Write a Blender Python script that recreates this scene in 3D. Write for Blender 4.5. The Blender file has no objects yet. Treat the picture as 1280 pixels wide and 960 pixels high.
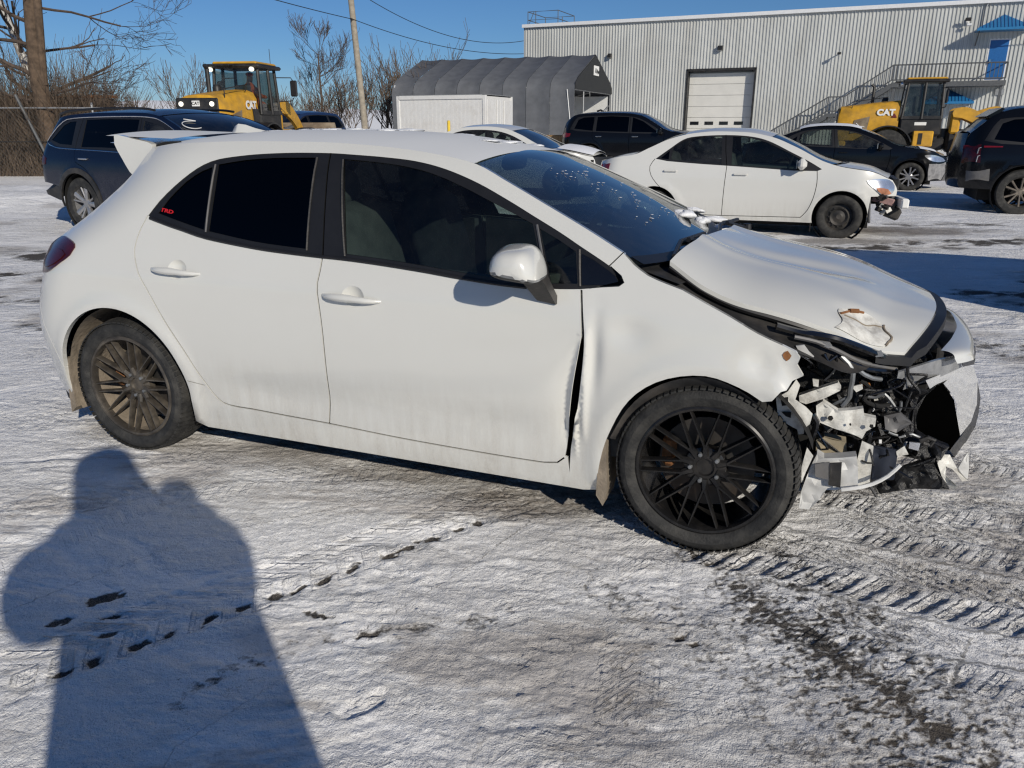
import bpy, bmesh, math, random
import numpy as np
from mathutils import Vector, Matrix, Quaternion
from mathutils.geometry import delaunay_2d_cdt
random.seed(7); RNG = np.random.default_rng(11)
rad = math.radians
SC = bpy.context.scene
COL = SC.collection

# ---------------------------------------------------------------- camera
CAM_H = 1.477
cam = bpy.data.cameras.new('camera'); cam_o = bpy.data.objects.new('camera', cam); COL.objects.link(cam_o)
cam_o.location = (0, 0, CAM_H); cam_o.rotation_euler = (rad(90 - 18.28), 0, 0)
cam.sensor_fit = 'HORIZONTAL'; cam.sensor_width = 36.0; cam.lens = 36.0 * 973.4 / 1280.0
cam.clip_start = 0.02; cam.clip_end = 3000
SC.camera = cam_o
# ---------------------------------------------------------------- sky, sun, exposure
SUN_EL = rad(24.0); SUN_AZ = rad(153.0)          # azimuth clockwise from +Y (the view direction)
w = bpy.data.worlds.new('World'); SC.world = w; w.use_nodes = True
nt = w.node_tree; bg = nt.nodes['Background']
sky = nt.nodes.new('ShaderNodeTexSky'); sky.sky_type = 'NISHITA'; sky.sun_disc = False
sky.sun_elevation = SUN_EL; sky.sun_rotation = SUN_AZ; sky.altitude = 50
sky.air_density = 0.9; sky.dust_density = 0.0; sky.ozone_density = 9.0
nt.links.new(sky.outputs[0], bg.inputs[0]); bg.inputs[1].default_value = 0.066
w.cycles.sampling_method = 'NONE'          # smooth sky without a disc: no need to importance-sample it
sun = bpy.data.lights.new('sun', 'SUN'); sun.energy = 3.75; sun.angle = rad(0.6); sun.color = (1.0, 0.925, 0.80)
sun_o = bpy.data.objects.new('sun', sun); COL.objects.link(sun_o); sun_o.location = (6, -12, 8)
LD = Vector((-math.sin(SUN_AZ) * math.cos(SUN_EL), -math.cos(SUN_AZ) * math.cos(SUN_EL), -math.sin(SUN_EL)))
sun_o.rotation_mode = 'QUATERNION'; sun_o.rotation_quaternion = LD.to_track_quat('-Z', 'Y')
SC.view_settings.view_transform = 'Standard'; SC.view_settings.look = 'None'
SC.cycles.use_denoising = True; SC.cycles.denoiser = 'OPENIMAGEDENOISE'; SC.cycles.denoising_prefilter = 'NONE'; SC.cycles.denoising_input_passes = 'RGB_ALBEDO_NORMAL'; SC.cycles.filter_width = 1.3; SC.cycles.use_adaptive_sampling = False
SC.cycles.sampling_pattern = 'BLUE_NOISE'; SC.cycles.max_bounces = 8; SC.cycles.diffuse_bounces = 3; SC.cycles.sample_clamp_indirect = 2.5; SC.cycles.caustics_reflective = False; SC.cycles.caustics_refractive = False; SC.cycles.blur_glossy = 1.0
SC.view_settings.exposure = 0.0; SC.view_settings.gamma = 1.0; SC.view_settings.use_curve_mapping = False

# ---------------------------------------------------------------- helpers
def pchip(x, xs, ys):
    xs = np.asarray(xs, float); ys = np.asarray(ys, float)
    h = np.diff(xs); d = np.diff(ys) / h
    m = np.zeros_like(ys); m[0] = d[0]; m[-1] = d[-1]
    for i in range(1, len(xs) - 1):
        if d[i-1] * d[i] > 0:
            a = 2*h[i] + h[i-1]; b = h[i] + 2*h[i-1]; m[i] = (a+b) / (a/d[i-1] + b/d[i])
    x = np.clip(np.asarray(x, float), xs[0], xs[-1]); i = np.clip(np.searchsorted(xs, x) - 1, 0, len(xs) - 2)
    t = (x - xs[i]) / h[i]
    return ys[i]*(1+2*t)*(1-t)**2 + m[i]*h[i]*t*(1-t)**2 + ys[i+1]*t*t*(3-2*t) + m[i+1]*h[i]*t*t*(t-1)
def knots(*pairs):
    xs = [p[0] for p in pairs]; ys = [p[1] for p in pairs]
    return lambda x: pchip(x, xs, ys)
def smooth(pts, step=0.03, closed=False):
    """Catmull-Rom resample of a 2-D/3-D polyline."""
    P = [np.array(p, float) for p in pts]; n = len(P); out = []
    rng = range(n if closed else n - 1)
    for i in rng:
        if closed: a, b, c, d = P[i-1], P[i], P[(i+1) % n], P[(i+2) % n]
        else: a, b, c, d = P[max(i-1, 0)], P[i], P[i+1], P[min(i+2, n-1)]
        k = max(1, int(np.linalg.norm(c-b) / step))
        for j in range(k):
            t = j / k
            out.append(0.5*((2*b)+(c-a)*t+(2*a-5*b+4*c-d)*t*t+(3*b-3*c+d-a)*t**3))
    if not closed: out.append(P[-1])
    return [tuple(float(v) for v in p) for p in out]
def lin(pts, step=0.05, closed=False):
    out = []; n = len(pts)
    for i in range(n if closed else n-1):
        a = np.array(pts[i], float); b = np.array(pts[(i+1) % n], float)
        k = max(1, int(np.linalg.norm(b-a)/step))
        for j in range(k): out.append(tuple(a+(b-a)*j/k))
    if not closed: out.append(tuple(pts[-1]))
    return out
def arc(cx, cz, r, a0, a1, n=24):
    return [(cx+r*math.cos(rad(a0+(a1-a0)*i/n)), cz+r*math.sin(rad(a0+(a1-a0)*i/n))) for i in range(n+1)]

def hash2(ix, iy, s):
    h = (ix.astype(np.int64)*374761393 + iy.astype(np.int64)*668265263 + s*1442695041) & 0xffffffff
    h = ((h ^ (h >> 13)) * 1274126177) & 0xffffffff
    return ((h ^ (h >> 16)) & 0xffff) / 65535.0
def vnoise(x, y, s=0):
    ix = np.floor(x); iy = np.floor(y); fx = x-ix; fy = y-iy
    ix = ix.astype(np.int64); iy = iy.astype(np.int64)
    u = fx*fx*fx*(fx*(fx*6-15)+10); v = fy*fy*fy*(fy*(fy*6-15)+10)
    a = hash2(ix, iy, s); b = hash2(ix+1, iy, s); c = hash2(ix, iy+1, s); d = hash2(ix+1, iy+1, s)
    return (a*(1-u)+b*u)*(1-v)+(c*(1-u)+d*u)*v
def fbm(x, y, s=0, o=4, g=0.5):
    t = 0; amp = 1; n = 0
    for i in range(o):
        t = t + amp*vnoise(x*2**i+17.3*i, y*2**i-9.1*i, s+i); n += amp; amp *= g
    return t/n

def tag(o, label=None, cat=None, group=None, kind=None):
    if label: o['label'] = label
    if cat: o['category'] = cat
    if group: o['group'] = group
    if kind: o['kind'] = kind
    return o
def thing(name, label, cat, loc=(0, 0, 0), rz=0, group=None):
    o = bpy.data.objects.new(name, None); COL.objects.link(o); o.empty_display_size = 0.2
    o.location = loc; o.rotation_euler = (0, 0, rz)
    return tag(o, label, cat, group)
def copy_tree(o, parent=None):
    c = o.copy(); COL.objects.link(c); c.parent = parent
    for ch in list(o.children): copy_tree(ch, c)
    return c

class MB:
    """collects shapes, builds ONE mesh object"""
    def __init__(s): s.v = []; s.f = []; s.m = []
    def add(s, vs, fs, mi=0):
        b = len(s.v); s.v += [tuple(map(float, p)) for p in vs]
        s.f += [tuple(b+i for i in f) for f in fs]; s.m += [mi]*len(fs)
        return s
    def box(s, c, size, rot=None, bev=0.0, mi=0):
        hx, hy, hz = [d/2 for d in size]
        if bev > 0:
            bev = min(bev, hx*.9, hy*.9, hz*.9)
            pts = []
            for sx in (-1, 1):
                for sy in (-1, 1):
                    for sz in (-1, 1):
                        pts += [(sx*(hx-bev), sy*(hy-bev), sz*hz), (sx*(hx-bev), sy*hy, sz*(hz-bev)), (sx*hx, sy*(hy-bev), sz*(hz-bev))]
            bm = bmesh.new()
            for p in pts: bm.verts.new(p)
            bmesh.ops.convex_hull(bm, input=bm.verts); bm.verts.index_update()
            vs = [v.co.copy() for v in bm.verts]; fs = [[v.index for v in f.verts] for f in bm.faces]; bm.free()
        else:
            vs = [Vector((sx*hx, sy*hy, sz*hz)) for sx in (-1, 1) for sy in (-1, 1) for sz in (-1, 1)]
            fs = [(0, 1, 3, 2), (4, 6, 7, 5), (0, 4, 5, 1), (2, 3, 7, 6), (0, 2, 6, 4), (1, 5, 7, 3)]
        M = rot if rot is not None else Matrix.Identity(3)
        c = Vector(c)
        return s.add([c + M @ Vector(v) for v in vs], fs, mi)
    def tube(s, path, r, n=8, mi=0, cap=True, closed=False):
        P = [Vector(p) for p in path]; N = len(P)
        rs = r if hasattr(r, '__len__') else [r]*N
        vs = []; prev = None
        for i in range(N):
            if closed: t = (P[(i+1) % N]-P[i-1]).normalized()
            else: t = (P[min(i+1, N-1)]-P[max(i-1, 0)])
            t = t.normalized() if t.length > 1e-9 else Vector((0, 0, 1))
            if prev is None:
                a = Vector((0, 0, 1)) if abs(t.z) < .9 else Vector((1, 0, 0))
                u = t.cross(a).normalized()
            else:
                u = (prev - t*prev.dot(t)); u = u.normalized() if u.length > 1e-6 else t.orthogonal().normalized()
            prev = u; v = t.cross(u)
            for k in range(n):
                a = 2*math.pi*k/n; vs.append(P[i] + (u*math.cos(a)+v*math.sin(a))*rs[i])
        fs = []
        for i in range(N if closed else N-1):
            j = (i+1) % N
            for k in range(n): fs.append((i*n+k, i*n+(k+1) % n, j*n+(k+1) % n, j*n+k))
        if cap and not closed:
            fs.append(tuple(range(n-1, -1, -1))); fs.append(tuple((N-1)*n+k for k in range(n)))
        return s.add(vs, fs, mi)
    def cyl(s, a, b, r0, r1=None, n=16, mi=0):
        return s.tube([a, b], [r0, r0 if r1 is None else r1], n, mi)
    def lathe(s, prof, n=32, axis='y', c=(0, 0, 0), mi=0, closed=False):
        """prof = [(radius, height)] turned about an axis"""
        vs = []; m = len(prof)
        for i in range(n):
            a = 2*math.pi*i/n; ca, sa = math.cos(a), math.sin(a)
            for r, h in prof:
                if axis == 'y': p = (r*ca, h, r*sa)
                elif axis == 'z': p = (r*ca, r*sa, h)
                else: p = (h, r*ca, r*sa)
                vs.append((p[0]+c[0], p[1]+c[1], p[2]+c[2]))
        fs = []
        for i in range(n):
            j = (i+1) % n
            for k in range(m if closed else m-1):
                l = (k+1) % m
                fs.append((i*m+k, i*m+l, j*m+l, j*m+k))
        return s.add(vs, fs, mi)
    def prism(s, poly, y0, y1, plane='xz', mi=0, bev=0.0):
        """extrude a 2-D polygon between y0 and y1 (third axis)"""
        n = len(poly)
        def P(p, h):
            return (p[0], h, p[1]) if plane == 'xz' else (p[0], p[1], h) if plane == 'xy' else (h, p[0], p[1])
        vs = [P(p, y0) for p in poly] + [P(p, y1) for p in poly]
        fs = [tuple(range(n)), tuple(range(2*n-1, n-1, -1))] + [(i, (i+1) % n, n+(i+1) % n, n+i) for i in range(n)]
        return s.add(vs, fs, mi)
    def grid(s, fn, nu, nv, mi=0, flip=False):
        vs = [fn(i/nu, j/nv) for i in range(nu+1) for j in range(nv+1)]
        fs = []
        for i in range(nu):
            for j in range(nv):
                q = (i*(nv+1)+j, (i+1)*(nv+1)+j, (i+1)*(nv+1)+j+1, i*(nv+1)+j+1)
                fs.append(q[::-1] if flip else q)
        return s.add(vs, fs, mi)
    def blob(s, c, r, seed=0, n=10, m=7, amp=.25, mi=0):
        rs = random.Random(seed); ph = [rs.uniform(0, 6.28) for _ in range(6)]
        r = r if hasattr(r, '__len__') else (r, r, r)
        def fn(u, v):
            a = 2*math.pi*u; b = math.pi*(v-.5)
            k = 1+amp*(math.sin(2*a+ph[0]+b)*.4+math.sin(3*a+ph[1])*math.cos(2*b+ph[2])*.35+math.sin(5*a+ph[3]+3*b)*.25)
            return (c[0]+r[0]*k*math.cos(a)*math.cos(b), c[1]+r[1]*k*math.sin(a)*math.cos(b), c[2]+r[2]*k*math.sin(b))
        return s.grid(fn, n, m, mi)
    def xform(s, M):
        s.v = [tuple(M @ Vector(p)) for p in s.v]; return s
    def build(s, name, mat, parent=None, sm=True, angle=35, loc=None, fixn=True):
        me = bpy.data.meshes.new(name); me.from_pydata(s.v, [], s.f)
        mats = mat if isinstance(mat, (list, tuple)) else [mat]
        for m in mats: me.materials.append(m)
        if len(mats) > 1: me.polygons.foreach_set('material_index', s.m)
        if fixn:
            bm = bmesh.new(); bm.from_mesh(me); bmesh.ops.remove_doubles(bm, verts=bm.verts, dist=1e-5)
            bmesh.ops.recalc_face_normals(bm, faces=bm.faces); bm.to_mesh(me); bm.free()
        if sm:
            me.shade_smooth(); me.set_sharp_from_angle(angle=rad(angle))
        o = bpy.data.objects.new(name, me); COL.objects.link(o)
        if parent: o.parent = parent
        if loc: o.location = loc
        return o
def part(name, mat, parent=None, **k):
    """one-line box part"""
    b = MB().box(k['c'], k['s'], k.get('rot'), k.get('bev', 0.0)); return b.build(name, mat, parent)
def text_mesh(txt, size, depth, bold=0.0):
    cu = bpy.data.curves.new('lettering', 'FONT'); cu.body = txt; cu.size = size; cu.extrude = depth; cu.offset = bold
    cu.align_x = 'CENTER'; cu.align_y = 'CENTER'
    o = bpy.data.objects.new('tmp_text', cu); COL.objects.link(o)
    me = bpy.data.meshes.new_from_object(o.evaluated_get(bpy.context.evaluated_depsgraph_get()))
    bpy.data.objects.remove(o); bpy.data.curves.remove(cu)
    return me
def rotm(rx=0, ry=0, rz=0):
    return (Matrix.Rotation(rad(rz), 3, 'Z') @ Matrix.Rotation(rad(ry), 3, 'Y') @ Matrix.Rotation(rad(rx), 3, 'X'))

# ---------------------------------------------------------------- materials
M = {}
class NT:
    def __init__(s, name):
        s.mat = bpy.data.materials.new(name); s.mat.use_nodes = True; s.t = s.mat.node_tree
        s.b = s.t.nodes['Principled BSDF']; s.out = s.t.nodes['Material Output']
    def n(s, t, **k):
        x = s.t.nodes.new('ShaderNode'+t)
        for a, v in k.items(): setattr(x, a, v)
        return x
    def l(s, a, b): s.t.links.new(a, b)
    def coord(s, kind='Object'): return s.n('TexCoord').outputs[kind]
    def noise(s, scale, detail=4, rough=.55, vec=None, dist=0, scale3=None):
        x = s.n('TexNoise'); x.inputs['Scale'].default_value = scale; x.inputs['Detail'].default_value = detail
        x.inputs['Roughness'].default_value = rough; x.inputs['Distortion'].default_value = dist
        v = vec if vec is not None else s.coord()
        if scale3:
            mp = s.n('Mapping'); mp.inputs['Scale'].default_value = scale3; s.l(v, mp.inputs['Vector']); v = mp.outputs[0]
        s.l(v, x.inputs['Vector']); return x.outputs['Fac']
    def ramp(s, fac, *st):
        x = s.n('ValToRGB'); e = x.color_ramp.elements
        while len(e) < len(st): e.new(0.5)
        for i, (p, c) in enumerate(st):
            e[i].position = p; e[i].color = (c, c, c, 1) if not hasattr(c, '__len__') else (*c, 1)
        s.l(fac, x.inputs['Fac']); return x.outputs['Color']
    def mix(s, fac, a, b, mode='MIX'):
        x = s.n('MixRGB', blend_type=mode)
        for i, v in ((0, fac), (1, a), (2, b)):
            if hasattr(v, 'is_linked'): s.l(v, x.inputs[i])
            elif i == 0: x.inputs[0].default_value = v
            else: x.inputs[i].default_value = (*v, 1) if hasattr(v, '__len__') else (v, v, v, 1)
        return x.outputs[0]
    def math(s, op, a, b=0.0, c=None):
        x = s.n('Math', operation=op)
        for i, v in enumerate((a, b, c)):
            if v is None: continue
            if hasattr(v, 'is_linked'): s.l(v, x.inputs[i])
            else: x.inputs[i].default_value = v
        return x.outputs[0]
    def attr(s, name): return s.n('Attribute', attribute_name=name).outputs['Fac']
    def bump(s, h, strength=.3, dist=.01):
        x = s.n('Bump'); x.inputs['Strength'].default_value = strength; x.inputs['Distance'].default_value = dist
        s.l(h, x.inputs['Height']); s.l(x.outputs[0], s.b.inputs['Normal'])
    def set(s, **k):
        for a, v in k.items():
            i = s.b.inputs[{'col': 'Base Color', 'rough': 'Roughness', 'metal': 'Metallic', 'coat': 'Coat Weight', 'coatr': 'Coat Roughness', 'trans': 'Transmission Weight', 'spec': 'Specular IOR Level', 'alpha': 'Alpha', 'sss': 'Subsurface Weight', 'emit': 'Emission Color', 'emits': 'Emission Strength'}[a]]
            if hasattr(v, 'is_linked'): s.l(v, i)
            elif hasattr(v, '__len__'): i.default_value = (*v, 1)
            else: i.default_value = v
        return s
def simple(name, col, rough=.5, metal=0, var=.25, scale=12, bump=0, spec=.5, coat=0, dirt=None, dirtamt=.5, dscale=4):
    t = NT(name); f = t.noise(scale, 5)
    c = t.mix(t.ramp(f, (.3, 0), (.7, 1)), tuple(max(0, v*(1-var)) for v in col), tuple(min(1, v*(1+var*.6)) for v in col))
    if dirt:
        g = t.ramp(t.noise(dscale, 8, .65), (.45, 0), (.7, dirtamt)); c = t.mix(g, c, dirt)
    t.set(col=c, rough=rough, metal=metal, spec=spec, coat=coat)
    if bump: t.bump(t.noise(scale*4, 4), bump, .01)
    M[name] = t.mat; return t.mat
def paint(name, col, dirt=(.30, .25, .19), amt=.35, z0=.2, z1=.75, rough=.28, coat=.7, streak=True, film_=.06, spec=.5):
    """car paint, road grime that thickens towards the sill"""
    t = NT(name); co = t.coord()
    sep = t.n('SeparateXYZ'); t.l(co, sep.inputs[0])
    mr = t.n('MapRange'); mr.inputs['From Min'].default_value = z1; mr.inputs['From Max'].default_value = z0; t.l(sep.outputs['Z'], mr.inputs['Value'])
    st = t.noise(1.0, 6, .7, co, 0, (22, 22, 2.2)) if streak else t.noise(6, 6, .7, co)
    sp = t.noise(90, 3, .6, co)
    g = t.math('MULTIPLY', mr.outputs[0], t.ramp(st, (.38, .05), (.75, 1)))
    g = t.math('MULTIPLY', g, t.ramp(sp, (.3, .5), (.6, 1)))
    film = t.math('MULTIPLY', t.ramp(t.noise(1.3, 5, .6, co), (.35, 0), (.75, film_)), 1.0)
    g = t.math('ADD', t.math('MULTIPLY', g, amt), film)
    g = t.math('MINIMUM', g, 1.0)
    t.set(col=t.mix(g, col, dirt), rough=t.math('ADD', t.math('MULTIPLY', g, .5), rough), coat=coat, coatr=.06, spec=spec)
    M[name] = t.mat; return t.mat
def glass(name, tint, refl=1.0, rough=.01, film=.0):
    t = NT(name); t.t.nodes.remove(t.b)
    tr = t.n('BsdfTransparent'); tr.inputs[0].default_value = (*tint, 1)
    gl = t.n('BsdfGlossy'); gl.inputs['Roughness'].default_value = rough
    gl.inputs['Color'].default_value = (refl, refl, refl, 1)
    lw = t.n('LayerWeight'); lw.inputs['Blend'].default_value = .5        # same reflection from both faces of the pane
    fr = t.math('MULTIPLY_ADD', t.math('POWER', lw.outputs['Facing'], 4.0), .90, .045)
    mx = t.n('MixShader'); t.l(fr, mx.inputs[0]); t.l(tr.outputs[0], mx.inputs[1]); t.l(gl.outputs[0], mx.inputs[2])
    res = mx.outputs[0]
    if film > 0:
        df = t.n('BsdfDiffuse'); df.inputs[0].default_value = (.55, .55, .55, 1)
        f = t.math('MULTIPLY', t.ramp(t.noise(3, 7, .7), (.4, .1), (.75, 1)), film)
        m2 = t.n('MixShader'); t.l(f, m2.inputs[0]); t.l(res, m2.inputs[1]); t.l(df.outputs[0], m2.inputs[2]); res = m2.outputs[0]
    t.l(res, t.out.inputs['Surface']); M[name] = t.mat; return t.mat

paint('white_paint', (.655, .655, .622), amt=.55, z0=.16, z1=.58, rough=.2, coat=1.0)
paint('frosted_paint', (.72, .73, .73), amt=0, rough=.75, coat=0, film_=.0)
paint('white_paint_b', (.66, .66, .63), amt=.35, z0=.2, z1=.55)
paint('navy_paint', (.004, .008, .024), dirt=(.12, .12, .13), amt=.45, z0=.3, z1=1.0, streak=False, film_=.004, coat=.15, rough=.2, spec=.3)
paint('black_paint', (.004, .0045, .006), dirt=(.07, .07, .08), amt=.10, z0=.25, z1=.8, streak=False, film_=.002, coat=.18, rough=.18, spec=.3)
paint('blue_paint', (.012, .026, .075), dirt=(.2, .2, .2), amt=.3, z0=.3, z1=1.0, streak=False, film_=.01)
simple('black_trim', (.012, .012, .013), .45, var=.2)
simple('black_gloss', (.006, .006, .007), .12, var=.2, coat=.5)
simple('dark_plastic', (.018, .018, .019), .55, var=.4, scale=25, bump=.15, dirt=(.16, .14, .12), dirtamt=.35)
simple('crash_black', (.010, .010, .011), .35, var=.5, scale=60, bump=.4, dirt=(.09, .085, .08), dirtamt=.25, dscale=30)
simple('grey_plastic', (.10, .10, .105), .5, var=.3, dirt=(.25, .23, .2), dirtamt=.5)
simple('void_black', (.0015, .0015, .0015), 1.0, var=.2, spec=0)  # near-zero albedo, stands in for shade in panel gaps and the crash cavity
simple('under_black', (.008, .008, .008), .9, var=.3)
simple('rubber', (.017, .017, .017), .75, var=.4, scale=30, bump=.3, dirt=(.10, .095, .085), dirtamt=.5, dscale=9)
simple('rim_black', (.016, .016, .017), .24, metal=.3, var=.3, dirt=(.10, .09, .08), dirtamt=.35, dscale=9)
simple('rim_dirty', (.125, .108, .090), .5, metal=.1, var=.4, dirt=(.27, .23, .18), dirtamt=.8, dscale=7)
simple('disc_steel', (.06, .058, .056), .5, metal=.5, var=.4, dirt=(.14, .08, .04), dirtamt=.4)
simple('rim_bronze', (.062, .054, .046), .42, metal=.2, var=.35, dirt=(.20, .17, .13), dirtamt=.55, dscale=12)
simple('rim_alloy', (.45, .45, .46), .35, metal=.7, var=.2, dirt=(.3, .28, .26), dirtamt=.5)
simple('rim_steel', (.02, .02, .02), .6, var=.3, dirt=(.15, .13, .11), dirtamt=.5)
simple('chrome', (.7, .7, .7), .15, metal=1, var=.1)
simple('steel_grey', (.25, .26, .27), .45, metal=.6, var=.3)
simple('rust', (.24, .10, .035), .85, var=.5, scale=20, bump=.3)
simple('mud', (.23, .19, .145), .9, var=.35, scale=14, bump=.5)
simple('torn_white', (.74, .73, .68), .42, var=.12, scale=9, dirt=(.14, .115, .09), dirtamt=.62, dscale=16, bump=.35)
simple('beige_primer', (.42, .36, .25), .7, var=.3, dirt=(.15, .12, .09), dirtamt=.6, dscale=9)
simple('foam_orange', (.50, .20, .05), .8, var=.4)
simple('seat_cloth', (.10, .104, .104), .9, var=.3)
simple('lamp_red', (.18, .008, .012), .15, var=.3, coat=.6)
simple('lamp_dark', (.05, .003, .004), .2, var=.3, coat=.2)
simple('lamp_orange', (.42, .17, .08), .25, var=.4, coat=.6)
simple('reflector', (.75, .76, .78), .18, metal=.8, var=.2)
simple('cat_yellow', (.62, .33, .025), .5, var=.2, scale=5, dirt=(.2, .14, .06), dirtamt=.45, dscale=3)
simple('loader_black', (.014, .014, .015), .5, var=.3, dirt=(.1, .09, .08), dirtamt=.3)
simple('bucket_steel', (.20, .15, .10), .65, var=.5, scale=3, dirt=(.5, .42, .3), dirtamt=.6, dscale=2)
simple('letter_white', (.8, .8, .78), .5, var=.05)
simple('red_sticker', (.50, .015, .02), .4, var=.05)
simple('orange_cloth', (.75, .13, .03), .8, var=.2)
simple('skin', (.45, .27, .19), .6, var=.1)
simple('dark_cloth', (.02, .022, .03), .9, var=.3)
simple('bark', (.105, .072, .048), .95, var=.5, scale=7, bump=.6)
simple('twig', (.085, .062, .048), .95, var=.35)
simple('brush_twig', (.115, .085, .062), .95, var=.45, scale=3)
simple('pole_wood', (.33, .29, .23), .9, var=.3, scale=6, bump=.2)
simple('wire_black', (.01, .01, .01), .7)
simple('galvanised', (.33, .34, .35), .5, metal=.5, var=.25)
simple('shelter_fabric', (.115, .122, .135), .75, var=.18, scale=3, bump=.1, dirt=(.16, .16, .17), dirtamt=.25, dscale=2)
simple('shelter_white', (.62, .63, .63), .7, var=.1, scale=2)
simple('shelter_dark', (.018, .02, .022), .75, var=.2)
simple('container_white', (.70, .70, .69), .6, var=.1, scale=2, dirt=(.3, .27, .23), dirtamt=.35, dscale=2)
simple('yellow_post', (.72, .50, .03), .5, var=.15)
simple('fascia_white', (.72, .73, .74), .5, var=.08)
simple('door_white', (.66, .65, .61), .5, var=.06, scale=2)
simple('blue_steel', (.015, .12, .36), .4, var=.12)
simple('blue_roof', (.02, .17, .38), .45, var=.15)
simple('stair_grey', (.10, .105, .11), .6, metal=.2, var=.2)
simple('brown_wood', (.30, .19, .09), .8, var=.3)
simple('rusty_wall', (.10, .06, .042), .9, var=.5, scale=3, dirt=(.25, .2, .15), dirtamt=.4, dscale=1)
simple('birch_bark', (.62, .60, .56), .8, var=.2, scale=5, dirt=(.08, .07, .06), dirtamt=.8, dscale=3)
glass('glass_clear', (.42, .47, .45), .9, film=.06)
glass('glass_front', (.46, .54, .51), .9, film=.012)
glass('glass_dark', (.012, .013, .015), .55)
glass('glass_screen', (.10, .125, .135), 1.0, film=.03)
def make_lens():
    t = NT('lens'); t.set(col=(.75, .77, .78), rough=.12, trans=.75); M['lens'] = t.mat
    t = NT('milky_plastic'); g = t.noise(14, 5)
    t.set(col=t.mix(t.ramp(g, (.35, 0), (.75, 1)), (.58, .58, .57), (.84, .84, .82)), rough=.3, trans=.15); M['milky_plastic'] = t.mat
    t = NT('head_lamp_glow'); t.set(col=(.9, .88, .8), emit=(1, .93, .75), emits=1.3); t.mat.cycles.emission_sampling = 'NONE'; M['head_lamp_glow'] = t.mat
    t = NT('snow'); f = t.noise(40, 6, .6)
    t.set(col=t.mix(t.ramp(f, (.3, 0), (.7, 1)), (.74, .76, .80), (.86, .87, .89)), rough=.75, sss=.0)
    t.bump(t.noise(120, 4), .5, .01); M['snow'] = t.mat
make_lens()

# ---------------------------------------------------------------- ground: packed snow over asphalt
def gz(x, y): return 0.012*max(0.0, y-10.0)
def sstep(a, b, x): t = np.clip((x-a)/(b-a), 0, 1); return t*t*(3-2*t)
def polyline_st(X, Y, pts):
    """distance along / signed distance across a polyline"""
    bs = np.full(X.shape, 1e9); ss = np.zeros(X.shape); L = 0
    for (x0, y0), (x1, y1) in zip(pts[:-1], pts[1:]):
        dx, dy = x1-x0, y1-y0; l = math.hypot(dx, dy); dx /= l; dy /= l
        s = (X-x0)*dx+(Y-y0)*dy; sc = np.clip(s, 0, l)
        px = X-(x0+dx*sc); py = Y-(y0+dy*sc); d = np.hypot(px, py); sg = np.sign(px*(-dy)+py*dx)
        m = d < np.abs(bs); bs = np.where(m, d*np.where(sg == 0, 1, sg), bs); ss = np.where(m, L+sc, ss); L += l
    return ss, bs
TRACKS = [  # path, width, block pitch, depth in metres, skew, strength
    ([(.60, 2.64), (1.0, 2.48), (1.6, 2.16), (2.4, 1.66), (3.2, 1.1)], .34, .085, .016, 1.1, 1.25),
    ([(1.10, 3.10), (1.9, 2.80), (2.8, 2.60), (4.5, 2.3)], .30, .075, .011, .9, 1.2),
    ([(-1.9, 1.38), (-1.3, 1.95), (-.80, 2.33), (-.2, 2.80), (.15, 3.05)], .26, .10, .008, .8, .8),
    ([(-3.2, 2.2), (-1.8, 2.9), (-.6, 3.25), (.4, 3.2)], .24, .055, .004, .7, .35),
    ([(.12, .8), (.35, 1.8), (.55, 2.7), (.6, 3.2)], .24, .045, .003, .9, .30),
    ([(-.55, .9), (-.20, 1.7), (.15, 2.3), (.3, 2.9)], .24, .045, .003, .9, .18),
    ([(-.2, .9), (.05, 1.5), (.9, 1.9), (2.2, 1.9), (3.4, 1.5)], .22, .05, .003, .9, .22),
    ([(2.0, 4.5), (3.2, 3.6), (4.6, 3.0), (7, 2.4)], .26, .07, .006, .9, .9),
    ([(2.9, 5.6), (4.2, 4.4), (6, 3.6)], .26, .07, .006, .9, .8),
    ([(1.3, 3.6), (2.3, 3.25), (3.6, 3.0), (5, 2.9)], .28, .075, .010, .9, 1.1), ([(1.25, 2.75), (2.0, 2.42), (2.8, 1.95), (3.6, 1.4)], .30, .08, .012, .9, 1.2), ([(.85, 2.15), (1.4, 1.85), (2.1, 1.4), (2.6, .9)], .28, .08, .009, .9, .9),
    ([(-2.6, 1.2), (-1.9, 2.3), (-1.5, 3.0), (-1.4, 3.5)], .24, .05, .003, .9, .25),
    ([(1.55, 1.0), (1.75, 1.8), (2.1, 2.6), (2.6, 3.4)], .24, .05, .003, .9, .3),
    ([(-6, 3.9), (-3.6, 3.6), (-2.2, 3.9)], .26, .06, .004, .9, .5),
    ([(-7, 5.6), (-4, 5.0), (-2.4, 5.3)], .26, .06, .004, .9, .5)]
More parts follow.
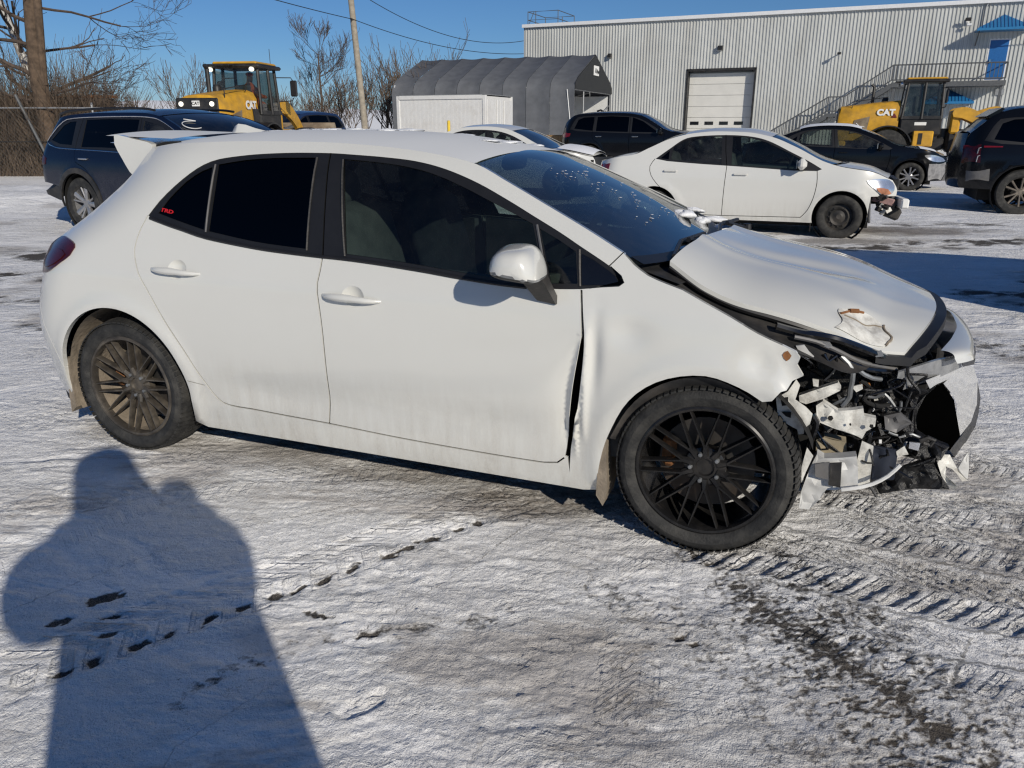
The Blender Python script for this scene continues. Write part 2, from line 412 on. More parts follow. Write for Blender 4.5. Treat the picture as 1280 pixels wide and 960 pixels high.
def make_ground():
    def axis(segs):
        out = []
        for a, b, h0, h1 in segs:
            x = a
            while x < b-1e-6:
                out.append(x); t = (x-a)/(b-a); x += h0+(h1-h0)*t
        out.append(segs[-1][1]); return np.array(out)
    xr = axis([(0, 2.0, .0125, .0135), (2.0, 5, .0135, .06), (5, 14, .06, .25), (14, 60, .25, 3.0), (60, 900, 2, 120)])
    xs = np.concatenate([-xr[::-1][:-1], xr])
    ys = axis([(-400, -4, 60, 4), (-4, .9, .8, .1), (.9, 3.4, .0095, .012), (3.4, 9, .012, .06), (9, 22, .06, .25), (22, 80, .25, 4), (80, 1800, 3, 250)])
    X, Y = np.meshgrid(xs, ys, indexing='ij')
    def box(x0, x1, y0, y1): return slice(*np.searchsorted(xs, (x0, x1))), slice(*np.searchsorted(ys, (y0, y1)))
    near = 1-sstep(9, 16, np.hypot(X, Y))
    Z = 0.012*np.maximum(0, np.minimum(Y, 60)-10)
    wx = X+.10*(fbm(X*2.1, Y*2.1, 5, 2)-.5); wy = Y+.10*(fbm(X*2.1, Y*2.1, 6, 2)-.5)
    ang = rad(-6); rx = wx*math.cos(ang)+wy*math.sin(ang); ry = -wx*math.sin(ang)+wy*math.cos(ang)
    rid = 1-np.abs(2*vnoise(rx*4.6, ry*24, 21)-1); rid2 = 1-np.abs(2*vnoise(rx*10, ry*46, 22)-1)
    ang = rad(-24); qx = wx*math.cos(ang)+wy*math.sin(ang); qy = -wx*math.sin(ang)+wy*math.cos(ang)
    n3 = 1-np.abs(2*vnoise(qx*6, qy*30, 23)-1)
    crust = sstep(.35, .7, fbm(X*.9, Y*.9, 31, 3))
    # terraced flakes: a sloping field cut into little steps gives the crusty ledges
    lev = fbm(wx*5.5, wy*11, 24, 3)*9+(rx*.6-ry*1.4); fl = lev-np.floor(lev); led = np.where(fl < .80, fl/.80, (1-fl)/.20)
    Z = Z + near*(.007*(fbm(X*1.7, Y*1.7, 1, 3)-.5)*2 + (.30+.70*crust)*(.0060*(rid**4-.25)+.0042*(rid2**3-.25)+.005*(n3**4-.25)*crust) + .0055*(led-.5)*(.35+.65*sstep(.4, .6, fbm(X*2.3, Y*2.3, 32, 2))) + .004*(fbm(X*30, Y*34, 3, 2)-.5))
    bare = .50*fbm(X*.7+3, Y*.9, 51, 4, .6)+.30*fbm(X*6, Y*9, 52, 3, .6)+.20*vnoise(X*30, Y*45, 53)
    bare = np.clip((bare-.53)*2.6, 0, 1)*.42
    tone = fbm(X*1.1, Y*1.6, 61, 4, .6); brown = np.zeros_like(X)
    ts = np.zeros_like(X); tt = np.full_like(X, 9.0); tp = np.full_like(X, .06); tw = np.zeros_like(X)
    for k, (pts, wd, per, depth, skew, stg) in enumerate(TRACKS):
        px = [p[0] for p in pts]; py = [p[1] for p in pts]; B = box(min(px)-.3, max(px)+.3, min(py)-.3, max(py)+.3)
        x, y = X[B], Y[B]; s, t = polyline_st(x, y, pts)
        L = sum(math.hypot(b[0]-a[0], b[1]-a[1]) for a, b in zip(pts[:-1], pts[1:])); ends = sstep(0, .15, s)*sstep(L, L-.15, s)
        ins = sstep(wd/2+.012, wd/2-.012, np.abs(t))*ends; pat = (.70 if depth > .007 else .30)+(.30 if depth > .007 else .70)*sstep(.3, .6, vnoise(x*4, y*4, 70+k))
        Z[B] = Z[B]*1.0-ins*depth*.30*pat+np.exp(-((np.abs(t)-wd/2-.012)/.016)**2)*ends*depth*.6*vnoise(x*15, y*15, 77+k)
        if depth > .007:
            ph = (s+skew*np.abs(t)+skew*.5*t)/per; saw = np.abs((ph-np.floor(ph))-.5)*2; lug = sstep(.30, .6, saw+.25*(vnoise(x*40, y*40, 71+k)-.5))*sstep(.0, .02, np.abs(t)-.012)
            Z[B] += ins*pat*(depth*.35-depth*.75*lug)
        m = np.abs(t)/(wd/2) < np.abs(tt[B])
        ts[B] = np.where(m, s+skew*np.abs(t)+skew*.5*t, ts[B]); tt[B] = np.where(m, t/(wd/2), tt[B]); tp[B] = np.where(m, per, tp[B]); tw[B] = np.where(m, stg*ends*pat, tw[B])
    # row of bare lug marks down to the asphalt, in front of the rear door
    a = np.array([-1.30, 1.84]); b = np.array([-.13, 2.745]); n = 15; rs = np.random.default_rng(4)
    def spot(px, py, l, wd, th, amt, dep):
        B = box(px-.12, px+.12, py-.12, py+.12); x, y = X[B], Y[B]; dx, dy = x-px, y-py
        u = dx*math.cos(th)+dy*math.sin(th); v = -dx*math.sin(th)+dy*math.cos(th)
        d = np.maximum(np.abs(u)/l, np.abs(v)/wd)*.6+.4*np.hypot(u/l, v/wd)+1.5*(fbm(x*65, y*65, 80, 3)-.5)
        m = sstep(1.5, .35, d); bare[B] = np.maximum(bare[B], m*amt); Z[B] -= m*dep
    for i in range(n):
        p = a+(b-a)*(i+rs.uniform(-.18, .18))/(n-1); th = math.atan2(b[1]-a[1], b[0]-a[0])+rs.uniform(-.6, .6)
        spot(p[0], p[1], rs.uniform(.020, .040), rs.uniform(.012, .020), th, .95, .009)
        if rs.uniform() < .5: spot(p[0]+rs.uniform(-.03, .03), p[1]+rs.uniform(-.02, .05), .012, .010, th+.8, .9, .006)
    for q in [(-1.34, 2.22, .05, .03, .5), (-1.42, 2.09, .035, .02, .3), (-1.27, 2.12, .03, .012, .4), (-1.24, 2.02, .03, .012, .4), (-.45, 2.02, .03, .012, .2), (.52, 2.02, .02, .012, .5), (-.62, 2.13, .05, .012, -.4), (.55, 1.98, .02, .012, .5)]: spot(*q, .92, .008)
    B = box(-.55, -.25, 1.58, 1.88); x, y = X[B], Y[B]; dx, dy = x+.40, y-1.72; th = rad(38); u = dx*math.cos(th)+dy*math.sin(th); v = -dx*math.sin(th)+dy*math.cos(th)   # heel print
    e = np.hypot(u/.075, v/.036)+.35*(fbm(x*25, y*25, 83, 3)-.5); m = sstep(1.1, .85, e); Z[B] += -m*(.004+.003*(np.abs(((u/.014) % 1)-.5)*2 > .5))+np.exp(-((e-1.2)/.16)**2)*.004
    def strip(pts, wd, amt, sc, seed):
        px = [p[0] for p in pts]; py = [p[1] for p in pts]; k = wd*2.5; B = box(min(px)-k, max(px)+k, min(py)-k, max(py)+k); x, y = X[B], Y[B]
        s, t = polyline_st(x, y, pts); f = np.exp(-(t/wd)**2)
        q = f*(.22+.78*np.clip((fbm(x*sc, y*sc*1.5, seed, 5, .68)-.38)*3.6, 0, 1))*amt; bare[B] = np.maximum(bare[B], q); Z[B] -= near[B]*q*.003
    strip([(.66, 2.52), (.85, 2.15), (1.02, 1.80), (1.2, 1.4), (1.3, .9)], .10, .62, 30, 91); strip([(.74, 2.30), (.84, 2.10), (.95, 1.98)], .085, .80, 70, 107); strip([(.98, 1.92), (1.06, 1.75), (1.12, 1.6)], .075, .80, 70, 113)
    strip([(1.0, 2.5), (1.15, 2.1), (1.25, 1.75), (1.5, 1.3)], .12, .55, 30, 92)
    strip([(.30, 2.3), (.62, 2.0), (.70, 1.6), (.8, 1.2)], .24, .48, 44, 93); strip([(.9, 2.1), (1.1, 1.5), (1.4, 1.0)], .42, .70, 52, 106); strip([(1.6, 1.9), (2.0, 1.4)], .3, .5, 44, 108)
    strip([(.0, 1.1), (.3, 1.7), (.45, 2.3)], .16, .40, 40, 109); strip([(.5, 3.4), (1.6, 3.3), (3, 3.6)], .35, .38, 36, 110)
    strip([(-.9, 1.75), (-.6, 2.0), (0, 2.1)], .10, .5, 18, 94)
    strip([(-6, 6.5), (-3, 5.7), (-1.5, 5.4)], .30, .7, 5, 95); strip([(-9, 10.4), (-6.5, 9.6), (-4.6, 9.2)], .45, .95, 2.5, 96); strip([(-7, 7.8), (-4, 8.2)], .5, .75, 3, 97)
    strip([(2, 9.6), (4.2, 9.9), (6.5, 10.6), (9, 10.8)], .5, .85, 3, 98); strip([(4.5, 7.0), (6.5, 8.0), (9, 8.6)], .5, .9, 2.5, 99)
    strip([(5, 12), (9, 12.3), (16, 12)], .7, .6, 2, 100); strip([(2, 6), (4, 5.4), (8, 4.6)], .6, .6, 6, 101); strip([(3.4, 5.2), (5, 5.0), (8, 5.6)], .5, .6, 6, 102)
    strip([(-12, 13.2), (-9, 12.4), (-5, 12.6)], .6, .7, 2, 103); strip([(-10, 9), (-5, 7), (-2.6, 6.6)], .35, .6, 4, 104)
    for (px, py, ax, ay, amt) in [(5.9, 11.6, 1.3, .55, .95), (4.4, 10.6, 1.6, .35, .8), (.15, 2.92, .50, .22, .74), (-.30, 3.22, .60, .18, .52), (-.9, 3.5, .5, .14, .3), (.45, 2.05, .28, .20, .30), (-.72, 2.0, .18, .10, .36), (.30, 2.55, .55, .25, .24), (.9, 1.6, .45, .35, .34), (.12, 1.9, .16, .4, .16), (-.05, 1.45, .2, .3, .2), (1.5, 1.7, .5, .3, .25), (-.1, 2.2, .35, .12, .18), (-.2, 3.05, .6, .14, .3), (-6.6, 9.7, .6, .4, .5), (.30, 1.75, .2, .1, .3), (-.25, 2.5, .3, .12, .25)]:
        B = box(px-ax*2, px+ax*2, py-ay*2, py+ay*2); x, y = X[B], Y[B]
        m = sstep(1.25, .35, np.hypot((x-px)/ax, (y-py)/ay)+.8*(fbm(x*4.5, y*6, 111, 4)-.5)); brown[B] = np.maximum(brown[B], m*amt)
    clean = sstep(17, 26, Y)*.35+sstep(-8, -12, X)*sstep(12, 16, Y)*.6
    bank = sstep(13.6, 15.2, Y)*sstep(19.5, 16.5, Y)*sstep(-6.5, -9.5, X); Z = Z+bank*(.16+.1*fbm(X*1.5, Y*1.5, 121, 3)); clean = np.maximum(clean, bank)
    bare = bare*(1-clean*.8)
    me = bpy.data.meshes.new('ground')
    nx, ny = X.shape; V = np.stack([X, Y, Z], -1).reshape(-1, 3).astype(np.float32)
    i = np.arange(nx-1)[:, None]*ny+np.arange(ny-1)[None]; q = np.stack([i, i+ny, i+ny+1, i+1], -1).reshape(-1, 4)
    me.vertices.add(len(V)); me.vertices.foreach_set('co', V.ravel())
    me.loops.add(q.size); me.loops.foreach_set('vertex_index', q.ravel().astype(np.int32))
    me.polygons.add(len(q)); me.polygons.foreach_set('loop_start', np.arange(0, q.size, 4, dtype=np.int32))
    me.polygons.foreach_set('use_smooth', np.ones(len(q), bool)); me.update(calc_edges=True)
    for nm, arr in (('bare', bare), ('tone', tone), ('brown', brown), ('clean', clean), ('ts', ts), ('tt', tt), ('tp', tp), ('tw', tw)):
        a = me.attributes.new(nm, 'FLOAT', 'POINT'); a.data.foreach_set('value', arr.ravel().astype(np.float32))
    t = NT('packed_snow'); co = t.coord()
    fine = t.noise(75, 5, .65, co); grit = t.noise(240, 3, .6, co); mid = t.noise(12, 6, .65, co, .6); strk = t.noise(1.0, 6, .68, co, .4, (6, 26, 6))
    # broken crust plates
    wob = t.n('MixRGB', blend_type='ADD'); wob.inputs[0].default_value = .10; t.l(co, wob.inputs[1])
    nzc = t.n('TexNoise'); nzc.inputs['Scale'].default_value = 9; nzc.inputs['Detail'].default_value = 4; t.l(co, nzc.inputs['Vector']); t.l(nzc.outputs['Color'], wob.inputs[2])
    mp = t.n('Mapping'); mp.inputs['Scale'].default_value = (1, 2.3, 1); mp.inputs['Rotation'].default_value = (0, 0, rad(12)); t.l(wob.outputs[0], mp.inputs['Vector'])
    vo = t.n('TexVoronoi'); vo.inputs['Scale'].default_value = 11; t.l(mp.outputs[0], vo.inputs['Vector'])
    sepc = t.n('SeparateXYZ'); t.l(vo.outputs['Color'], sepc.inputs[0]); plate = sepc.outputs[0]
    # tyre tread: blocks along the track, sipes on them
    T_, S_ = t.attr('tt'), t.attr('ts'); absT = t.math('ABSOLUTE', T_)
    inside = t.math('MULTIPLY', t.math('MULTIPLY', t.math('LESS_THAN', absT, 1.0), t.attr('tw')), t.ramp(mid, (.40, .15), (.58, 1)))
    ph = t.math('DIVIDE', t.math('ADD', S_, t.math('MULTIPLY', t.math('SUBTRACT', fine, .5), .012)), t.attr('tp'))
    saw = t.math('MULTIPLY', t.math('ABSOLUTE', t.math('SUBTRACT', t.math('FRACT', ph), .5)), 2.0)
    blk = t.ramp(saw, (.28, 0), (.42, 1))
    row = t.math('MULTIPLY', t.math('ABSOLUTE', t.math('SUBTRACT', t.math('FRACT', t.math('MULTIPLY', absT, 2.2)), .5)), 2.0)
    rib = t.ramp(row, (.76, 1), (.90, .45))
    sip = t.ramp(t.math('FRACT', t.math('MULTIPLY', S_, 62.0)), (.25, .75), (.4, 1))
    tread = t.math('MULTIPLY', t.math('MULTIPLY', t.math('MULTIPLY', blk, rib), sip), inside)
    bare_n = t.math('ADD', t.attr('bare'), t.math('MULTIPLY', t.math('SUBTRACT', fine, .5), .75))
    bare_n = t.math('ADD', bare_n, t.math('MULTIPLY', t.math('SUBTRACT', mid, .5), .40))
    bare_n = t.math('ADD', bare_n, t.math('MULTIPLY', t.math('SUBTRACT', plate, .5), .10))
    bm_ = t.ramp(bare_n, (.30, 0), (.60, 1))
    tn = t.math('ADD', t.math('MULTIPLY', t.attr('tone'), .62), t.math('MULTIPLY', strk, .38))
    snowc = t.ramp(tn, (.36, (.62, .595, .57)), (.43, (.91, .90, .88)), (.52, (.99, .985, .98)))
    snowc = t.mix(t.math('MULTIPLY', t.ramp(plate, (.1, .0), (.9, .14)), 1.0), snowc, (.62, .60, .58))
    snowc = t.mix(t.ramp(grit, (.57, 0), (.72, .55)), snowc, (.20, .18, .16))
    snowc = t.mix(t.ramp(fine, (.62, 0), (.76, .55)), snowc, (.25, .23, .21))
    snowc = t.mix(t.math('MULTIPLY', t.attr('clean'), .8), snowc, (.90, .90, .90))
    asph = t.mix(t.ramp(grit, (.35, 0), (.68, 1)), (.03, .028, .025), (.17, .155, .14))
    c = t.mix(bm_, snowc, asph)
    c = t.mix(t.math('MULTIPLY', t.attr('brown'), t.ramp(fine, (.25, .45), (.6, .92))), c, (.15, .115, .08))
    pk = t.ramp(t.noise(1.0, 4, .55, co, .8, (1.2, 2.6, 1)), (.48, 0), (.62, 1))
    rr = t.math('SUBTRACT', .85, t.math('MULTIPLY', t.attr('brown'), .30))
    t.set(col=c, rough=rr, spec=.3)
    h = t.math('ADD', t.math('MULTIPLY', fine, .30), t.math('ADD', t.math('MULTIPLY', grit, .20), t.math('MULTIPLY', t.noise(30, 5, .62, co, .5), .50)))
    h = t.math('ADD', h, t.math('ADD', t.math('MULTIPLY', plate, .22), t.math('MULTIPLY', tread, .95)))
    lv1 = t.math('FRACT', t.math('MULTIPLY', t.noise(5.0, 3, .50, co, .5, (1, 1.7, 1)), 7.0)); lv2 = t.math('FRACT', t.math('MULTIPLY', t.noise(13.0, 3, .50, co, .5, (1, 1.6, 1)), 5.0))
    rough_ = t.ramp(t.noise(1.6, 4, .6, co), (.36, .25), (.60, 1))
    h = t.math('ADD', h, t.math('MULTIPLY', t.math('ADD', t.math('MULTIPLY', lv1, .26), t.math('MULTIPLY', lv2, .16)), rough_))
    h = t.math('SUBTRACT', h, t.math('MULTIPLY', bm_, .25))
    h = t.math('MULTIPLY', h, t.math('SUBTRACT', 1.0, t.math('MULTIPLY', pk, .62)))
    t.bump(h, 1.0, .026)
    me.materials.append(t.mat)
    o = bpy.data.objects.new('ground', me); COL.objects.link(o); tag(o, 'packed dirty snow and ice over asphalt with tyre tracks', kind='structure')
    return o
make_ground()

# ---------------------------------------------------------------- snowy embankment far behind
def embankment():
    b = MB(); rs = np.random.default_rng(3)
    def fn(u, v):
        x = -120+v*170; y = 62+u*26; k = math.sin(min(1, u*1.6)*math.pi/2)
        return (x, y, .45+k*(2.9+.5*math.sin(x*.11)+.25*math.sin(x*.37+1)))
    b.grid(fn, 12, 160); o = b.build('embankment', M['snow']); tag(o, kind='structure')
embankment()

# ---------------------------------------------------------------- metal warehouse
def warehouse():
    t = NT('siding'); co = t.coord()
    c = t.mix(t.ramp(t.noise(1, 5, .6, co, 0, (1.6, 1.6, .25)), (.35, 0), (.7, 1)), (.47, .48, .465), (.57, .58, .565))
    c = t.mix(t.ramp(t.noise(1, 6, .65, co, 0, (.9, .9, .22)), (.52, 0), (.78, .38)), c, (.30, .27, .22)); c = t.mix(t.ramp(t.noise(.5, 5, .6, co), (.45, 0), (.7, .25)), c, (.38, .38, .36)); t.set(col=c, rough=.42, metal=.0); M['siding'] = t.mat
    W = thing('warehouse', 'long white corrugated metal warehouse with roll-up door and outside stairs', 'building', (.68, 48.5, 0), math.atan2(-.40576, .91398))
    top = 6.82; L = 52; g = .2
    # ribs
    pit = .162; prof = []; s = 0
    while s < L:
        prof += [(s, 0), (s+.085, 0), (s+.100, -.036), (s+.146, -.036)]; s += pit
    b = MB()
    def z0(s):
        if 9.52 <= s <= 13.0: return 4.28
        if 23.36 <= s <= 24.16: return 5.30
        return g
    for (s0, y0), (s1, y1) in zip(prof[:-1], prof[1:]):
        m = (s0+s1)/2; a = z0(m)
        b.add([(s0, y0, a), (s1, y1, a), (s1, y1, top), (s0, y0, top)], [(0, 1, 2, 3)])
        if a > 5: b.add([(s0, y0, g), (s1, y1, g), (s1, y1, 3.50), (s0, y0, 3.50)], [(0, 1, 2, 3)])
    b.build('siding_panel', M['siding'], W, sm=False, fixn=False)
    part('parapet_cap', M['fascia_white'], W, c=(L/2, -.03, 6.90), s=(L+.1, .30, .17))
    MB().box((L/2, 15, 3.4), (L-.2, 29.0, 6.7)).build('core_wall', M['siding'], W)
    # roll-up door, set back in its opening
    b = MB().box((9.50, .20, 2.3), (.10, .5, 4.1)).box((13.02, .20, 2.3), (.10, .5, 4.1)).box((11.26, .20, 4.33), (3.62, .5, .12))
    b.build('door_frame', M['loader_black'], W)
    D = MB().box((11.26, .40, 2.2), (3.44, .04, 4.0)).build('overhead_door', M['door_white'], W)
    for i in range(7):
        MB().box((11.26, .365, .55+i*.56), (3.40, .03, .545), bev=.012).build('door_section', M['door_white'], D)
    for i in range(4):
        MB().box((9.98+i*.78, .347, 1.66), (.46, .03, .17)).build('door_window', M['black_gloss'], D)
    # wall lights and camera
    def wallpack(s, z, w=.26):
        l = MB().box((s, -.14, z), (w, .22, .22), bev=.02).box((s, -.05, z+.03), (w*.6, .08, .12)).build('wall_light', M['loader_black'], W)
        MB().box((s, -.20, z-.115), (w*.8, .1, .02)).build('lens', M['lens'], l)
    wallpack(11.15, 5.36); wallpack(5.19, 5.18, .2)
    MB().tube([(17.0, -.02, 4.92), (17.0, -.25, 4.94), (16.95, -.42, 4.90)], .03, 8).box((16.95, -.5, 4.88), (.16, .22, .10), bev=.02).build('arm_light', M['loader_black'], W)
    c = MB().box((22.30, -.06, 6.10), (.10, .12, .25)).tube([(22.3, -.1, 6.05), (22.3, -.3, 5.98)], .025, 8).build('camera_bracket', M['fascia_white'], W)
    MB().lathe([(0, -.13), (.07, -.12), (.08, .1), (.0, .13)], 12, 'x', (22.3, -.33, 6.16)).build('camera_head', M['loader_black'], c)
    MB().lathe([(0, -.10), (.06, -.09), (.06, .09), (.0, .10)], 12, 'x', (22.38, -.30, 5.93)).build('camera_head', M['fascia_white'], c)
    MB().tube([(22.95, -.10, 5.9), (22.95, -.10, 6.62), (23.02, -.12, 6.88), (23.3, .05, 7.05)], .035, 8).build('conduit', M['galvanised'], W)
    MB().box((24.1, -.05, 3.02), (.36, .10, .26)).build('vent_grille', M['galvanised'], W)
    # upper blue door
    d = MB().box((23.76, .04, 4.41), (.74, .05, 1.70), bev=.01).build('blue_door', M['blue_steel'], W)
    MB().box((23.76, .01, 4.43), (.84, .03, 1.80)).build('door_frame', M['fascia_white'], W)
    d.location.y = -.03
    MB().box((23.48, -.04, 4.35), (.06, .06, .16)).tube([(23.5, -.05, 4.4), (23.5, -.09, 4.4), (23.6, -.09, 4.4)], .012, 6).build('handle', M['chrome'], d)
    # blue hipped canopies with ribbed sheets
    def canopy(s, z, w, d, h):
        k = MB()
        k.add([(s-w/2, 0, z), (s+w/2, 0, z), (s+w/2, -d, z), (s-w/2, -d, z), (s-w/2, 0, z+.10), (s+w/2, 0, z+.10), (s+w/2, -d, z+.10), (s-w/2, -d, z+.10), (s, 0, z+h), (s, -.05, z+h)],
              [(0, 1, 2, 3), (0, 3, 7, 4), (3, 2, 6, 7), (2, 1, 5, 6), (4, 7, 9, 8), (7, 6, 9), (6, 5, 8, 9)])
        o = k.build('canopy', M['blue_roof'], W, sm=False)
        n = int(w/.14); r = MB()
        for i in range(n):
            x = s-w/2+(i+.5)*w/n; f = 1-abs(x-s)/(w/2)
            r.tube([(x, -d-.005, z+.11), (x, -d+(d-.06)*f, z+.11+(h-.10)*f)], .016, 5)
        r.build('standing_seams', M['blue_steel'], o)
        [MB().tube([(s+e_*(w/2-.1), -d+.1, z), (s+e_*(w/2-.1), -.05, z-.55)], .025, 6).build('bracket', M['stair_grey'], o) for e_ in (-1, 1)]
    canopy(23.75, 5.60, 2.15, 1.0, .72); canopy(22.0, 2.50, 2.1, 1.0, .66)
    # stairs
    st = MB()
    st.box((21.8, -.62, 3.36), (4.7, 1.2, .22)); stair = st.build('landing_deck', M['stair_grey'], W)
    fl = [((19.45, 3.42), (17.45, 2.08)), ((16.75, 2.08), (14.2, .50))]
    for (a, c_) in fl:
        for y in (-.05, -1.2):
            MB().prism([(a[0], a[1]+.02), (c_[0], c_[1]+.02), (c_[0], c_[1]-.24), (a[0], a[1]-.24)], y-.03, y+.03).build('stringer', M['stair_grey'], stair)
        n = 9 if a[0] > 19 else 11
        for i in range(n):
            f = (i+.5)/n; MB().box((a[0]+(c_[0]-a[0])*f, -.62, a[1]+(c_[1]-a[1])*f-.02), (.26, 1.1, .04)).build('tread', M['stair_grey'], stair)
    MB().box((17.1, -.62, 2.02), (.75, 1.2, .16)).build('mid_landing', M['stair_grey'], stair)
    for x, zt in ((17.1, 2.0), (19.6, 3.3), (21.8, 3.3), (24.0, 3.3)): MB().box((x, -1.1, zt/2+.1), (.1, .1, zt)).build('support_post', M['stair_grey'], stair)
    rail = MB(); pts = [(24.1, 3.47), (19.45, 3.47), (17.45, 2.10), (16.75, 2.10), (14.2, .52)]
    for h in (.76, .10):
        rail.tube([(x, -1.22, z+h) for x, z in pts], .034, 6)
    rail.tube([(24.1, -1.22, 4.23), (24.1, -.05, 4.23)], .024, 6).tube([(24.1, -1.22, 3.6), (24.1, -.05, 3.6)], .024, 6)
    rail.build('handrail', M['stair_grey'], stair)
    bal = None
    for (x0, zA), (x1, zB) in zip(pts[:-1], pts[1:]):
        n = max(2, int(abs(x1-x0)/.16))
        for i in range(n):
            f = i/n; x = x0+(x1-x0)*f; z = zA+(zB-zA)*f; thick = i % 7 == 0
            if bal is None: bal = MB().tube([(0, 0, .08), (0, 0, .76)], .017, 5).build('baluster', M['stair_grey'], stair); o = bal
            else: o = bal.copy(); COL.objects.link(o)
            o.location = (x, -1.22, z); o.scale = (2, 2, 1) if thick else (1, 1, 1)
    # guard rail on the roof by the corner
    r = MB()
    for h in (7.25, 7.68):
        r.tube([(.12, .3, h), (1.95, .3, h), (1.95, 3.0, h), (.12, 3.0, h)], .022, 6, closed=True)
    for x, y in ((.12, .3), (.6, .3), (1.95, .3), (1.95, 3.0), (.12, 3.0), (1.2, 3.0)): r.tube([(x, y, 6.8), (x, y, 7.70)], .022, 6)
    r.tube([(.12, .3, 6.9), (.5, .3, 7.68)], .018, 6).build('roof_guardrail', M['stair_grey'], W)
warehouse()

# ---------------------------------------------------------------- grey fabric shelter
def shelter():
    ang = math.atan2(.362, -.932)
    S = thing('fabric_shelter', 'long dark grey fabric storage shelter with open white-lined front', 'shelter', (2.71, 36.0, .28), ang)
    # local x runs back along the shelter, local y (after rotation) points to the camera side, so width is -y
    L, Wd, e, r = 9.0, 6.4, 3.05, 4.38
    sec = [(0, 0), (0, e-.35), (-.10, e-.05), (-.42, e+.22), (-Wd/2, r), (-Wd+.42, e+.22), (-Wd+.10, e-.05), (-Wd, e-.35), (-Wd, 0)]
    sec = smooth(sec[1:4], .12)+[sec[4]]+smooth(sec[5:8], .12)
    sec = lin([(0, 0), (0, e-.35)], .5)[:-1]+sec+lin([(-Wd, e-.35), (-Wd, 0)], .5)[1:]
    nb = 8; bay = L/nb
    for i in range(nb):
        b = MB()
        def fn(u, v):
            k = v*(len(sec)-1); a = int(min(k, len(sec)-2)); f = k-a
            y = sec[a][0]+(sec[a+1][0]-sec[a][0])*f; z = sec[a][1]+(sec[a+1][1]-sec[a][1])*f
            sag = math.sin(u*math.pi); x = i*bay+.008+u*(bay-.016); cx = y+Wd/2
            wr = .02*math.sin(7*z+3*i+5*u)*sag
            q = .055*sag
            return (x, y-(q+wr)*(1 if cx > .3 else -1 if cx < -.3 else 0)*(1 if z < e+.1 else .3), z-q*(1.0 if z > e-.2 else 0))
        b.grid(fn, 8, len(sec)-1); b.build('fabric_panel', M['shelter_fabric'], S, angle=60)
    fr = MB()
    for i in (0, 2, 4, 6, 8):
        x = i*bay+(.06 if i == 0 else 0); off = .05
        fr.tube([(x, -.07, 0), (x, -.07, e-.35), (x, -.45, e+.12), (x, -Wd/2, r-.1), (x, -Wd+.45, e+.12), (x, -Wd+.07, e-.35), (x, -Wd+.07, 0)], .035, 6)
    fr.tube([(.06, -1.6, 0), (.06, -1.6, e+.4)], .03, 6).tube([(.06, -3.3, e-.3), (.06, -3.3, r-.1)], .03, 6).tube([(.06, -.1, e-.3), (.06, -Wd+.1, e-.3)], .03, 6)
    fr.tube([(.1, -1.6, .2), (2.3, -Wd+.2, 2.6)], .025, 6).tube([(.1, -Wd+.2, 2.2), (.1, -2.6, .2)], .025, 6)
    fr.build('steel_frame', M['galvanised'], S)
    MB().prism([(-.02, e-.3), (-.06, e-.02), (-.4, e+.2), (-Wd/2, r-.03), (-Wd+.4, e+.2), (-Wd+.06, e-.02), (-Wd+.02, e-.3)], -.03, .0, 'yz').build('gable_panel', M['shelter_dark'], S)
    lo = MB().box((-.05, -Wd/2-.05, e+.62), (.02, .85, .42)).build('sign_panel', M['letter_white'], S)
    b = MB()
    for k in range(3): b.box((-.065, -Wd/2+.1-.22*k, e+.62-.03*k), (.012, .12, .2), rotm(20+k*25))
    b.build('logo_mark', M['shelter_dark'], lo)
    MB().box((L-.1, -Wd/2, e/2), (.03, Wd-.2, e)).build('rear_liner', M['shelter_white'], S)
    MB().box((L/2, -Wd+.16, 1.35), (L-.3, .03, 2.6)).build('side_liner', M['shelter_white'], S)
    MB().tube([(.02, -.02, .1), (.35, -.02, e-.3)], .02, 5).build('tie_rope', M['letter_white'], S)
shelter()

# ---------------------------------------------------------------- white storage container
def container():
    ang = math.atan2(-1.3, 3.1)
    C = thing('storage_container', 'white steel storage container in front of the grey shelter', 'container', (-3.96, 28.3, .2), ang)
    L, Wd, H = 3.36, 2.3, 2.27
    b = MB(); n = 40
    for i in range(n):
        x0 = .12+(L-.24)*i/n; x1 = .12+(L-.24)*(i+1)/n; d = .002 if i % 2 else 0
        b.box(((x0+x1)/2, .05-d, H/2), ((x1-x0)+.003, .04, H-.2))
    b.box((L/2, Wd/2+.05, H/2), (L-.1, Wd-.1, H-.06)); b.build('side_panel', M['container_white'], C, sm=False)
    f = MB()
    for x in (.06, L-.06):
        for y in (.06, Wd-.06): f.box((x, y, H/2), (.12, .12, H), bev=.01)
    for y in (.04, Wd-.04): f.box((L/2, y, H-.06), (L-.24, .10, .12)).box((L/2, y, .08), (L-.24, .10, .14))
    f.build('corner_frame', M['container_white'], C)
    for k in (0, 1):
        d = MB().box((L-.01, .62+k*1.05, H/2), (.05, 1.0, H-.26), bev=.01).build('end_door', M['container_white'], C)
        MB().cyl((L+.035, .85+k*.6, .15), (L+.035, .85+k*.6, H-.15), .02, n=8).build('lock_bar', M['container_white'], d)
    MB().box((L/2, Wd/2, H+.012), (L+.02, Wd+.02, .02)).build('roof_sheet', M['galvanised'], C)
container()
def bollard(x, y, h, label, r=.07):
    t = thing('bollard', label, 'bollard', (x, y, gz(x, y)-.02), 0, 'yellow guard posts')
    MB().lathe([(0, 0), (r, 0), (r, h-.05), (r*.8, h-.01), (0, h)], 14, 'z').build('post', M['yellow_post'], t)
bollard(2.62, 26.0, 1.62, 'tall yellow guard post in front of the grey shelter')
bollard(-2.02, 26.2, 1.50, 'short yellow guard post in front of the white container', .05)
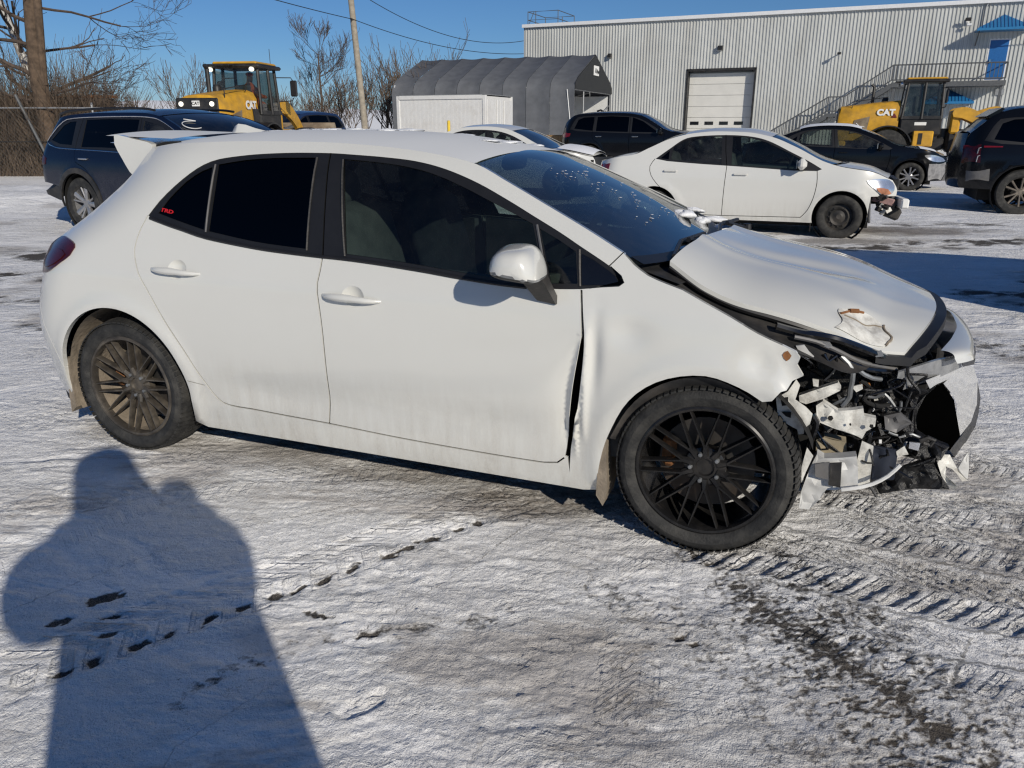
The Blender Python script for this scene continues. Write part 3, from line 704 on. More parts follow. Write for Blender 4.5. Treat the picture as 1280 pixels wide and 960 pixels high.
def crate():
    t = thing('wooden_crate', 'low brown wooden crate at the foot of the grey shelter', 'crate', (1.55, 27.0, gz(0, 27)-.02), rad(-22))
    for i in range(5):
        MB().box((0, -.35, .12+i*.2), (1.15, .03, .17)).build('plank', M['brown_wood'], t)
    for i in range(5): MB().box((-.46+i*.23, 0, 1.02), (.21, .7, .03)).build('plank', M['brown_wood'], t)
    MB().box((0, .02, .5), (1.05, .64, .98)).build('case', M['brown_wood'], t)
crate()

# ---------------------------------------------------------------- pole and wires
def pole():
    t = thing('utility_pole', 'leaning wooden utility pole in front of the thicket', 'utility pole', (-6.79, 38, .3))
    MB().tube([(0.05, 0, -.3), (-.16, 0, 3.5), (-.5, 0, 9.6)], [.155, .14, .12], 12).build('shaft', M['pole_wood'], t)
    b = MB()
    for z in (5.69, 7.2): b.tube([(-.05*z-.02, -.12, z), (-.05*z-.02, -.26, z)], .035, 8).lathe([(0, -.05), (.05, -.03), (.05, .04), (0, .05)], 10, 'z', (-.05*z-.02, -.27, z))
    b.build('insulator', M['loader_black'], t)
pole()
def wire(label, a, b, sag, r=.016):
    P = []
    for i in range(41):
        f = i/40; p = [a[k]+(b[k]-a[k])*f for k in range(3)]; p[2] -= sag*4*f*(1-f); P.append(p)
    o = MB().tube(P, r, 5).build('overhead_wire', M['wire_black']); tag(o, label, 'wire', 'overhead wires')
wire('black wire running from the leaning pole out over the yellow loader', (-7.05, 37.8, 6.0), (-12.6, 14, 6.1), .22)
wire('lower black wire from the leaning pole to the warehouse corner', (-7.05, 37.8, 6.0), (.66, 48.3, 5.45), .42)
wire('upper black wire from the leaning pole to the warehouse corner', (-7.12, 37.8, 7.3), (.66, 48.3, 6.13), .85)

# ---------------------------------------------------------------- bare trees, shrubs, brush
def grow(b, twigs, p, d, L, r, depth, rs, up=.12, spread=.55, kids=3, minr=.006):
    n = 5; pts = [p.copy()]; rr = [r]; q = p.copy(); dd = d.copy()
    for i in range(n):
        dd = (dd+Vector((rs.gauss(0, .13), rs.gauss(0, .13), rs.gauss(0, .08)+up*.25))).normalized()
        q = q+dd*L/n; pts.append(q.copy()); rr.append(max(minr, r*(1-.42*(i+1)/n)))
    (b if r > .022 else twigs).tube(pts, rr, 7 if r > .05 else 4 if r > .015 else 3, cap=False)
    if depth <= 0: return
    for k in range(kids+(1 if depth > 1 else 0)):
        i = rs.randint(2, n); ax = Vector((rs.gauss(0, 1), rs.gauss(0, 1), rs.gauss(0, .5))).normalized()
        nd = (dd+ax*spread*rs.uniform(.7, 1.4)+Vector((0, 0, up))).normalized()
        grow(b, twigs, pts[i], nd, L*rs.uniform(.55, .8), max(minr, rr[i]*rs.uniform(.45, .68)), depth-1, rs, up, spread, kids, minr)
def tree(name, label, loc, H, r, seed, depth=4, kids=3, up=.15, spread=.6, bark='bark', group=None, stems=1, minr=.008, lean=(0, 0), twigm='twig', first=.35):
    rs = random.Random(seed); t = thing(name, label, 'tree' if stems == 1 else 'shrub', loc, 0, group)
    b = MB(); tw = MB(); tk = MB()
    if stems == 1:
        P = [Vector((lean[0]*f+rs.gauss(0, .02)*H*.1, lean[1]*f, f*H*.78)) for f in [i/9 for i in range(10)]]
        R = [r*(1.15-.62*f) if f > 0.02 else r*1.35 for f in [i/9 for i in range(10)]]
        tk.tube(P, R, 12, cap=False)
        for i in range(2, 10):
            f = i/9
            if f < first: continue
            for k in range(2 if i < 9 else 4):
                a = rs.uniform(0, 6.28); d = Vector((math.cos(a), math.sin(a), rs.uniform(.1, .7))).normalized()
                if i == 9: d = Vector((rs.gauss(0, .4), rs.gauss(0, .4), 1)).normalized()
                grow(b, tw, P[i], d, H*rs.uniform(.2, .32)*(1.15-.45*f), R[i]*rs.uniform(.3, .5), depth, rs, up, spread, kids, minr)
        tk.build('trunk', M[bark], t)
    else:
        for k in range(stems):
            a = rs.uniform(0, 6.28); d = Vector((math.cos(a)*.45, math.sin(a)*.45, 1)).normalized()
            grow(b if k else tk, tw, Vector((rs.gauss(0, .25), rs.gauss(0, .25), 0)), d, H*rs.uniform(.42, .62), r*rs.uniform(.6, 1), depth, rs, .3, spread, kids, minr)
        tk.build('trunk', M[twigm], t, angle=80)
    if len(b.v): tw.add(b.v, b.f)
    tw.build('crown', M[twigm], t, angle=80, fixn=False)
    return t
def big_tree():
    rs = random.Random(5)
    t = thing('bare_tree', 'thick-trunked bare tree at the left behind the brush', 'tree', (-12.75, 22.5, .15))
    tk = MB(); P = [(.10, 0, -.2), (.04, 0, 1.2), (0, 0, 2.5), (.12, 0, 4.0), (.30, 0, 5.4), (.55, 0, 7.2)]
    tk.tube(smooth(P, .3), list(np.interp(np.linspace(0, 1, len(smooth(P, .3))), [0, .3, .6, 1], [.29, .215, .20, .17])), 14, cap=False); tk.build('trunk', M['bark'], t)
    tk2 = MB(); P2 = [(.14, -.05, 2.4), (.36, -.1, 4.2), (.62, -.15, 6.5)]; tk2.tube(smooth(P2, .4), .10, 10, cap=False).build('limb', M['bark'], t)
    b = MB(); tw = MB()
    for (p, d, L, r) in [((-.1, 0, 2.6), (-.9, -.1, .75), 1.5, .06), ((-.1, 0, 3.4), (-1, .2, .30), 2.2, .055), ((.1, 0, 3.9), (-1, 0, .45), 2.2, .05), ((.3, 0, 4.3), (1, 0, -.25), 2.0, .035), ((.3, 0, 2.2), (1, .1, .02), 1.3, .035), ((-.3, 0, 2.0), (-1, 0, .2), 1.6, .05), ((.5, 0, 5.6), (1, 0, .35), 2.4, .045), ((.4, 0, 5.2), (-1, .1, .4), 2.6, .08)]:
        grow(b, tw, Vector(p), Vector(d).normalized(), L, r, 4, rs, .02, .65, 3, .005)
    tw.add(b.v, b.f); tw.build('crown', M['twig'], t, angle=80, fixn=False)
big_tree()
tree('birch_tree', 'slender leaning white birch behind the thick bare tree', (-14.6, 26.5, .2), 8.0, .15, 8, 2, 2, .1, .5, 'birch_bark', None, 1, .007, (-1.5, 0), first=.25)
tree('bare_tree', 'small round-crowned bare tree beside the utility pole', (-10.35, 45, .4), 6.0, .075, 21, 3, 3, .22, .55, 'twig', None, 1, .008, first=.26)
k = 0
for i, (x, y, h) in enumerate([(-5.9, 42, 4.2), (-5.0, 43, 4.6), (-4.2, 44, 4.4), (-6.6, 44, 3.6), (-3.4, 46, 3.9), (-4.7, 40.5, 3.2)]):
    tree('bare_shrub', 'leafless brown shrub between the utility pole and the grey shelter', (x, y, .35), h, .05, 40+i, 3, 3, .2, .55, group='shrubs right of the pole', stems=6, minr=.010, twigm='brush_twig')
for i, (x, y, h) in enumerate([(-8.0, 42, 3.0), (-9.0, 41, 2.8), (-10.2, 42, 2.5), (-11.5, 41, 2.6), (-12.6, 42, 2.3)]):
    tree('bare_shrub', 'low leafless shrub left of the utility pole', (x, y, .35), h, .045, 60+i, 3, 3, .2, .6, group='shrubs left of the pole', stems=6, minr=.010, twigm='brush_twig')
for i, (x, y, h) in enumerate([(-16.2, 33, 2.9), (-14.6, 33, 2.6), (-17.8, 34, 3.2), (-13.0, 34, 3.2)]):
    tree('bare_shrub', 'sparse leafless shrub between the brush and the yellow loader', (x, y, .25), h, .04, 80+i, 3, 3, .2, .6, group='shrubs beyond the navy car', stems=5, minr=.008, twigm='brush_twig')
def brush():
    rs = np.random.default_rng(9); V = []; F = []
    for i in range(14000):
        x = rs.uniform(-26, -11.4); y = rs.uniform(22.6, 24.3); z = .15; h = rs.uniform(1.0, 2.75)*(1+.15*math.sin(x*1.3))
        d = np.array([rs.normal(0, .28), rs.normal(0, .2), 1.0]); p = np.array([x, y, z]); r = rs.uniform(.006, .013)
        for s_ in range(3):
            q = p+d*h/3+rs.normal(0, .05, 3); b = len(V)
            a = rs.uniform(0, 3.14); u = np.array([math.cos(a), math.sin(a), 0])*r*(1-.25*s_); v_ = np.array([-u[1], u[0], 0])
            V += [p+u, p-u*.5+v_, p-u*.5-v_, q+u*.7, q-u*.35+v_*.7, q-u*.35-v_*.7]
            F += [(b, b+1, b+4, b+3), (b+1, b+2, b+5, b+4), (b+2, b, b+3, b+5)]
            p = q; d = d+rs.normal(0, .25, 3); d[2] = abs(d[2])
    m = MB(); m.add(V, F); o = m.build('dry_brush', M['brush_twig'], sm=False, fixn=False)
    tag(o, 'dense dry brown brush along the chain-link fence', 'brush', kind='stuff')
brush()
def back_wall():
    t = thing('rusty_wall', 'low rusty brown wall half hidden in the brush', 'wall', (-12.0, 24.9, 0))
    for i in range(9):
        MB().box((-1.0-i*2.0, 0, 1.23), (1.98, .18, 2.1)).build('wall_panel', M['rusty_wall'], t)
    MB().box((-9.0, 0, 2.33), (18.2, .24, .08)).build('coping', M['rust'], t)
back_wall()
def fence():
    t = thing('chain_link_fence', 'grey chain-link fence with a tilted post in front of the brush', 'fence', (-11.3, 22.2, .14))
    b = MB()
    for i in range(130):
        x = -i*.11; b.tube([(x, 0, .05), (x-1.75, .0, 1.8)], .0025, 3, cap=False); b.tube([(x-1.75, .004, .05), (x, .004, 1.8)], .0025, 3, cap=False)
    b.build('wire_mesh', M['stair_grey'], t, sm=False, fixn=False)
    for x in (0, -3, -6, -9, -12, -15): MB().tube([(x, .03, -.1), (x, .03, 1.95)], .03, 8).build('post', M['galvanised'], t)
    MB().tube([(-1.3, -.06, .3), (-1.95, -.06, 2.15)], .04, 8).build('tilted_post', M['stair_grey'], t)
    MB().tube([(.3, .03, 1.82), (-15.5, .03, 1.82)], .02, 6).build('top_rail', M['galvanised'], t)
    MB().tube([(.3, .02, .95), (-15.5, .02, .93)], .016, 6).build('tension_wire', M['wire_black'], t)
fence()

# ---------------------------------------------------------------- car bodies: panels cut from a curved side surface
def in_poly(P, poly):
    x, y = P[:, 0], P[:, 1]; q = np.asarray(poly); c = np.zeros(len(P), bool); n = len(q); j = n-1
    for i in range(n):
        xi, yi = q[i]; xj, yj = q[j]
        m = ((yi > y) != (yj > y)) & (x < (xj-xi)*(y-yi)/((yj-yi) if yj != yi else 1e-12)+xi); c ^= m; j = i
    return c
def ribbon(pts, w):
    """thin closed polygon round a polyline (a panel gap)"""
    P = np.array(pts, float); T = np.gradient(P, axis=0); T /= np.linalg.norm(T, axis=1)[:, None]+1e-12
    N = np.stack([-T[:, 1], T[:, 0]], 1); P[0] -= T[0]*w*.5; P[-1] += T[-1]*w*.5
    return [tuple(p) for p in P+N*w/2]+[tuple(p) for p in (P-N*w/2)[::-1]]
def cut_side(regions, h, refine=()):
    V = []; E = []
    for r in regions:
        b = len(V); n = len(r['poly']); V += [Vector((p[0], p[1])) for p in r['poly']]; E += [(b+i, b+(i+1) % n) for i in range(n)]
    A = np.array([(v.x, v.y) for v in V]); lo = A.min(0); hi = A.max(0)
    G = []
    for (x0, x1, z0, z1, hh) in [(lo[0], hi[0], lo[1], hi[1], h)]+list(refine):
        k = 0; z = z0
        while z < z1:
            x = x0+(hh/2 if k % 2 else 0)
            while x < x1: G.append((x, z)); x += hh
            z += hh*.866; k += 1
    G = np.array(G)
    # keep interior points away from outlines
    seg0 = A; seg1 = np.array([A[e[1]] for e in E]); S0 = np.array([A[e[0]] for e in E]); d = seg1-S0; L2 = (d**2).sum(1)+1e-12
    keep = np.ones(len(G), bool)
    for i in range(0, len(G), 2000):
        g = G[i:i+2000, None]; t = np.clip(((g-S0)*d).sum(2)/L2, 0, 1); dist = np.sqrt(((g-(S0+t[..., None]*d))**2).sum(2)).min(1); keep[i:i+2000] = dist > h*.28
    V += [Vector(p) for p in G[keep]]
    ov, oe, of, *_ = delaunay_2d_cdt(V, E, [], 0, 1e-6)
    pts = np.array([(v.x, v.y) for v in ov]); tri = np.array([f for f in of if len(f) == 3])
    cen = pts[tri].mean(1); own = np.full(len(tri), -1)
    for k in range(len(regions)-1, -1, -1): own[in_poly(cen, regions[k]['poly'])] = k
    return pts, tri, own
def side_panel(name, pts, tri, Wf, side, mat, parent, off=0.0, flange=.02, disp=None):
    idx = np.unique(tri); re = {int(a): i for i, a in enumerate(idx)}; P = pts[idx]; T = np.array([[re[int(a)] for a in t] for t in tri])
    if len(T) == 0: return None
    x, z = P[:, 0], P[:, 1]; W = Wf(x, z)-off; e = .004
    Wx = (Wf(x+e, z)-Wf(x-e, z))/(2*e); Wz = (Wf(x, z+e)-Wf(x, z-e))/(2*e)
    N = np.stack([-Wx, -np.ones_like(Wx), -Wz], 1); N /= np.linalg.norm(N, axis=1)[:, None]
    co = np.stack([x, -W, z], 1)
    if disp is not None: co = disp(co)
    a = P[T[:, 1]]-P[T[:, 0]]; b = P[T[:, 2]]-P[T[:, 0]]; flip = (a[:, 0]*b[:, 1]-a[:, 1]*b[:, 0]) < 0   # outward = -y for the right side
    T[flip] = T[flip][:, ::-1]
    faces = [tuple(t) for t in T]; verts = [tuple(c) for c in co]; norms = [tuple(n) for n in N]
    if flange:
        cnt = {}
        for t in faces:
            for i in range(3): cnt[(t[i], t[(i+1) % 3])] = 1
        for (i, j) in list(cnt):
            if (j, i) not in cnt:
                p, q = co[i], co[j]; ed = q-p; nn = np.cross(ed, (0, 1, 0)); l = np.linalg.norm(nn)
                if l < 1e-9: continue
                nn = -nn/l; nn = -nn; b = len(verts)
                verts += [tuple(p), tuple(q), (q[0], q[1]+flange, q[2]), (p[0], p[1]+flange, p[2])]
                out = np.cross(ed, N[i]); out /= np.linalg.norm(out)+1e-9
                norms += [tuple(out)]*4; faces.append((b+1, b, b+3, b+2))
    if side > 0:
        verts = [(v[0], -v[1], v[2]) for v in verts]; norms = [(n[0], -n[1], n[2]) for n in norms]; faces = [f[::-1] for f in faces]
    me = bpy.data.meshes.new(name); me.from_pydata(verts, [], faces); me.materials.append(mat); me.shade_smooth()
    me.normals_split_custom_set_from_vertices(norms)
    o = bpy.data.objects.new(name, me); COL.objects.link(o)
    if parent: o.parent = parent
    return o
def top_sheet(name, mat, parent, edge, Wf, x0, x1, crown, u0=-1, u1=1, nx=24, nu=24, dz=0, thick=.0, wmul=1.0, p=2.0, pow_=None):
    """roof/hood/glass sheet between the two side edges: x0,x1 may be functions of u"""
    f0 = x0 if callable(x0) else (lambda u: x0); f1 = x1 if callable(x1) else (lambda u: x1)
    b = MB()
    def fn(a, c):
        u = u0+(u1-u0)*c; x = f0(u)+(f1(u)-f0(u))*a
        z = float(edge(x)); w_ = float(Wf(x, z))*wmul; k = 1-abs(u)**p
        return (x, u*w_, z+dz+float(crown(x))*k)
    b.grid(fn, nx, nu, flip=False)
    if thick:
        b.grid(lambda a, c: tuple(np.array(fn(a, c))-np.array((0, 0, thick))), nx, nu, flip=True)
    return b.build(name, mat, parent, angle=60)

# ---------------------------------------------------------------- wheels
def tyre_mesh(R, wd, rimr, blocks=0, n=64):
    h = wd/2
    prof = [(rimr-.012, h*.70), (rimr+.004, h*.86), (rimr+.018, h*.95), (rimr+(R-rimr)*.5, h*1.0), (R-.024, h*.95), (R-.009, h*.84), (R-.001, h*.66), (R, h*.3), (R, 0)]
    prof = prof+[(r, -y) for r, y in prof[-2::-1]]
    b = MB(); b.lathe(prof, n, 'y')
    if blocks:
        for i in range(blocks):                       # siped tread blocks with gaps between
            a = 2*math.pi*i/blocks; da = 2*math.pi/blocks*.36
            for sgn in (-1, 1):
                for (y0, y1, sk) in ((.42, .97, .25), (.05, .36, -.35)):
                    vs = []
                    for (aa, yy) in ((a-da, y0), (a+da, y0), (a+da, y1), (a-da, y1)):
                        ak = aa+sk*(yy-.4)*sgn*.06+(math.pi/blocks if y0 < .1 else 0)
                        rr0 = R-.012; rr1 = R+.006 if yy < .9 else R-.006
                        vs += [(rr0*math.cos(ak), sgn*yy*h, rr0*math.sin(ak)), (rr1*math.cos(ak), sgn*yy*h*(.985 if yy > .9 else 1), rr1*math.sin(ak))]
                    b.add(vs, [(1, 3, 5, 7), (0, 1, 3, 2), (2, 3, 5, 4), (4, 5, 7, 6), (6, 7, 1, 0)])
    return b
def spoke(b, a0, r0, a1, r1, w0, w1, y0, y1, t=.018, dep=.035):
    p = np.array([r0*math.cos(a0), r0*math.sin(a0)]); q = np.array([r1*math.cos(a1), r1*math.sin(a1)])
    d = (q-p)/np.linalg.norm(q-p); n = np.array([-d[1], d[0]]); vs = []
    for (c, w_, y) in ((p, w0, y0), (q, w1, y1)):
        for s_, dy in ((-1, .0), (-.45, -.010), (.45, -.010), (1, .0), (.8, dep), (-.8, dep)):
            pp = c+n*w_*s_*.5; vs.append((pp[0], y+dy, pp[1]))
    fs = [(i, (i+1) % 6, 6+(i+1) % 6, 6+i) for i in range(6)]+[(0, 1, 2, 3, 4, 5), (11, 10, 9, 8, 7, 6)]
    b.add(vs, fs)
def make_wheel(parent, loc, R, wd, rimr, style, rz=0, rim_mat='rim_alloy', blocks=0, spin=0, side=-1, sub=True):
    """outer face looks towards -y for side -1"""
    wh = bpy.data.objects.new('wheel', None); COL.objects.link(wh); wh.parent = parent; wh.location = loc
    wh.rotation_euler = (0, 0, rz+(0 if side < 0 else math.pi)); wh.empty_display_size = .1
    ty = tyre_mesh(R, wd, rimr, blocks, 72 if blocks else 36).build('tyre', M['rubber'], wh, angle=30)
    h = wd/2; b = MB(); bar = None
    if style == 'mesh10':
        bar = MB().lathe([(rimr+.004, -h*.70), (rimr-.012, -h*.62), (rimr-.016, -h*.3), (rimr-.03, h*.7), (rimr-.0, h*.8)], 56, 'y').build('rim_barrel', M['mud' if rim_mat == 'rim_bronze' else rim_mat], wh)
        MB().lathe([(rimr-.014, -h*.60), (rimr-.014, -h*.80), (rimr-.009, -h*.90), (rimr-.001, -h*.915), (rimr+.006, -h*.88), (rimr+.008, -h*.78)], 72, 'y').build('rim_lip', M[rim_mat], wh, angle=25)
    else: b.lathe([(rimr+.002, -h*.80), (rimr+.004, -h*.72), (rimr-.010, -h*.66), (rimr-.016, -h*.3), (rimr-.03, h*.7), (rimr-.0, h*.8)], 56 if blocks else 32, 'y')
    if style == 'mesh10':
        for k in range(10):
            a = 2*math.pi*k/10+spin
            for s_ in (-1, 1): spoke(b, a+s_*rad(16.8), .082, a+s_*rad(5.0), rimr-.010, .0135, .0085, -h*.56, -h*.74, dep=.020)
            spoke(b, a+rad(18), .045, a+rad(18), .092, .034, .020, -h*.48, -h*.56, dep=.02)
        b.lathe([(0, -h*.42), (.030, -h*.44), (.034, -h*.52), (.060, -h*.52), (.074, -h*.46), (.078, -h*.2), (.02, h*.1)], 40, 'y')
    elif style == 'ten':
        for k in range(5):
            a = 2*math.pi*k/5+spin
            for s_ in (-1, 1): spoke(b, a+s_*rad(9), .05, a+s_*rad(15), rimr-.008, .030, .036, -h*.55, -h*.74)
        b.lathe([(0, -h*.56), (.05, -h*.58), (.075, -h*.45), (.078, -h*.2)], 24, 'y')
    elif style == 'five':
        for k in range(5):
            a = 2*math.pi*k/5+spin
            spoke(b, a, .05, a, rimr-.008, .055, .085, -h*.5, -h*.74); spoke(b, a+rad(20), .06, a+rad(24), rimr-.008, .022, .03, -h*.46, -h*.72)
        b.lathe([(0, -h*.56), (.05, -h*.58), (.08, -h*.45), (.085, -h*.2)], 24, 'y')
    elif style == 'steel':
        b.lathe([(0, -h*.30), (.035, -h*.34), (.055, -h*.22), (.085, -h*.16), (.10, -h*.34), (rimr*.60, -h*.46), (rimr*.72, -h*.22), (rimr-.018, -h*.12)], 32, 'y')
        for k in range(12):
            a = 2*math.pi*k/12; b.lathe([(0, 0), (.011, 0), (.011, .006), (0, .006)], 8, 'y', (rimr*.66*math.cos(a), -h*.40, rimr*.66*math.sin(a)))
    elif style == 'loader':
        b.lathe([(0, -h*.1), (.12, -h*.15), (.16, -h*.4), (rimr*.5, -h*.42), (rimr*.55, -h*.15), (rimr*.92, -h*.12), (rimr-.01, -h*.6)], 32, 'y')
    rim = b.build('rim', M[rim_mat], wh, angle=28)
    if sub and style != 'loader':
        for k in range(5):
            a = 2*math.pi*k/5+rad(36)+spin
            MB().lathe([(0, -.012), (.007, -.010), (.0095, 0), (.0095, .02)], 10, 'y', (.052*math.cos(a), -h*.53 if style != 'steel' else -h*.36, .052*math.sin(a))).build('lug_nut', M['steel_grey'], rim)
        MB().lathe([(0, .006), (.04, .005), (rimr*.72, .0), (rimr*.72, .022), (.04, .024)], 36, 'y').build('brake_disc', M['disc_steel'], wh)
        MB().box((-.135, .0, .03), (.05, .07, .12), bev=.015).build('brake_caliper', M['rust'], wh)
    return wh

# ---------------------------------------------------------------- a complete parked car from a table of curves
def build_car(P):
    o = thing(P['name'], P['label'], 'car', P['loc'], P['yaw'], P.get('group'))
    wk = knots(*P['w']); tk = knots(*P['tuck']); E = knots(*P['edge']); xr = knots(*P['xr']); xf = knots(*P['xf'])
    aR = P['arch']; WB = P['WB']; wz = P['R']; zs = P['sill']; pm = M[P['paint']]
    def Wf(x, z):
        x = np.asarray(x, float); z = np.asarray(z, float)
        dr = np.maximum(x-xr(z), 0); df = np.maximum(xf(z)-x, 0)
        rr = np.where(dr < .35, P.get('rc', .22)*np.clip(1-dr/.35, 0, 1)**2.5, 0)+np.where(df < .6, P.get('fc', .30)*np.clip(1-df/.6, 0, 1)**2.5, 0)
        fl = 0
        for cx in (0, WB):
            q = np.hypot(x-cx, z-wz); fl = fl+.012*np.exp(-((q-aR-.02)/.05)**2)
        return wk(x)-tk(z)-rr+fl
    zz = np.linspace(zs+.02, float(E(P['xf'][0][1] if False else xf(.6))), 2)
    top = [(x, float(E(x))) for x in np.arange(P['edge'][0][0], P['edge'][-1][0]+1e-6, .06)]
    zt_r = top[0][1]; zt_f = top[-1][1]
    rear = [(float(xr(z)), z) for z in np.linspace(P['zr'], zt_r, 10)]; front = [(float(xf(z)), z) for z in np.linspace(zt_f, P['zf'], 10)]
    def a_at(z): return math.degrees(math.asin(max(-1, min(1, (z-wz)/aR))))
    ra = a_at(zs)
    bottom = [front[-1]] + [(WB+aR*math.cos(rad(ra))+.02, P['zf'])]+arc(WB, wz, aR, ra, 180-ra)+lin([(WB-aR*math.cos(rad(ra))-.02, zs), (aR*math.cos(rad(ra))+.02, zs)], .1)+arc(0, wz, aR, ra, 180-ra)+[(-aR*math.cos(rad(ra))-.02, P['zr'])]
    shell = rear[:-1]+top+front[1:-1]+bottom
    R_ = []
    for g in P.get('gaps', []): R_.append(dict(poly=ribbon(g, .009), kind='gap'))
    for nm, poly, mt in P['panes']: R_.append(dict(poly=poly, kind='pane', name=nm, mat=mt))
    R_.append(dict(poly=P['dlo'], kind='trim', name='window_trim'))
    for nm, poly in P['doors']: R_.append(dict(poly=poly, kind='door', name=nm))
    if P.get('clad'):
        for cx in (0, WB): R_.append(dict(poly=arc(cx, wz, aR+.075, ra-2, 182-ra), kind='clad', name='arch_cladding'))
        R_.append(dict(poly=[(.2, zs-.02), (WB-.2, zs-.02), (WB-.2, zs+.10), (.2, zs+.10)], kind='clad', name='sill_cladding'))
        R_.append(dict(poly=[(-1.5, 0), (-.3, 0), (-.3, P['zr']+.20), (-1.5, P['zr']+.20)], kind='clad', name='bumper_cladding'))
    R_.append(dict(poly=shell, kind='body', name='body_side'))
    pts, tri, own = cut_side(R_, P.get('h', .07))
    ins = in_poly(pts[tri].mean(1), shell)
    body = None
    for s in (-1, 1):
        for k, r in enumerate(R_):
            t = tri[(own == k) & ins]
            if len(t) == 0: continue
            if r['kind'] == 'gap':
                side_panel('gap_shade', pts, t, Wf, s, M['void_black'], o, off=.007, flange=0); continue  # black strip: shade between the panels painted in
            m = {'pane': M[r.get('mat') or 'glass_dark'], 'trim': M['black_trim'], 'door': pm, 'body': pm, 'clad': M[P['clad']] if P.get('clad') else pm}[r['kind']]
            ob = side_panel(r['name'], pts, t, Wf, s, m, o, off={'pane': .010, 'trim': .004, 'clad': -.012}.get(r['kind'], 0), flange=.03 if r['kind'] != 'pane' else 0)
            if r['kind'] == 'door':
                for (hx, hz) in P.get('handles', []):
                    if in_poly(np.array([(hx, hz)]), r['poly'])[0]:
                        yy = float(Wf(hx, hz))*s
                        MB().box((hx, yy+s*.022, hz), (.19, .022, .028), bev=.008).box((hx-.07, yy+s*.008, hz), (.03, .03, .02)).box((hx+.07, yy+s*.008, hz), (.03, .03, .02)).build('handle', M[P.get('handle_mat', P['paint'])], ob)
    cr = knots(*P['crown'])
    xb = P['xb']   # rear deck end, rear glass top, roof end (windshield top), windshield base, hood front
    hp = P.get('hood_mat', P['paint'])
    if xb[0] > P['edge'][0][0]+.05: top_sheet('boot_lid', pm, o, E, Wf, P['edge'][0][0], xb[0], cr, nx=8)
    top_sheet('rear_glass', M['glass_dark'], o, E, Wf, lambda u: xb[0]+P.get('rbow', -.10)*(1-u*u), xb[1], cr, nx=10, dz=-.004)
    roof = top_sheet('roof', pm, o, E, Wf, xb[1], lambda u: xb[2]+.05*(1-u*u), cr, nx=20, dz=0)
    top_sheet('windshield', M['glass_screen'], o, E, Wf, lambda u: xb[2]+.05*(1-u*u), lambda u: xb[3]+.16*(1-u*u), cr, u0=-.97, u1=.97, nx=12, dz=-.006)
    top_sheet('cowl', M['black_trim'], o, E, Wf, lambda u: xb[3]+.16*(1-u*u)-.01, lambda u: xb[3]+.20*(1-u*u)+.10, cr, nx=3, dz=-.03)
    if not P.get('no_hood'): top_sheet('hood', M[hp], o, E, Wf, lambda u: xb[3]+.20*(1-u*u)+.06, lambda u: xb[4]+.06*(1-u*u), cr, u0=-.975, u1=.975, nx=16, dz=.004)
    # end caps
    def cap(name, xl, z0, z1, bulge, sgn, mat, pw=2.2, n=10):
        b = MB()
        def fn(a, c):
            z = z0+(z1-z0)*a; u = -1+2*c; x = float(xl(z)); w_ = float(Wf(x, z))
            return (x+sgn*bulge(z)*(1-abs(u)**pw), u*w_, z)
        return b.grid(fn, n, 20).build(name, mat, o, angle=60)
    rb = knots(*P.get('rbulge', [(0, .10), (2, .10)])); fb = knots(*P.get('fbulge', [(0, .22), (2, .22)]))
    zb = P.get('zbump', .62)
    cap('rear_bumper', xr, P['zr'], zb, rb, -1, M[P.get('rbump_mat', P['paint'])]); cap('tailgate', xr, zb, zt_r, rb, -1, pm)
    if P.get('front', True):
        cap('front_bumper', xf, P['zf'], P.get('zfb', .58), fb, 1, M[P.get('fbump_mat', P['paint'])]); cap('grille', xf, P.get('zfb', .58), zt_f, fb, 1, M[P.get('grille_mat', 'black_trim')])
    # cabin and under side
    fl = float(wk(1.2)); xa, xz = P['edge'][0][0]+.25, P['xf'][0][1]-.25
    MB().box(((xa+xz)/2, 0, (zs+.30)/2+.06), (xz-xa, 2*(fl-.26), .34)).box((WB/2, 0, zs+.08), (WB-.95, 2*(fl-.1), .10)).build('underbody', M['under_black'], o)
    bz = P['belt']
    MB().box((WB/2-.1, 0, .50), (WB-.5, 2*(fl-.12), .10)).box((WB+.05, 0, .62), (1.1, 2*(fl-.30), .3)).box((-.25, 0, .66), (.9, 2*(fl-.3), .34)).build('floor_pan', M['under_black'], o)
    dx = xb[3]-.28
    MB().prism([(dx-.25, bz-.28), (dx+.35, bz-.32), (dx+.32, bz-.06), (dx-.05, bz-.0), (dx-.22, bz-.05)], -(fl-.12), fl-.12).build('dashboard', M['seat_cloth'], o)
    for (sx, sy) in [(WB*.50, -.36), (WB*.50, .36), (WB*.18, -.36), (WB*.18, .36)]:
        b = MB().box((sx+.05, sy, bz-.42), (.5, .5, .18), bev=.06).box((sx-.24, sy, bz-.10), (.16, .48, .62), rotm(0, -14, 0), bev=.06).box((sx-.34, sy, bz+.28), (.09, .25, .17), rotm(0, -10, 0), bev=.04)
        b.build('seat', M['seat_cloth'], o)
    ring = [(dx-.30+.06*math.cos(a), .36+.18*math.sin(a), bz-.05+.18*math.cos(a)) for a in np.linspace(0, 2*math.pi, 24, endpoint=False)]
    MB().tube(ring, .014, 6, closed=True).build('steering_wheel', M['seat_cloth'], o)
    # mirrors
    if P.get('mirror'):
        mx, mz = P['mirror']
        for s in (-1, 1):
            yy = float(Wf(mx, mz)); m_ = MB().box((mx, s*(yy+.11), mz+.03), (.13, .22, .15), bev=.05).build('mirror', M[P.get('mirror_mat', P['paint'])], o)
            MB().box((mx+.01, s*(yy+.02), mz-.03), (.08, .08, .05), bev=.015).build('mirror_stalk', M['black_trim'], m_)
            MB().box((mx-.064, s*(yy+.115), mz+.03), (.012, .18, .11)).build('mirror_glass', M['chrome'], m_)
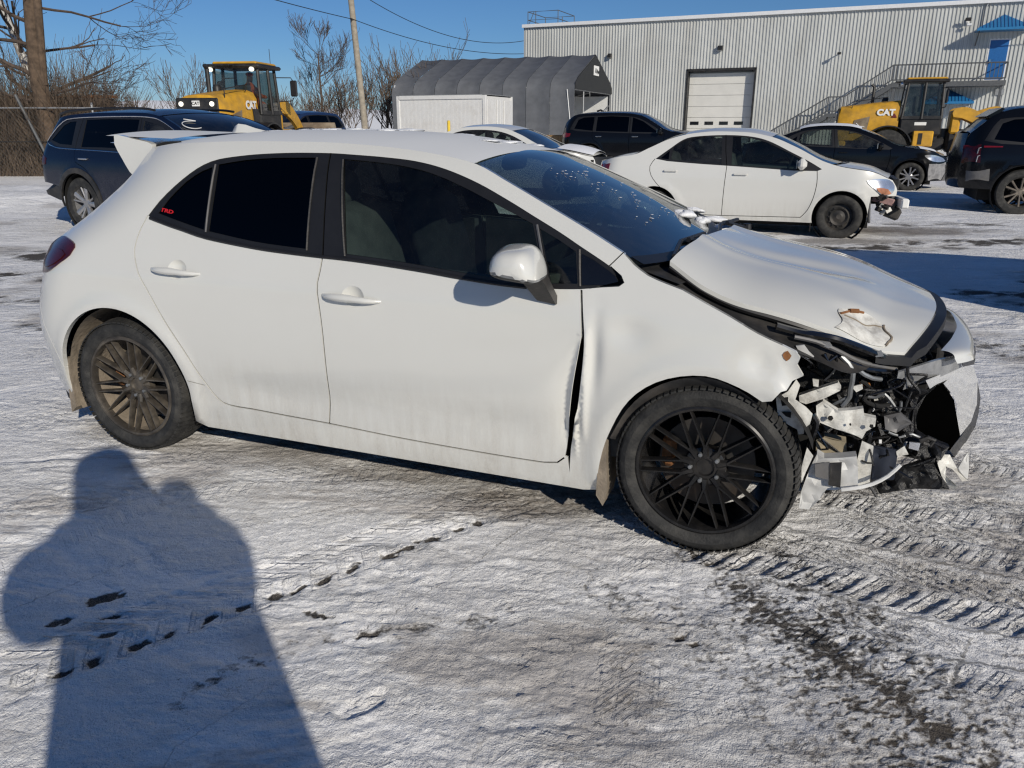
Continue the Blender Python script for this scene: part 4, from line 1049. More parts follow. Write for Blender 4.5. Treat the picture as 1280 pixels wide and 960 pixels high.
    for (cx, rz) in ((0, 0), (WB, P.get('steer', 0))):
        for s in (-1, 1):
            make_wheel(o, (cx, s*(P['tr']-P['tw']/2), wz+P.get('sink', 0)), wz, P['tw'], P['rimr'], P['style'], rz, P['rim_mat'], side=s, sub=P.get('lugs', False))
            a = MB(); a.lathe([(aR-.005, -.24), (aR-.005, .0)], 32, 'y', (cx, s*(P['tr']-.02) if s > 0 else -(P['tr']-.02)+.24, wz)); a.build('wheel_liner', M['under_black'], o)
    if P.get('flaps'):
        for cx in P['flaps']: MB().box((cx, -(P['tr']-.10), zs+.03), (.02, .2, .30), bev=.006).build('mud_flap', M['under_black'], o)
    o['_'] = 0; del o['_']
    return o, Wf, E
def patch(name, mat, parent, Wf, poly, side=-1, off=.006, h=.05, flange=.02):
    """a lamp or badge that follows the side surface"""
    R_ = [dict(poly=poly)]; pts, tri, own = cut_side(R_, h); return side_panel(name, pts, tri[own == 0], Wf, side, mat, parent, -off, flange)

STD_TUCK = [(.1, .10), (.25, .04), (.40, .012), (.60, 0), (.78, .004), (.90, .022), (1.0, .055), (1.1, .10), (1.2, .152), (1.3, .212), (1.38, .27), (1.5, .40)]
SUV_TUCK = [(.1, .08), (.3, .03), (.55, .004), (.8, 0), (.95, .008), (1.08, .035), (1.2, .075), (1.35, .135), (1.5, .20), (1.62, .27), (1.75, .38)]
G = rad(-21.0)
# white sedan with a broken nose
def yaris():
    WBs = 2.55; f = Vector((4.50, 10.90)); c, s = math.cos(G), math.sin(G); loc = (f.x-WBs*c-.0, f.y-WBs*s)
    off = Vector((-s, c))*.74; loc = (loc[0]+off.x, loc[1]+off.y, 0.0)
    dlo = smooth([(-.02, 1.035), (.16, 1.17), (.34, 1.30), (.52, 1.345), (.9, 1.365), (1.25, 1.35), (1.52, 1.29), (1.85, 1.14), (2.10, 1.02), (2.26, .93)], .05)+[(2.20, .905)]+smooth([(1.9, .905), (1.2, .945), (.6, .975), (.15, 1.005)], .08)
    bs = [(.93, 1.365), (.96, 1.15), (1.00, .95), (.99, .7), (.985, .5), (.98, .27)]
    rdr = smooth([(-.03, 1.03), (-.09, .93), (-.06, .80), (.06, .66), (.24, .52), (.36, .38), (.40, .27)], .05)
    fdf = smooth([(2.20, .905), (2.215, .75), (2.19, .55), (2.13, .38), (2.05, .28)], .05)
    P = dict(name='sedan', label='small white sedan with a smashed-off front bumper and black steel wheels', loc=loc, yaw=G, WB=WBs, R=.30, arch=.355, sill=.21, paint='white_paint_b', zr=.30, zf=.585,
        w=[(-.9, .81), (0, .838), (1.2, .842), (2.55, .838), (3.0, .815), (3.3, .74)], tuck=STD_TUCK, edge=[(-.86, .985), (-.6, 1.05), (-.36, 1.085), (-.1, 1.20), (.15, 1.31), (.45, 1.385), (.8, 1.415), (1.2, 1.405), (1.55, 1.345), (1.9, 1.21), (2.3, 1.02), (2.5, .965), (2.9, .90), (3.14, .80)],
        xr=[(.2, -.86), (.5, -.92), (.8, -.90), (1.0, -.86)], xf=[(.2, 3.18), (.45, 3.22), (.65, 3.24), (.80, 3.16)], crown=[(-.9, .02), (-.3, .04), (.6, .05), (1.3, .055), (2.2, .05), (3.2, .05)], xb=(-.34, .36, 1.56, 2.36, 3.10), belt=.94,
        dlo=dlo, panes=[('front_window', [(1.06, .965), (1.03, 1.345), (1.25, 1.33), (1.5, 1.27), (1.82, 1.13), (1.98, 1.05), (2.02, .925), (1.6, .94)], 'glass_front'), ('rear_window', [(.20, 1.03), (.22, 1.20), (.36, 1.29), (.52, 1.33), (.88, 1.345), (.92, .975), (.6, .995)], 'glass_clear'), ('quarter_window', [(.05, 1.04), (.17, 1.15), (.17, 1.03)], 'glass_dark')],
        doors=[('front_door', bs+[(2.05, .28)]+fdf[::-1][1:]+[(2.2, 1.0), (1.3, 1.38)]), ('rear_door', rdr+[(.98, .27)]+bs[::-1][1:]+[(.45, 1.36), (.1, 1.15)])], gaps=[bs, rdr, fdf, [(.40, .27), (.98, .265), (2.05, .28)]], handles=[(1.20, .845), (.22, .875)], mirror=(2.0, .965), R2=.3, tr=.80, tw=.19, rimr=.195, style='steel', rim_mat='rim_steel', zfb=.60, fbump_mat='under_black', front=False, flaps=(2.55-.36,), fc=.20)
    o, Wf, E = build_car(P)
    # lamp and broken nose (right front)
    hl = patch('headlight', M['reflector'], o, Wf, smooth([(2.84, .79), (2.98, .815), (3.12, .80), (3.20, .72), (3.18, .62), (3.05, .61), (2.95, .68)], .04, True), -1, .012)
    patch('turn_signal', M['lamp_orange'], hl, Wf, smooth([(2.97, .70), (3.12, .68), (3.17, .62), (3.05, .615)], .04, True), -1, .020)
    patch('taillight', M['lamp_red'], o, Wf, [(-.88, .93), (-.84, .95), (-.70, .96), (-.72, .86), (-.80, .74), (-.88, .72)], -1, .008)
    rs = random.Random(3)
    MB().box((3.28, -.30, .50), (.10, .95, .13), rotm(0, 0, 8), bev=.02).build('crash_bar', M['letter_white'], o)
    MB().box((3.10, .0, .56), (.06, 1.2, .42), bev=.01).build('radiator', M['under_black'], o)
    MB().box((3.22, .1, .72), (.10, 1.0, .16), bev=.02).build('grille_remains', M['dark_plastic'], o)
    MB().box((3.22, -.12, .36), (.22, .9, .16), rotm(0, 20, 0), bev=.03).build('lower_grille', M['dark_plastic'], o)
    b = MB()
    for k in range(16): b.box((3.0+rs.uniform(0, .2), -.72+rs.uniform(0, .25), .33+rs.uniform(0, .28)), (rs.uniform(.05, .16), .03, rs.uniform(.03, .1)), rotm(rs.uniform(-60, 60), rs.uniform(-60, 60), rs.uniform(-60, 60)))
    b.build('broken_plastic', M['dark_plastic'], o, sm=False)['kind'] = 'stuff'
    b = MB()
    for k in range(5): b.box((3.02+rs.uniform(0, .16), -.72+rs.uniform(0, .15), .34+rs.uniform(0, .2)), (rs.uniform(.04, .09), .03, rs.uniform(.03, .06)), rotm(rs.uniform(-60, 60), rs.uniform(-60, 60), 20))
    b.build('bent_metal', M['torn_white'], o, sm=False)['kind'] = 'stuff'
    MB().box((3.08, -.62, .53), (.28, .05, .09), rotm(0, 12, -12), bev=.01).build('bumper_support', simple('pink_primer', (.42, .26, .24), .6, var=.3), o)
    MB().box((2.92, -.76, .40), (.03, .06, .34), rotm(0, -6, 0), bev=.01).build('splash_panel', M['grey_plastic'], o)
    return o
yaris()
# black sedan behind it
def elantra():
    WBs = 2.70; f = Vector((9.0, 18.25)); c, s = math.cos(G), math.sin(G); off = Vector((-s, c))*.80; loc = (f.x-WBs*c+off.x, f.y-WBs*s+off.y, gz(9, 18)-.01)
    dlo = smooth([(-.15, 1.03), (.1, 1.20), (.4, 1.31), (.8, 1.345), (1.2, 1.33), (1.55, 1.26), (1.95, 1.10), (2.28, .93)], .06)+[(2.22, .90)]+smooth([(1.9, .905), (1.2, .93), (.5, .96), (.1, .99)], .1)
    bs = [(1.0, 1.35), (1.04, 1.1), (1.07, .93), (1.05, .6), (1.05, .27)]; rdr = smooth([(.0, 1.0), (-.04, .85), (.1, .65), (.33, .45), (.42, .27)], .06); fdf = smooth([(2.24, .9), (2.25, .7), (2.2, .45), (2.1, .27)], .06)
    P = dict(name='sedan', label='black sedan with silver alloy wheels and snow on its roof', loc=loc, yaw=G, WB=WBs, R=.315, arch=.365, sill=.20, paint='black_paint', zr=.3, zf=.22,
        w=[(-1, .85), (0, .89), (1.2, .895), (2.7, .89), (3.1, .86), (3.5, .74)], tuck=STD_TUCK, edge=[(-.98, 1.0), (-.6, 1.06), (-.3, 1.12), (.1, 1.27), (.5, 1.375), (.9, 1.40), (1.3, 1.385), (1.65, 1.31), (2.0, 1.18), (2.4, .99), (2.7, .93), (3.1, .86), (3.42, .74)],
        xr=[(.2, -1.0), (.5, -1.05), (.8, -1.03), (1.0, -.98)], xf=[(.2, 3.42), (.4, 3.46), (.6, 3.47), (.75, 3.42)], crown=[(-1, .02), (.6, .05), (1.3, .055), (2.2, .05), (3.4, .05)], xb=(-.4, .45, 1.58, 2.45, 3.36), belt=.93,
        dlo=dlo, panes=[('front_window', [(1.13, .95), (1.08, 1.32), (1.3, 1.30), (1.6, 1.22), (1.95, 1.07), (2.05, .92), (1.6, .925)], 'glass_clear'), ('rear_window', [(.25, 1.0), (.28, 1.22), (.45, 1.295), (.8, 1.325), (.96, 1.32), (1.01, .96), (.6, .975)], 'glass_clear'), ('quarter_window', [(.0, 1.03), (.22, 1.18), (.20, 1.01)], 'glass_dark')],
        doors=[('front_door', bs+[(2.1, .27)]+fdf[::-1][1:]+[(2.24, 1.0), (1.3, 1.36)]), ('rear_door', rdr+[(1.05, .27)]+bs[::-1][1:]+[(.5, 1.35), (.1, 1.2)])], gaps=[bs, rdr, fdf], handles=[(1.25, .83), (.22, .87)], mirror=(2.02, .95), tr=.86, tw=.2, rimr=.215, style='ten', rim_mat='rim_alloy', fbump_mat='grey_plastic')
    o, Wf, E = build_car(P)
    patch('headlight', M['reflector'], o, Wf, smooth([(2.95, .78), (3.15, .79), (3.36, .72), (3.42, .66), (3.25, .64), (3.08, .68)], .05, True), -1, .008)
    patch('bumper_corner', simple('silver_grey', (.22, .22, .23), .5, var=.3, dirt=(.4, .4, .4), dirtamt=.5, dscale=6), o, Wf, [(3.07, .60), (3.2, .60), (3.44, .63), (3.46, .40), (3.40, .24), (3.1, .24), (3.07, .42)], -1, .006)
    sn = top_sheet('snow', M['snow'], None, E, Wf, .25, 1.60, knots((0, .06), (2, .062)), u0=-.97, u1=.97, dz=.018, nx=30, nu=30)
    sn.location = o.location; sn.rotation_euler = o.rotation_euler; tag(sn, 'thin white snow on the roof of the black sedan', 'snow', kind='stuff')
    sn = top_sheet('snow', M['snow'], None, E, Wf, 2.85, 3.2, knots((0, .055), (4, .055)), u0=-.9, u1=.9, dz=.012, nx=20, nu=20)
    sn.location = o.location; sn.rotation_euler = o.rotation_euler; tag(sn, 'strip of snow across the hood of the black sedan', 'snow', kind='stuff')
elantra()
# navy three-row SUV at the left
def atlas():
    yaw = rad(-28); c, s = math.cos(yaw), math.sin(yaw); off = Vector((-s, c))*.85; loc = (-6.24+off.x, 11.76+off.y, .02)
    dlo = smooth([(-.72, 1.26), (-.60, 1.38), (-.42, 1.515), (-.2, 1.56), (.6, 1.578), (1.4, 1.568), (1.75, 1.50), (2.2, 1.30), (2.5, 1.14)], .08)+[(2.45, 1.10)]+smooth([(1.6, 1.12), (.5, 1.15), (-.25, 1.17), (-.5, 1.19)], .1)
    trim_in = lambda a: a
    bs = [(1.28, 1.57), (1.30, 1.1), (1.30, .7), (1.29, .36)]; rdr = smooth([(.02, 1.55), (-.02, 1.16), (.0, .98), (.22, .88), (.46, .62), (.50, .36)], .08); fdf = [(2.45, 1.1), (2.45, .8), (2.4, .36)]
    P = dict(name='suv', label='dark navy three-row SUV behind the white hatchback\'s rear spoiler', loc=loc, yaw=yaw, WB=2.98, R=.38, arch=.44, sill=.33, paint='navy_paint', zr=.42, zf=.35,
        w=[(-1.1, .93), (0, .98), (1.3, .985), (3, .98), (3.5, .93), (3.9, .8)], tuck=SUV_TUCK, edge=[(-.92, 1.36), (-.8, 1.48), (-.6, 1.575), (-.3, 1.622), (.5, 1.648), (1.2, 1.642), (1.6, 1.60), (2.0, 1.48), (2.4, 1.28), (2.75, 1.16), (3.2, 1.09), (3.75, .95)],
        xr=[(.3, -1.0), (.6, -1.10), (.9, -1.10), (1.15, -1.04), (1.42, -.90), (1.7, -.75)], xf=[(.3, 3.82), (.6, 3.86), (.95, 3.78)], crown=[(-1, .03), (1, .06), (2.4, .06), (3.8, .06)], xb=(-.90, -.55, 1.62, 2.72, 3.68), belt=1.14, rc=.30,
        dlo=dlo, panes=[('front_window', [(1.36, 1.16), (1.35, 1.535), (1.7, 1.47), (2.1, 1.30), (2.3, 1.17)], 'glass_clear'), ('rear_window', [(.10, 1.18), (.10, 1.55), (.6, 1.56), (1.24, 1.55), (1.25, 1.165), (.6, 1.18)], 'glass_dark'), ('quarter_window', smooth([(-.64, 1.27), (-.40, 1.475), (-.26, 1.525), (-.12, 1.53), (-.12, 1.205), (-.42, 1.22)], .3, True), 'glass_dark')],
        doors=[('front_door', bs+[(2.4, .36)]+fdf[::-1]+[(2.2, 1.35), (1.7, 1.62)]), ('rear_door', rdr+[(1.29, .36)]+bs[::-1])], gaps=[bs, rdr, fdf], handles=[(.20, 1.02), (1.5, 1.0)], handle_mat='chrome', mirror=(2.35, 1.17), tr=.96, tw=.25, rimr=.245, style='five', rim_mat='rim_alloy', clad='dark_plastic', zbump=.75, rbulge=[(0, .12), (2, .12)])
    o, Wf, E = build_car(P)
    ch = MB(); P1 = [(x, -(float(Wf(x, z))+.004), z) for x, z in smooth([(-.74, 1.25), (-.61, 1.39), (-.43, 1.53), (-.2, 1.575), (.6, 1.593), (1.4, 1.583), (1.75, 1.515), (2.2, 1.315), (2.5, 1.13), (1.6, 1.105), (.5, 1.135), (-.25, 1.155), (-.52, 1.175)], .08, True)]
    ch.tube(P1, .008, 5, closed=True).build('chrome_window_line', M['chrome'], o)
    patch('taillight', M['lamp_dark'], o, Wf, smooth([(-1.08, 1.08), (-.95, 1.10), (-.72, 1.02), (-.74, .93), (-.98, .90), (-1.09, .92)], .1, True), -1, .008)
    for sd in (-1, 1):
        r = [(x, sd*(float(Wf(x, float(E(x))))-.02), float(E(x))+.035+.02*math.sin(min(1, (x+.75)/.3)*1.57)) for x in np.linspace(-.72, 1.5, 16)]
        MB().tube(r, .018, 6).build('roof_rail', M['black_trim'], o)
    MB().box((-.98, -.55, 1.02), (.01, .01, .01)).build('badge', M['chrome'], o)
    # paper slip and scribble behind the windshield
    ws = lambda x, u, d: Vector((x, u*float(Wf(x, float(E(x)))), float(E(x))+.06*(1-u*u)+d))
    a, b_, c_, d_ = ws(2.38, -.15, .012), ws(2.38, .12, .012), ws(2.62, .12, .012), ws(2.62, -.15, .012)
    MB().add([a, b_, c_, d_], [(0, 1, 2, 3)]).build('paper_slip', M['letter_white'], o)
    sc = [ws(1.9+.25*f+.05*math.sin(9*f), -.75+.16*math.sin(7*f), .012) for f in np.linspace(0, 1, 24)]
    MB().tube(sc, .006, 4).build('chalk_marking', M['letter_white'], o)
atlas()
# black SUV by the grey shelter
SUVP = dict(WB=2.91, R=.38, arch=.44, sill=.36, zr=.42, zf=.40, w=[(-1, .90), (0, .95), (1.3, .955), (3, .95), (3.4, .9), (3.8, .78)], tuck=SUV_TUCK,
    edge=[(-.86, 1.42), (-.7, 1.56), (-.5, 1.65), (.3, 1.70), (1.0, 1.69), (1.5, 1.62), (1.9, 1.44), (2.3, 1.22), (2.6, 1.15), (3.1, 1.09), (3.6, .97)], xr=[(.3, -.86), (.6, -.95), (.9, -.95), (1.15, -.92), (1.42, -.86), (1.7, -.7)], xf=[(.3, 3.68), (.6, 3.74), (.95, 3.64)],
    crown=[(-1, .03), (1, .06), (3.8, .06)], xb=(-.80, -.48, 1.5, 2.5, 3.55), belt=1.13, tr=.93, tw=.25, rimr=.25, style='five', rim_mat='rim_alloy', mirror=(2.15, 1.15), zbump=.75,
    dlo=smooth([(-.66, 1.22), (-.50, 1.52), (-.3, 1.595), (.6, 1.62), (1.3, 1.58), (1.7, 1.44), (2.25, 1.13)], .08)+smooth([(2.2, 1.10), (1.0, 1.12), (-.4, 1.17)], .1),
    doors=[('front_door', [(1.2, 1.62), (1.22, .36), (2.25, .36), (2.28, 1.1), (1.7, 1.5)]), ('rear_door', [(.1, 1.6), (.1, .95), (.48, .6), (.5, .36), (1.22, .36), (1.2, 1.62)])], gaps=[[(1.2, 1.6), (1.22, 1.1), (1.22, .38)], smooth([(.1, 1.58), (.08, 1.0), (.3, .8), (.48, .55), (.5, .38)], .08), [(2.27, 1.1), (2.26, .4)]], handles=[(1.4, 1.02), (.28, 1.02)])
SUV_PANES = [('front_window', [(1.28, 1.15), (1.27, 1.565), (1.6, 1.45), (2.0, 1.2), (2.05, 1.14)], 'glass_dark'), ('rear_window', [(.18, 1.17), (.18, 1.58), (.6, 1.60), (1.16, 1.575), (1.17, 1.15)], 'glass_dark'), ('quarter_window', [(-.52, 1.24), (-.42, 1.5), (-.25, 1.565), (.08, 1.58), (.08, 1.18)], 'glass_dark')]
def suv(label, loc, yaw, paint_, **k):
    P = dict(SUVP); P.update(name='suv', label=label, loc=loc, yaw=yaw, paint=paint_, panes=SUV_PANES); P.update(k)
    return build_car(P)
def jeep():
    c, s = math.cos(G), math.sin(G); off = Vector((-s, c))*.82
    o, Wf, E = suv('black SUV parked in front of the shelter\'s open end', (2.40+off.x, 25.0+off.y, .18), G, 'black_paint', handle_mat='chrome', rim_mat='rim_black')
    patch('taillight', M['lamp_red'], o, Wf, smooth([(-.94, 1.08), (-.80, 1.13), (-.62, 1.10), (-.64, 1.02), (-.85, .98), (-.95, 1.0)], .1, True), -1, .01)
    MB().tube([(.1, .3, 1.74), (.0, .3, 1.80), (-.12, .3, 1.76)], .03, 6).build('roof_antenna', M['black_trim'], o)
jeep()
def rover():
    c, s = math.cos(G), math.sin(G); off = Vector((-s, c))*.86
    ed = [(-.86, 1.34), (-.7, 1.50), (-.5, 1.66), (-.2, 1.745), (.5, 1.78), (1.2, 1.76), (1.6, 1.69), (2.0, 1.48), (2.4, 1.25), (2.7, 1.18), (3.2, 1.12), (3.6, 1.0)]
    o, Wf, E = suv('big black SUV cut off at the right edge of the picture', (8.72+off.x, 13.75+off.y, .03), G, 'black_paint', edge=ed, style='ten', rim_mat='rim_dirty', w=[(-1, .92), (0, .98), (1.3, .985), (3, .98), (3.8, .8)], tr=.96)
    tl = patch('taillight', M['lamp_dark'], o, Wf, [(-.94, 1.14), (-.70, 1.16), (-.68, .86), (-.94, .84)], -1, .012)
    for z in (1.05, .92): MB().tube([(-.74, -(float(Wf(-.74, z))+.016), z-.05), (-.73, -(float(Wf(-.73, z))+.016), z+.05), (-.70, -(float(Wf(-.70, z+.05))+.016), z+.06)], .010, 5).build('lamp_bar', M['reflector'], tl)
    patch('red_marker', M['lamp_red'], o, Wf, [(-.66, 1.14), (-.38, 1.135), (-.38, 1.115), (-.66, 1.11)], -1, .008)
    patch('bumper_scuff', M['grey_plastic'], o, Wf, [(-.86, .72), (-.52, .76), (-.50, .56), (-.84, .54)], -1, .006)
    MB().prism([(-.66, 1.62), (-.44, 1.76), (-.40, 1.735), (-.56, 1.60)], -.62, .62).build('rear_spoiler', M['black_paint'], o)
rover()
def far_suv():
    o, Wf, E = suv('small-looking dark blue SUV far off beneath the small bare tree', (-7.0, 29.0, gz(0, 29)+.02), rad(-115), 'blue_paint', front=True)
far_suv()
def offcam_suv():
    suv('dark SUV outside the right edge that throws the blue shadow', (5.78, 5.95, 0), G, 'black_paint')
offcam_suv()
# second white sedan, mostly hidden behind the hatchback's roof
def sedan2():
    WBs = 2.70; c, s = math.cos(G), math.sin(G); fx, fy = 1.25, 16.75
    dlo = smooth([(-.1, 1.03), (.15, 1.20), (.5, 1.31), (.9, 1.335), (1.3, 1.31), (1.65, 1.22), (2.0, 1.06), (2.25, .93)], .06)+[(2.2, .9)]+smooth([(1.9, .905), (1.0, .94), (.2, .98)], .1)
    P = dict(name='sedan', label='white sedan half hidden behind the white hatchback\'s roof, hood under snow', loc=(fx-WBs*c, fy-WBs*s, gz(0, 17)), yaw=G, WB=WBs, R=.315, arch=.365, sill=.22, paint='white_paint_b', zr=.3, zf=.3,
        w=[(-1, .84), (0, .88), (1.2, .885), (2.7, .88), (3.1, .85), (3.5, .74)], tuck=STD_TUCK, edge=[(-.98, 1.0), (-.5, 1.08), (-.2, 1.14), (.2, 1.30), (.6, 1.385), (1.0, 1.40), (1.4, 1.37), (1.8, 1.25), (2.2, 1.07), (2.45, .98), (2.9, .92), (3.3, .82)],
        xr=[(.2, -1.0), (.6, -1.04), (1.0, -.98)], xf=[(.2, 3.30), (.5, 3.36), (.82, 3.3)], crown=[(-1, .02), (.6, .05), (3.4, .05)], xb=(-.4, .5, 1.62, 2.42, 3.26), belt=.93, dlo=dlo, panes=[('front_window', [(1.15, .95), (1.10, 1.295), (1.35, 1.27), (1.65, 1.17), (2.0, 1.0), (2.05, .92)], 'glass_clear'), ('rear_window', [(.15, 1.01), (.2, 1.17), (.5, 1.28), (1.03, 1.305), (1.07, .955)], 'glass_clear')],
        doors=[('front_door', [(1.08, 1.33), (1.08, .28), (2.1, .28), (2.22, .9), (1.7, 1.24)]), ('rear_door', [(.1, 1.1), (.0, .8), (.4, .28), (1.08, .28), (1.08, 1.33)])], gaps=[[(1.07, 1.3), (1.1, .95), (1.08, .3)]], handles=[(1.25, .84)], mirror=(2.0, .95), tr=.85, tw=.2, rimr=.21, style='ten', rim_mat='rim_alloy', fbump_mat='under_black')
    o, Wf, E = build_car(P)
    MB().box((3.44, 0, .52), (.14, 1.45, .22), rotm(0, 8, 0), bev=.04).build('bare_bumper_core', M['dark_plastic'], o)
    for sy in (-.30, .30):
        MB().lathe([(0, -.03), (.10, -.03), (.10, .03), (0, .03)], 16, 'y', (1.0, sy-.06, 1.13)).build('headrest_ring', M['under_black'], o)
    sn = top_sheet('snow', M['snow'], None, E, Wf, 2.62, 3.28, knots((0, .075), (4, .075)), u0=-.95, u1=.95, dz=.03, nx=20, nu=24)
    sn.location = o.location; sn.rotation_euler = o.rotation_euler; tag(sn, 'snow lying on the hood of the half hidden white sedan', 'snow', kind='stuff')
sedan2()

# ---------------------------------------------------------------- wheel loaders
def flat_text(txt, size, mat, parent, M4, name='lettering', bold=.02, depth=.004):
    me = text_mesh(txt, size, depth, bold*size); me.materials.append(M[mat]); o = bpy.data.objects.new(name, me); COL.objects.link(o); o.parent = parent; o.matrix_local = M4; return o
def side_mat(x, y, z, sx=1, sz=1):
    return Matrix.Translation((x, y, z)) @ Matrix(((1, 0, 0), (0, 0, -1), (0, 1, 0))).to_4x4() @ Matrix.Diagonal((sx, sz, 1, 1))
def back_mat(x, y, z):
    return Matrix.Translation((x, y, z)) @ Matrix(((0, 0, -1), (-1, 0, 0), (0, 1, 0))).to_4x4()
def wheel_loader(label, loc, yaw, lit):
    L = thing('wheel_loader', label, 'loader', loc, yaw, 'yellow wheel loaders')
    Y, K = M['cat_yellow'], M['loader_black']
    # engine hood: arched sections along x
    st = [(-1.62, .52, 1.98), (-1.55, .56, 2.06), (-1.0, .58, 2.12), (-.3, .60, 2.20), (.30, .60, 2.25)]
    b = MB(); sec = []
    for x, w_, zt in st: sec.append([(x, -w_, .95), (x, -w_-.02, 1.5), (x, -w_+.01, zt-.22), (x, -w_+.10, zt-.06), (x, -w_+.26, zt), (x, 0, zt+.02), (x, w_-.26, zt), (x, w_-.10, zt-.06), (x, w_-.01, zt-.22), (x, w_+.02, 1.5), (x, w_, .95)])
    n = len(sec[0]); vs = [p for s in sec for p in s]
    b.add(vs, [(i*n+j, (i+1)*n+j, (i+1)*n+j+1, i*n+j+1) for i in range(len(st)-1) for j in range(n-1)]+[tuple(range(n))]).build('engine_hood', Y, L, angle=40)
    g = MB().box((-1.63, 0, 1.54), (.06, 1.10, .92), bev=.05).build('rear_grille', K, L)
    for k in range(9): MB().box((-1.665, 0, 1.12+k*.06), (.012, .84, .022)).build('slat', M['loader_black'], g)
    for s in (-1, 1):
        MB().lathe([(0, -.02), (.055, -.02), (.055, .02), (0, .02)], 16, 'x', (-1.665, s*.40, 1.86)).build('rear_lamp', M['head_lamp_glow' if lit else 'reflector'], g)
    MB().box((-1.665, .02, 1.87), (.02, .20, .13), bev=.005).build('name_plate', M['letter_white'], g)
    flat_text('CAT', .10, 'loader_black', g, back_mat(-1.677, .02, 1.87))
    MB().box((-1.67, -.03, 1.33), (.02, .13, .08)).build('reflector_triangle', M['lamp_red'], g)
    for s in (-1, 1):
        v = MB().prism([(-1.18, 1.18), (-1.08, 1.62), (-.60, 1.74), (-.66, 1.26)], s*.615, s*.59).build('side_vent', M['bucket_steel'], L)
        MB().tube([(-.92, s*.625, 1.25), (-.90, s*.625, 1.42), (-1.02, s*.625, 1.52)], .012, 4).tube([(-.90, s*.625, 1.42), (-.74, s*.625, 1.40)], .012, 4).build('vent_mark', M['letter_white'], v)
    flat_text('CAT', .27, 'letter_white', L, side_mat(-.12, -.632, 1.86, 1.05, 1), bold=.05)
    MB().prism([(.06, 1.70), (.24, 1.70), (.15, 1.84)], -.634, -.62).build('logo_triangle', simple('logo_maroon', (.16, .02, .02), .5), L)
    if lit:
        p = MB().prism([(-.02, 1.45), (.28, 1.45), (.28, 1.78), (-.06, 1.78)], -.640, -.625).build('model_decal', K, L); p.location = (0, 0, 0)
    # cab
    C = MB().box((.98, 0, 1.42), (1.28, 1.30, .62), bev=.06).box((.98, 0, 1.08), (1.15, 1.1, .25)).build('cab_base', K, L)
    posts = [(.38, .66), (.98, .69), (1.58, .62)]
    for (x, w_) in posts:
        for s in (-1, 1): MB().tube([(x, s*w_, 1.65), (x+(.08 if x < .5 else -.06 if x > 1.5 else 0), s*(w_-.05), 2.80)], .045, 8).build('cab_post', K, L)
    for s in (-1, 1):
        MB().add([(.44, s*.655, 1.74), (1.53, s*.625, 1.74), (1.49, s*.58, 2.74), (.48, s*.615, 2.74)], [(0, 1, 2, 3)]).build('side_window', M['glass_clear'], L)
        MB().box((.98, s*.665, 1.70), (1.18, .06, .10)).build('window_sill', K, L)
    MB().add([(.36, -.62, 1.72), (.36, .62, 1.72), (.44, .58, 2.76), (.44, -.58, 2.76)], [(0, 1, 2, 3)]).build('rear_window', M['glass_clear'], L)
    MB().add([(1.60, -.58, 1.3), (1.60, .58, 1.3), (1.54, .54, 2.76), (1.54, -.54, 2.76)], [(0, 1, 2, 3)]).build('front_window', M['glass_clear'], L)
    r = MB().box((.98, 0, 2.85), (1.40, 1.46, .10), bev=.04).build('cab_roof', K, L)
    MB().box((1.0, 0, 2.925), (1.22, 1.24, .08), bev=.035).build('roof_cap', Y, r)
    MB().box((.22, .35, 2.86), (.26, .75, .05), bev=.02).build('rear_visor', K, r)
    for y in (-.55, .6): MB().lathe([(0, -.05), (.055, -.04), (.055, .03), (0, .03)], 12, 'x', (.26, y, 2.76)).build('work_lamp', M['head_lamp_glow' if lit else 'reflector'], r)
    MB().tube([(1.5, -.5, 2.9), (1.5, -.5, 3.35)], .008, 5).build('radio_antenna', K, r)
    MB().box((.98, 0, 1.80), (.40, .50, .16), bev=.05).box((.80, 0, 2.10), (.14, .46, .60), bev=.05).build('operator_seat', M['seat_cloth'], L)
    MB().box((1.36, 0, 1.85), (.2, .5, .28), bev=.04).build('console', K, L)
    for s in (-1, 1):
        m_ = MB().tube([(1.52, s*.62, 2.62), (1.62, s*1.0, 2.62), (1.62, s*1.05, 2.55)], .014, 6).tube([(1.55, s*.62, 2.0), (1.62, s*1.0, 2.02), (1.62, s*1.05, 2.1)], .014, 6).build('mirror_arm', K, L)
        MB().box((1.60, s*1.08, 2.34), (.07, .20, .42), bev=.03).build('mirror', K, m_)
    MB().box((.98, -.66, 1.50), (.36, .012, .10)).build('door_decal', M['letter_white'], L) if not lit else None
    MB().tube([(-.55, .25, 2.1), (-.55, .25, 2.72), (-.64, .25, 2.80)], .055, 10).build('exhaust_stack', K, L)
    MB().lathe([(0, 0), (.11, 0), (.11, .16), (.07, .22), (0, .22)], 14, 'z', (-.15, .25, 2.15)).build('air_intake', K, L)
    MB().tube([(-1.2, -.5, 2.02), (-1.2, -.5, 2.22), (-.1, -.5, 2.36), (-.1, -.5, 2.2)], .014, 6).build('grab_rail', K, L)
    # chassis, fenders, steps
    MB().box((.2, 0, .85), (3.2, .75, .4), bev=.05).build('rear_frame', K, L)
    MB().box((-1.45, 0, .95), (.35, 1.1, .5), bev=.06).build('counterweight', Y, L)
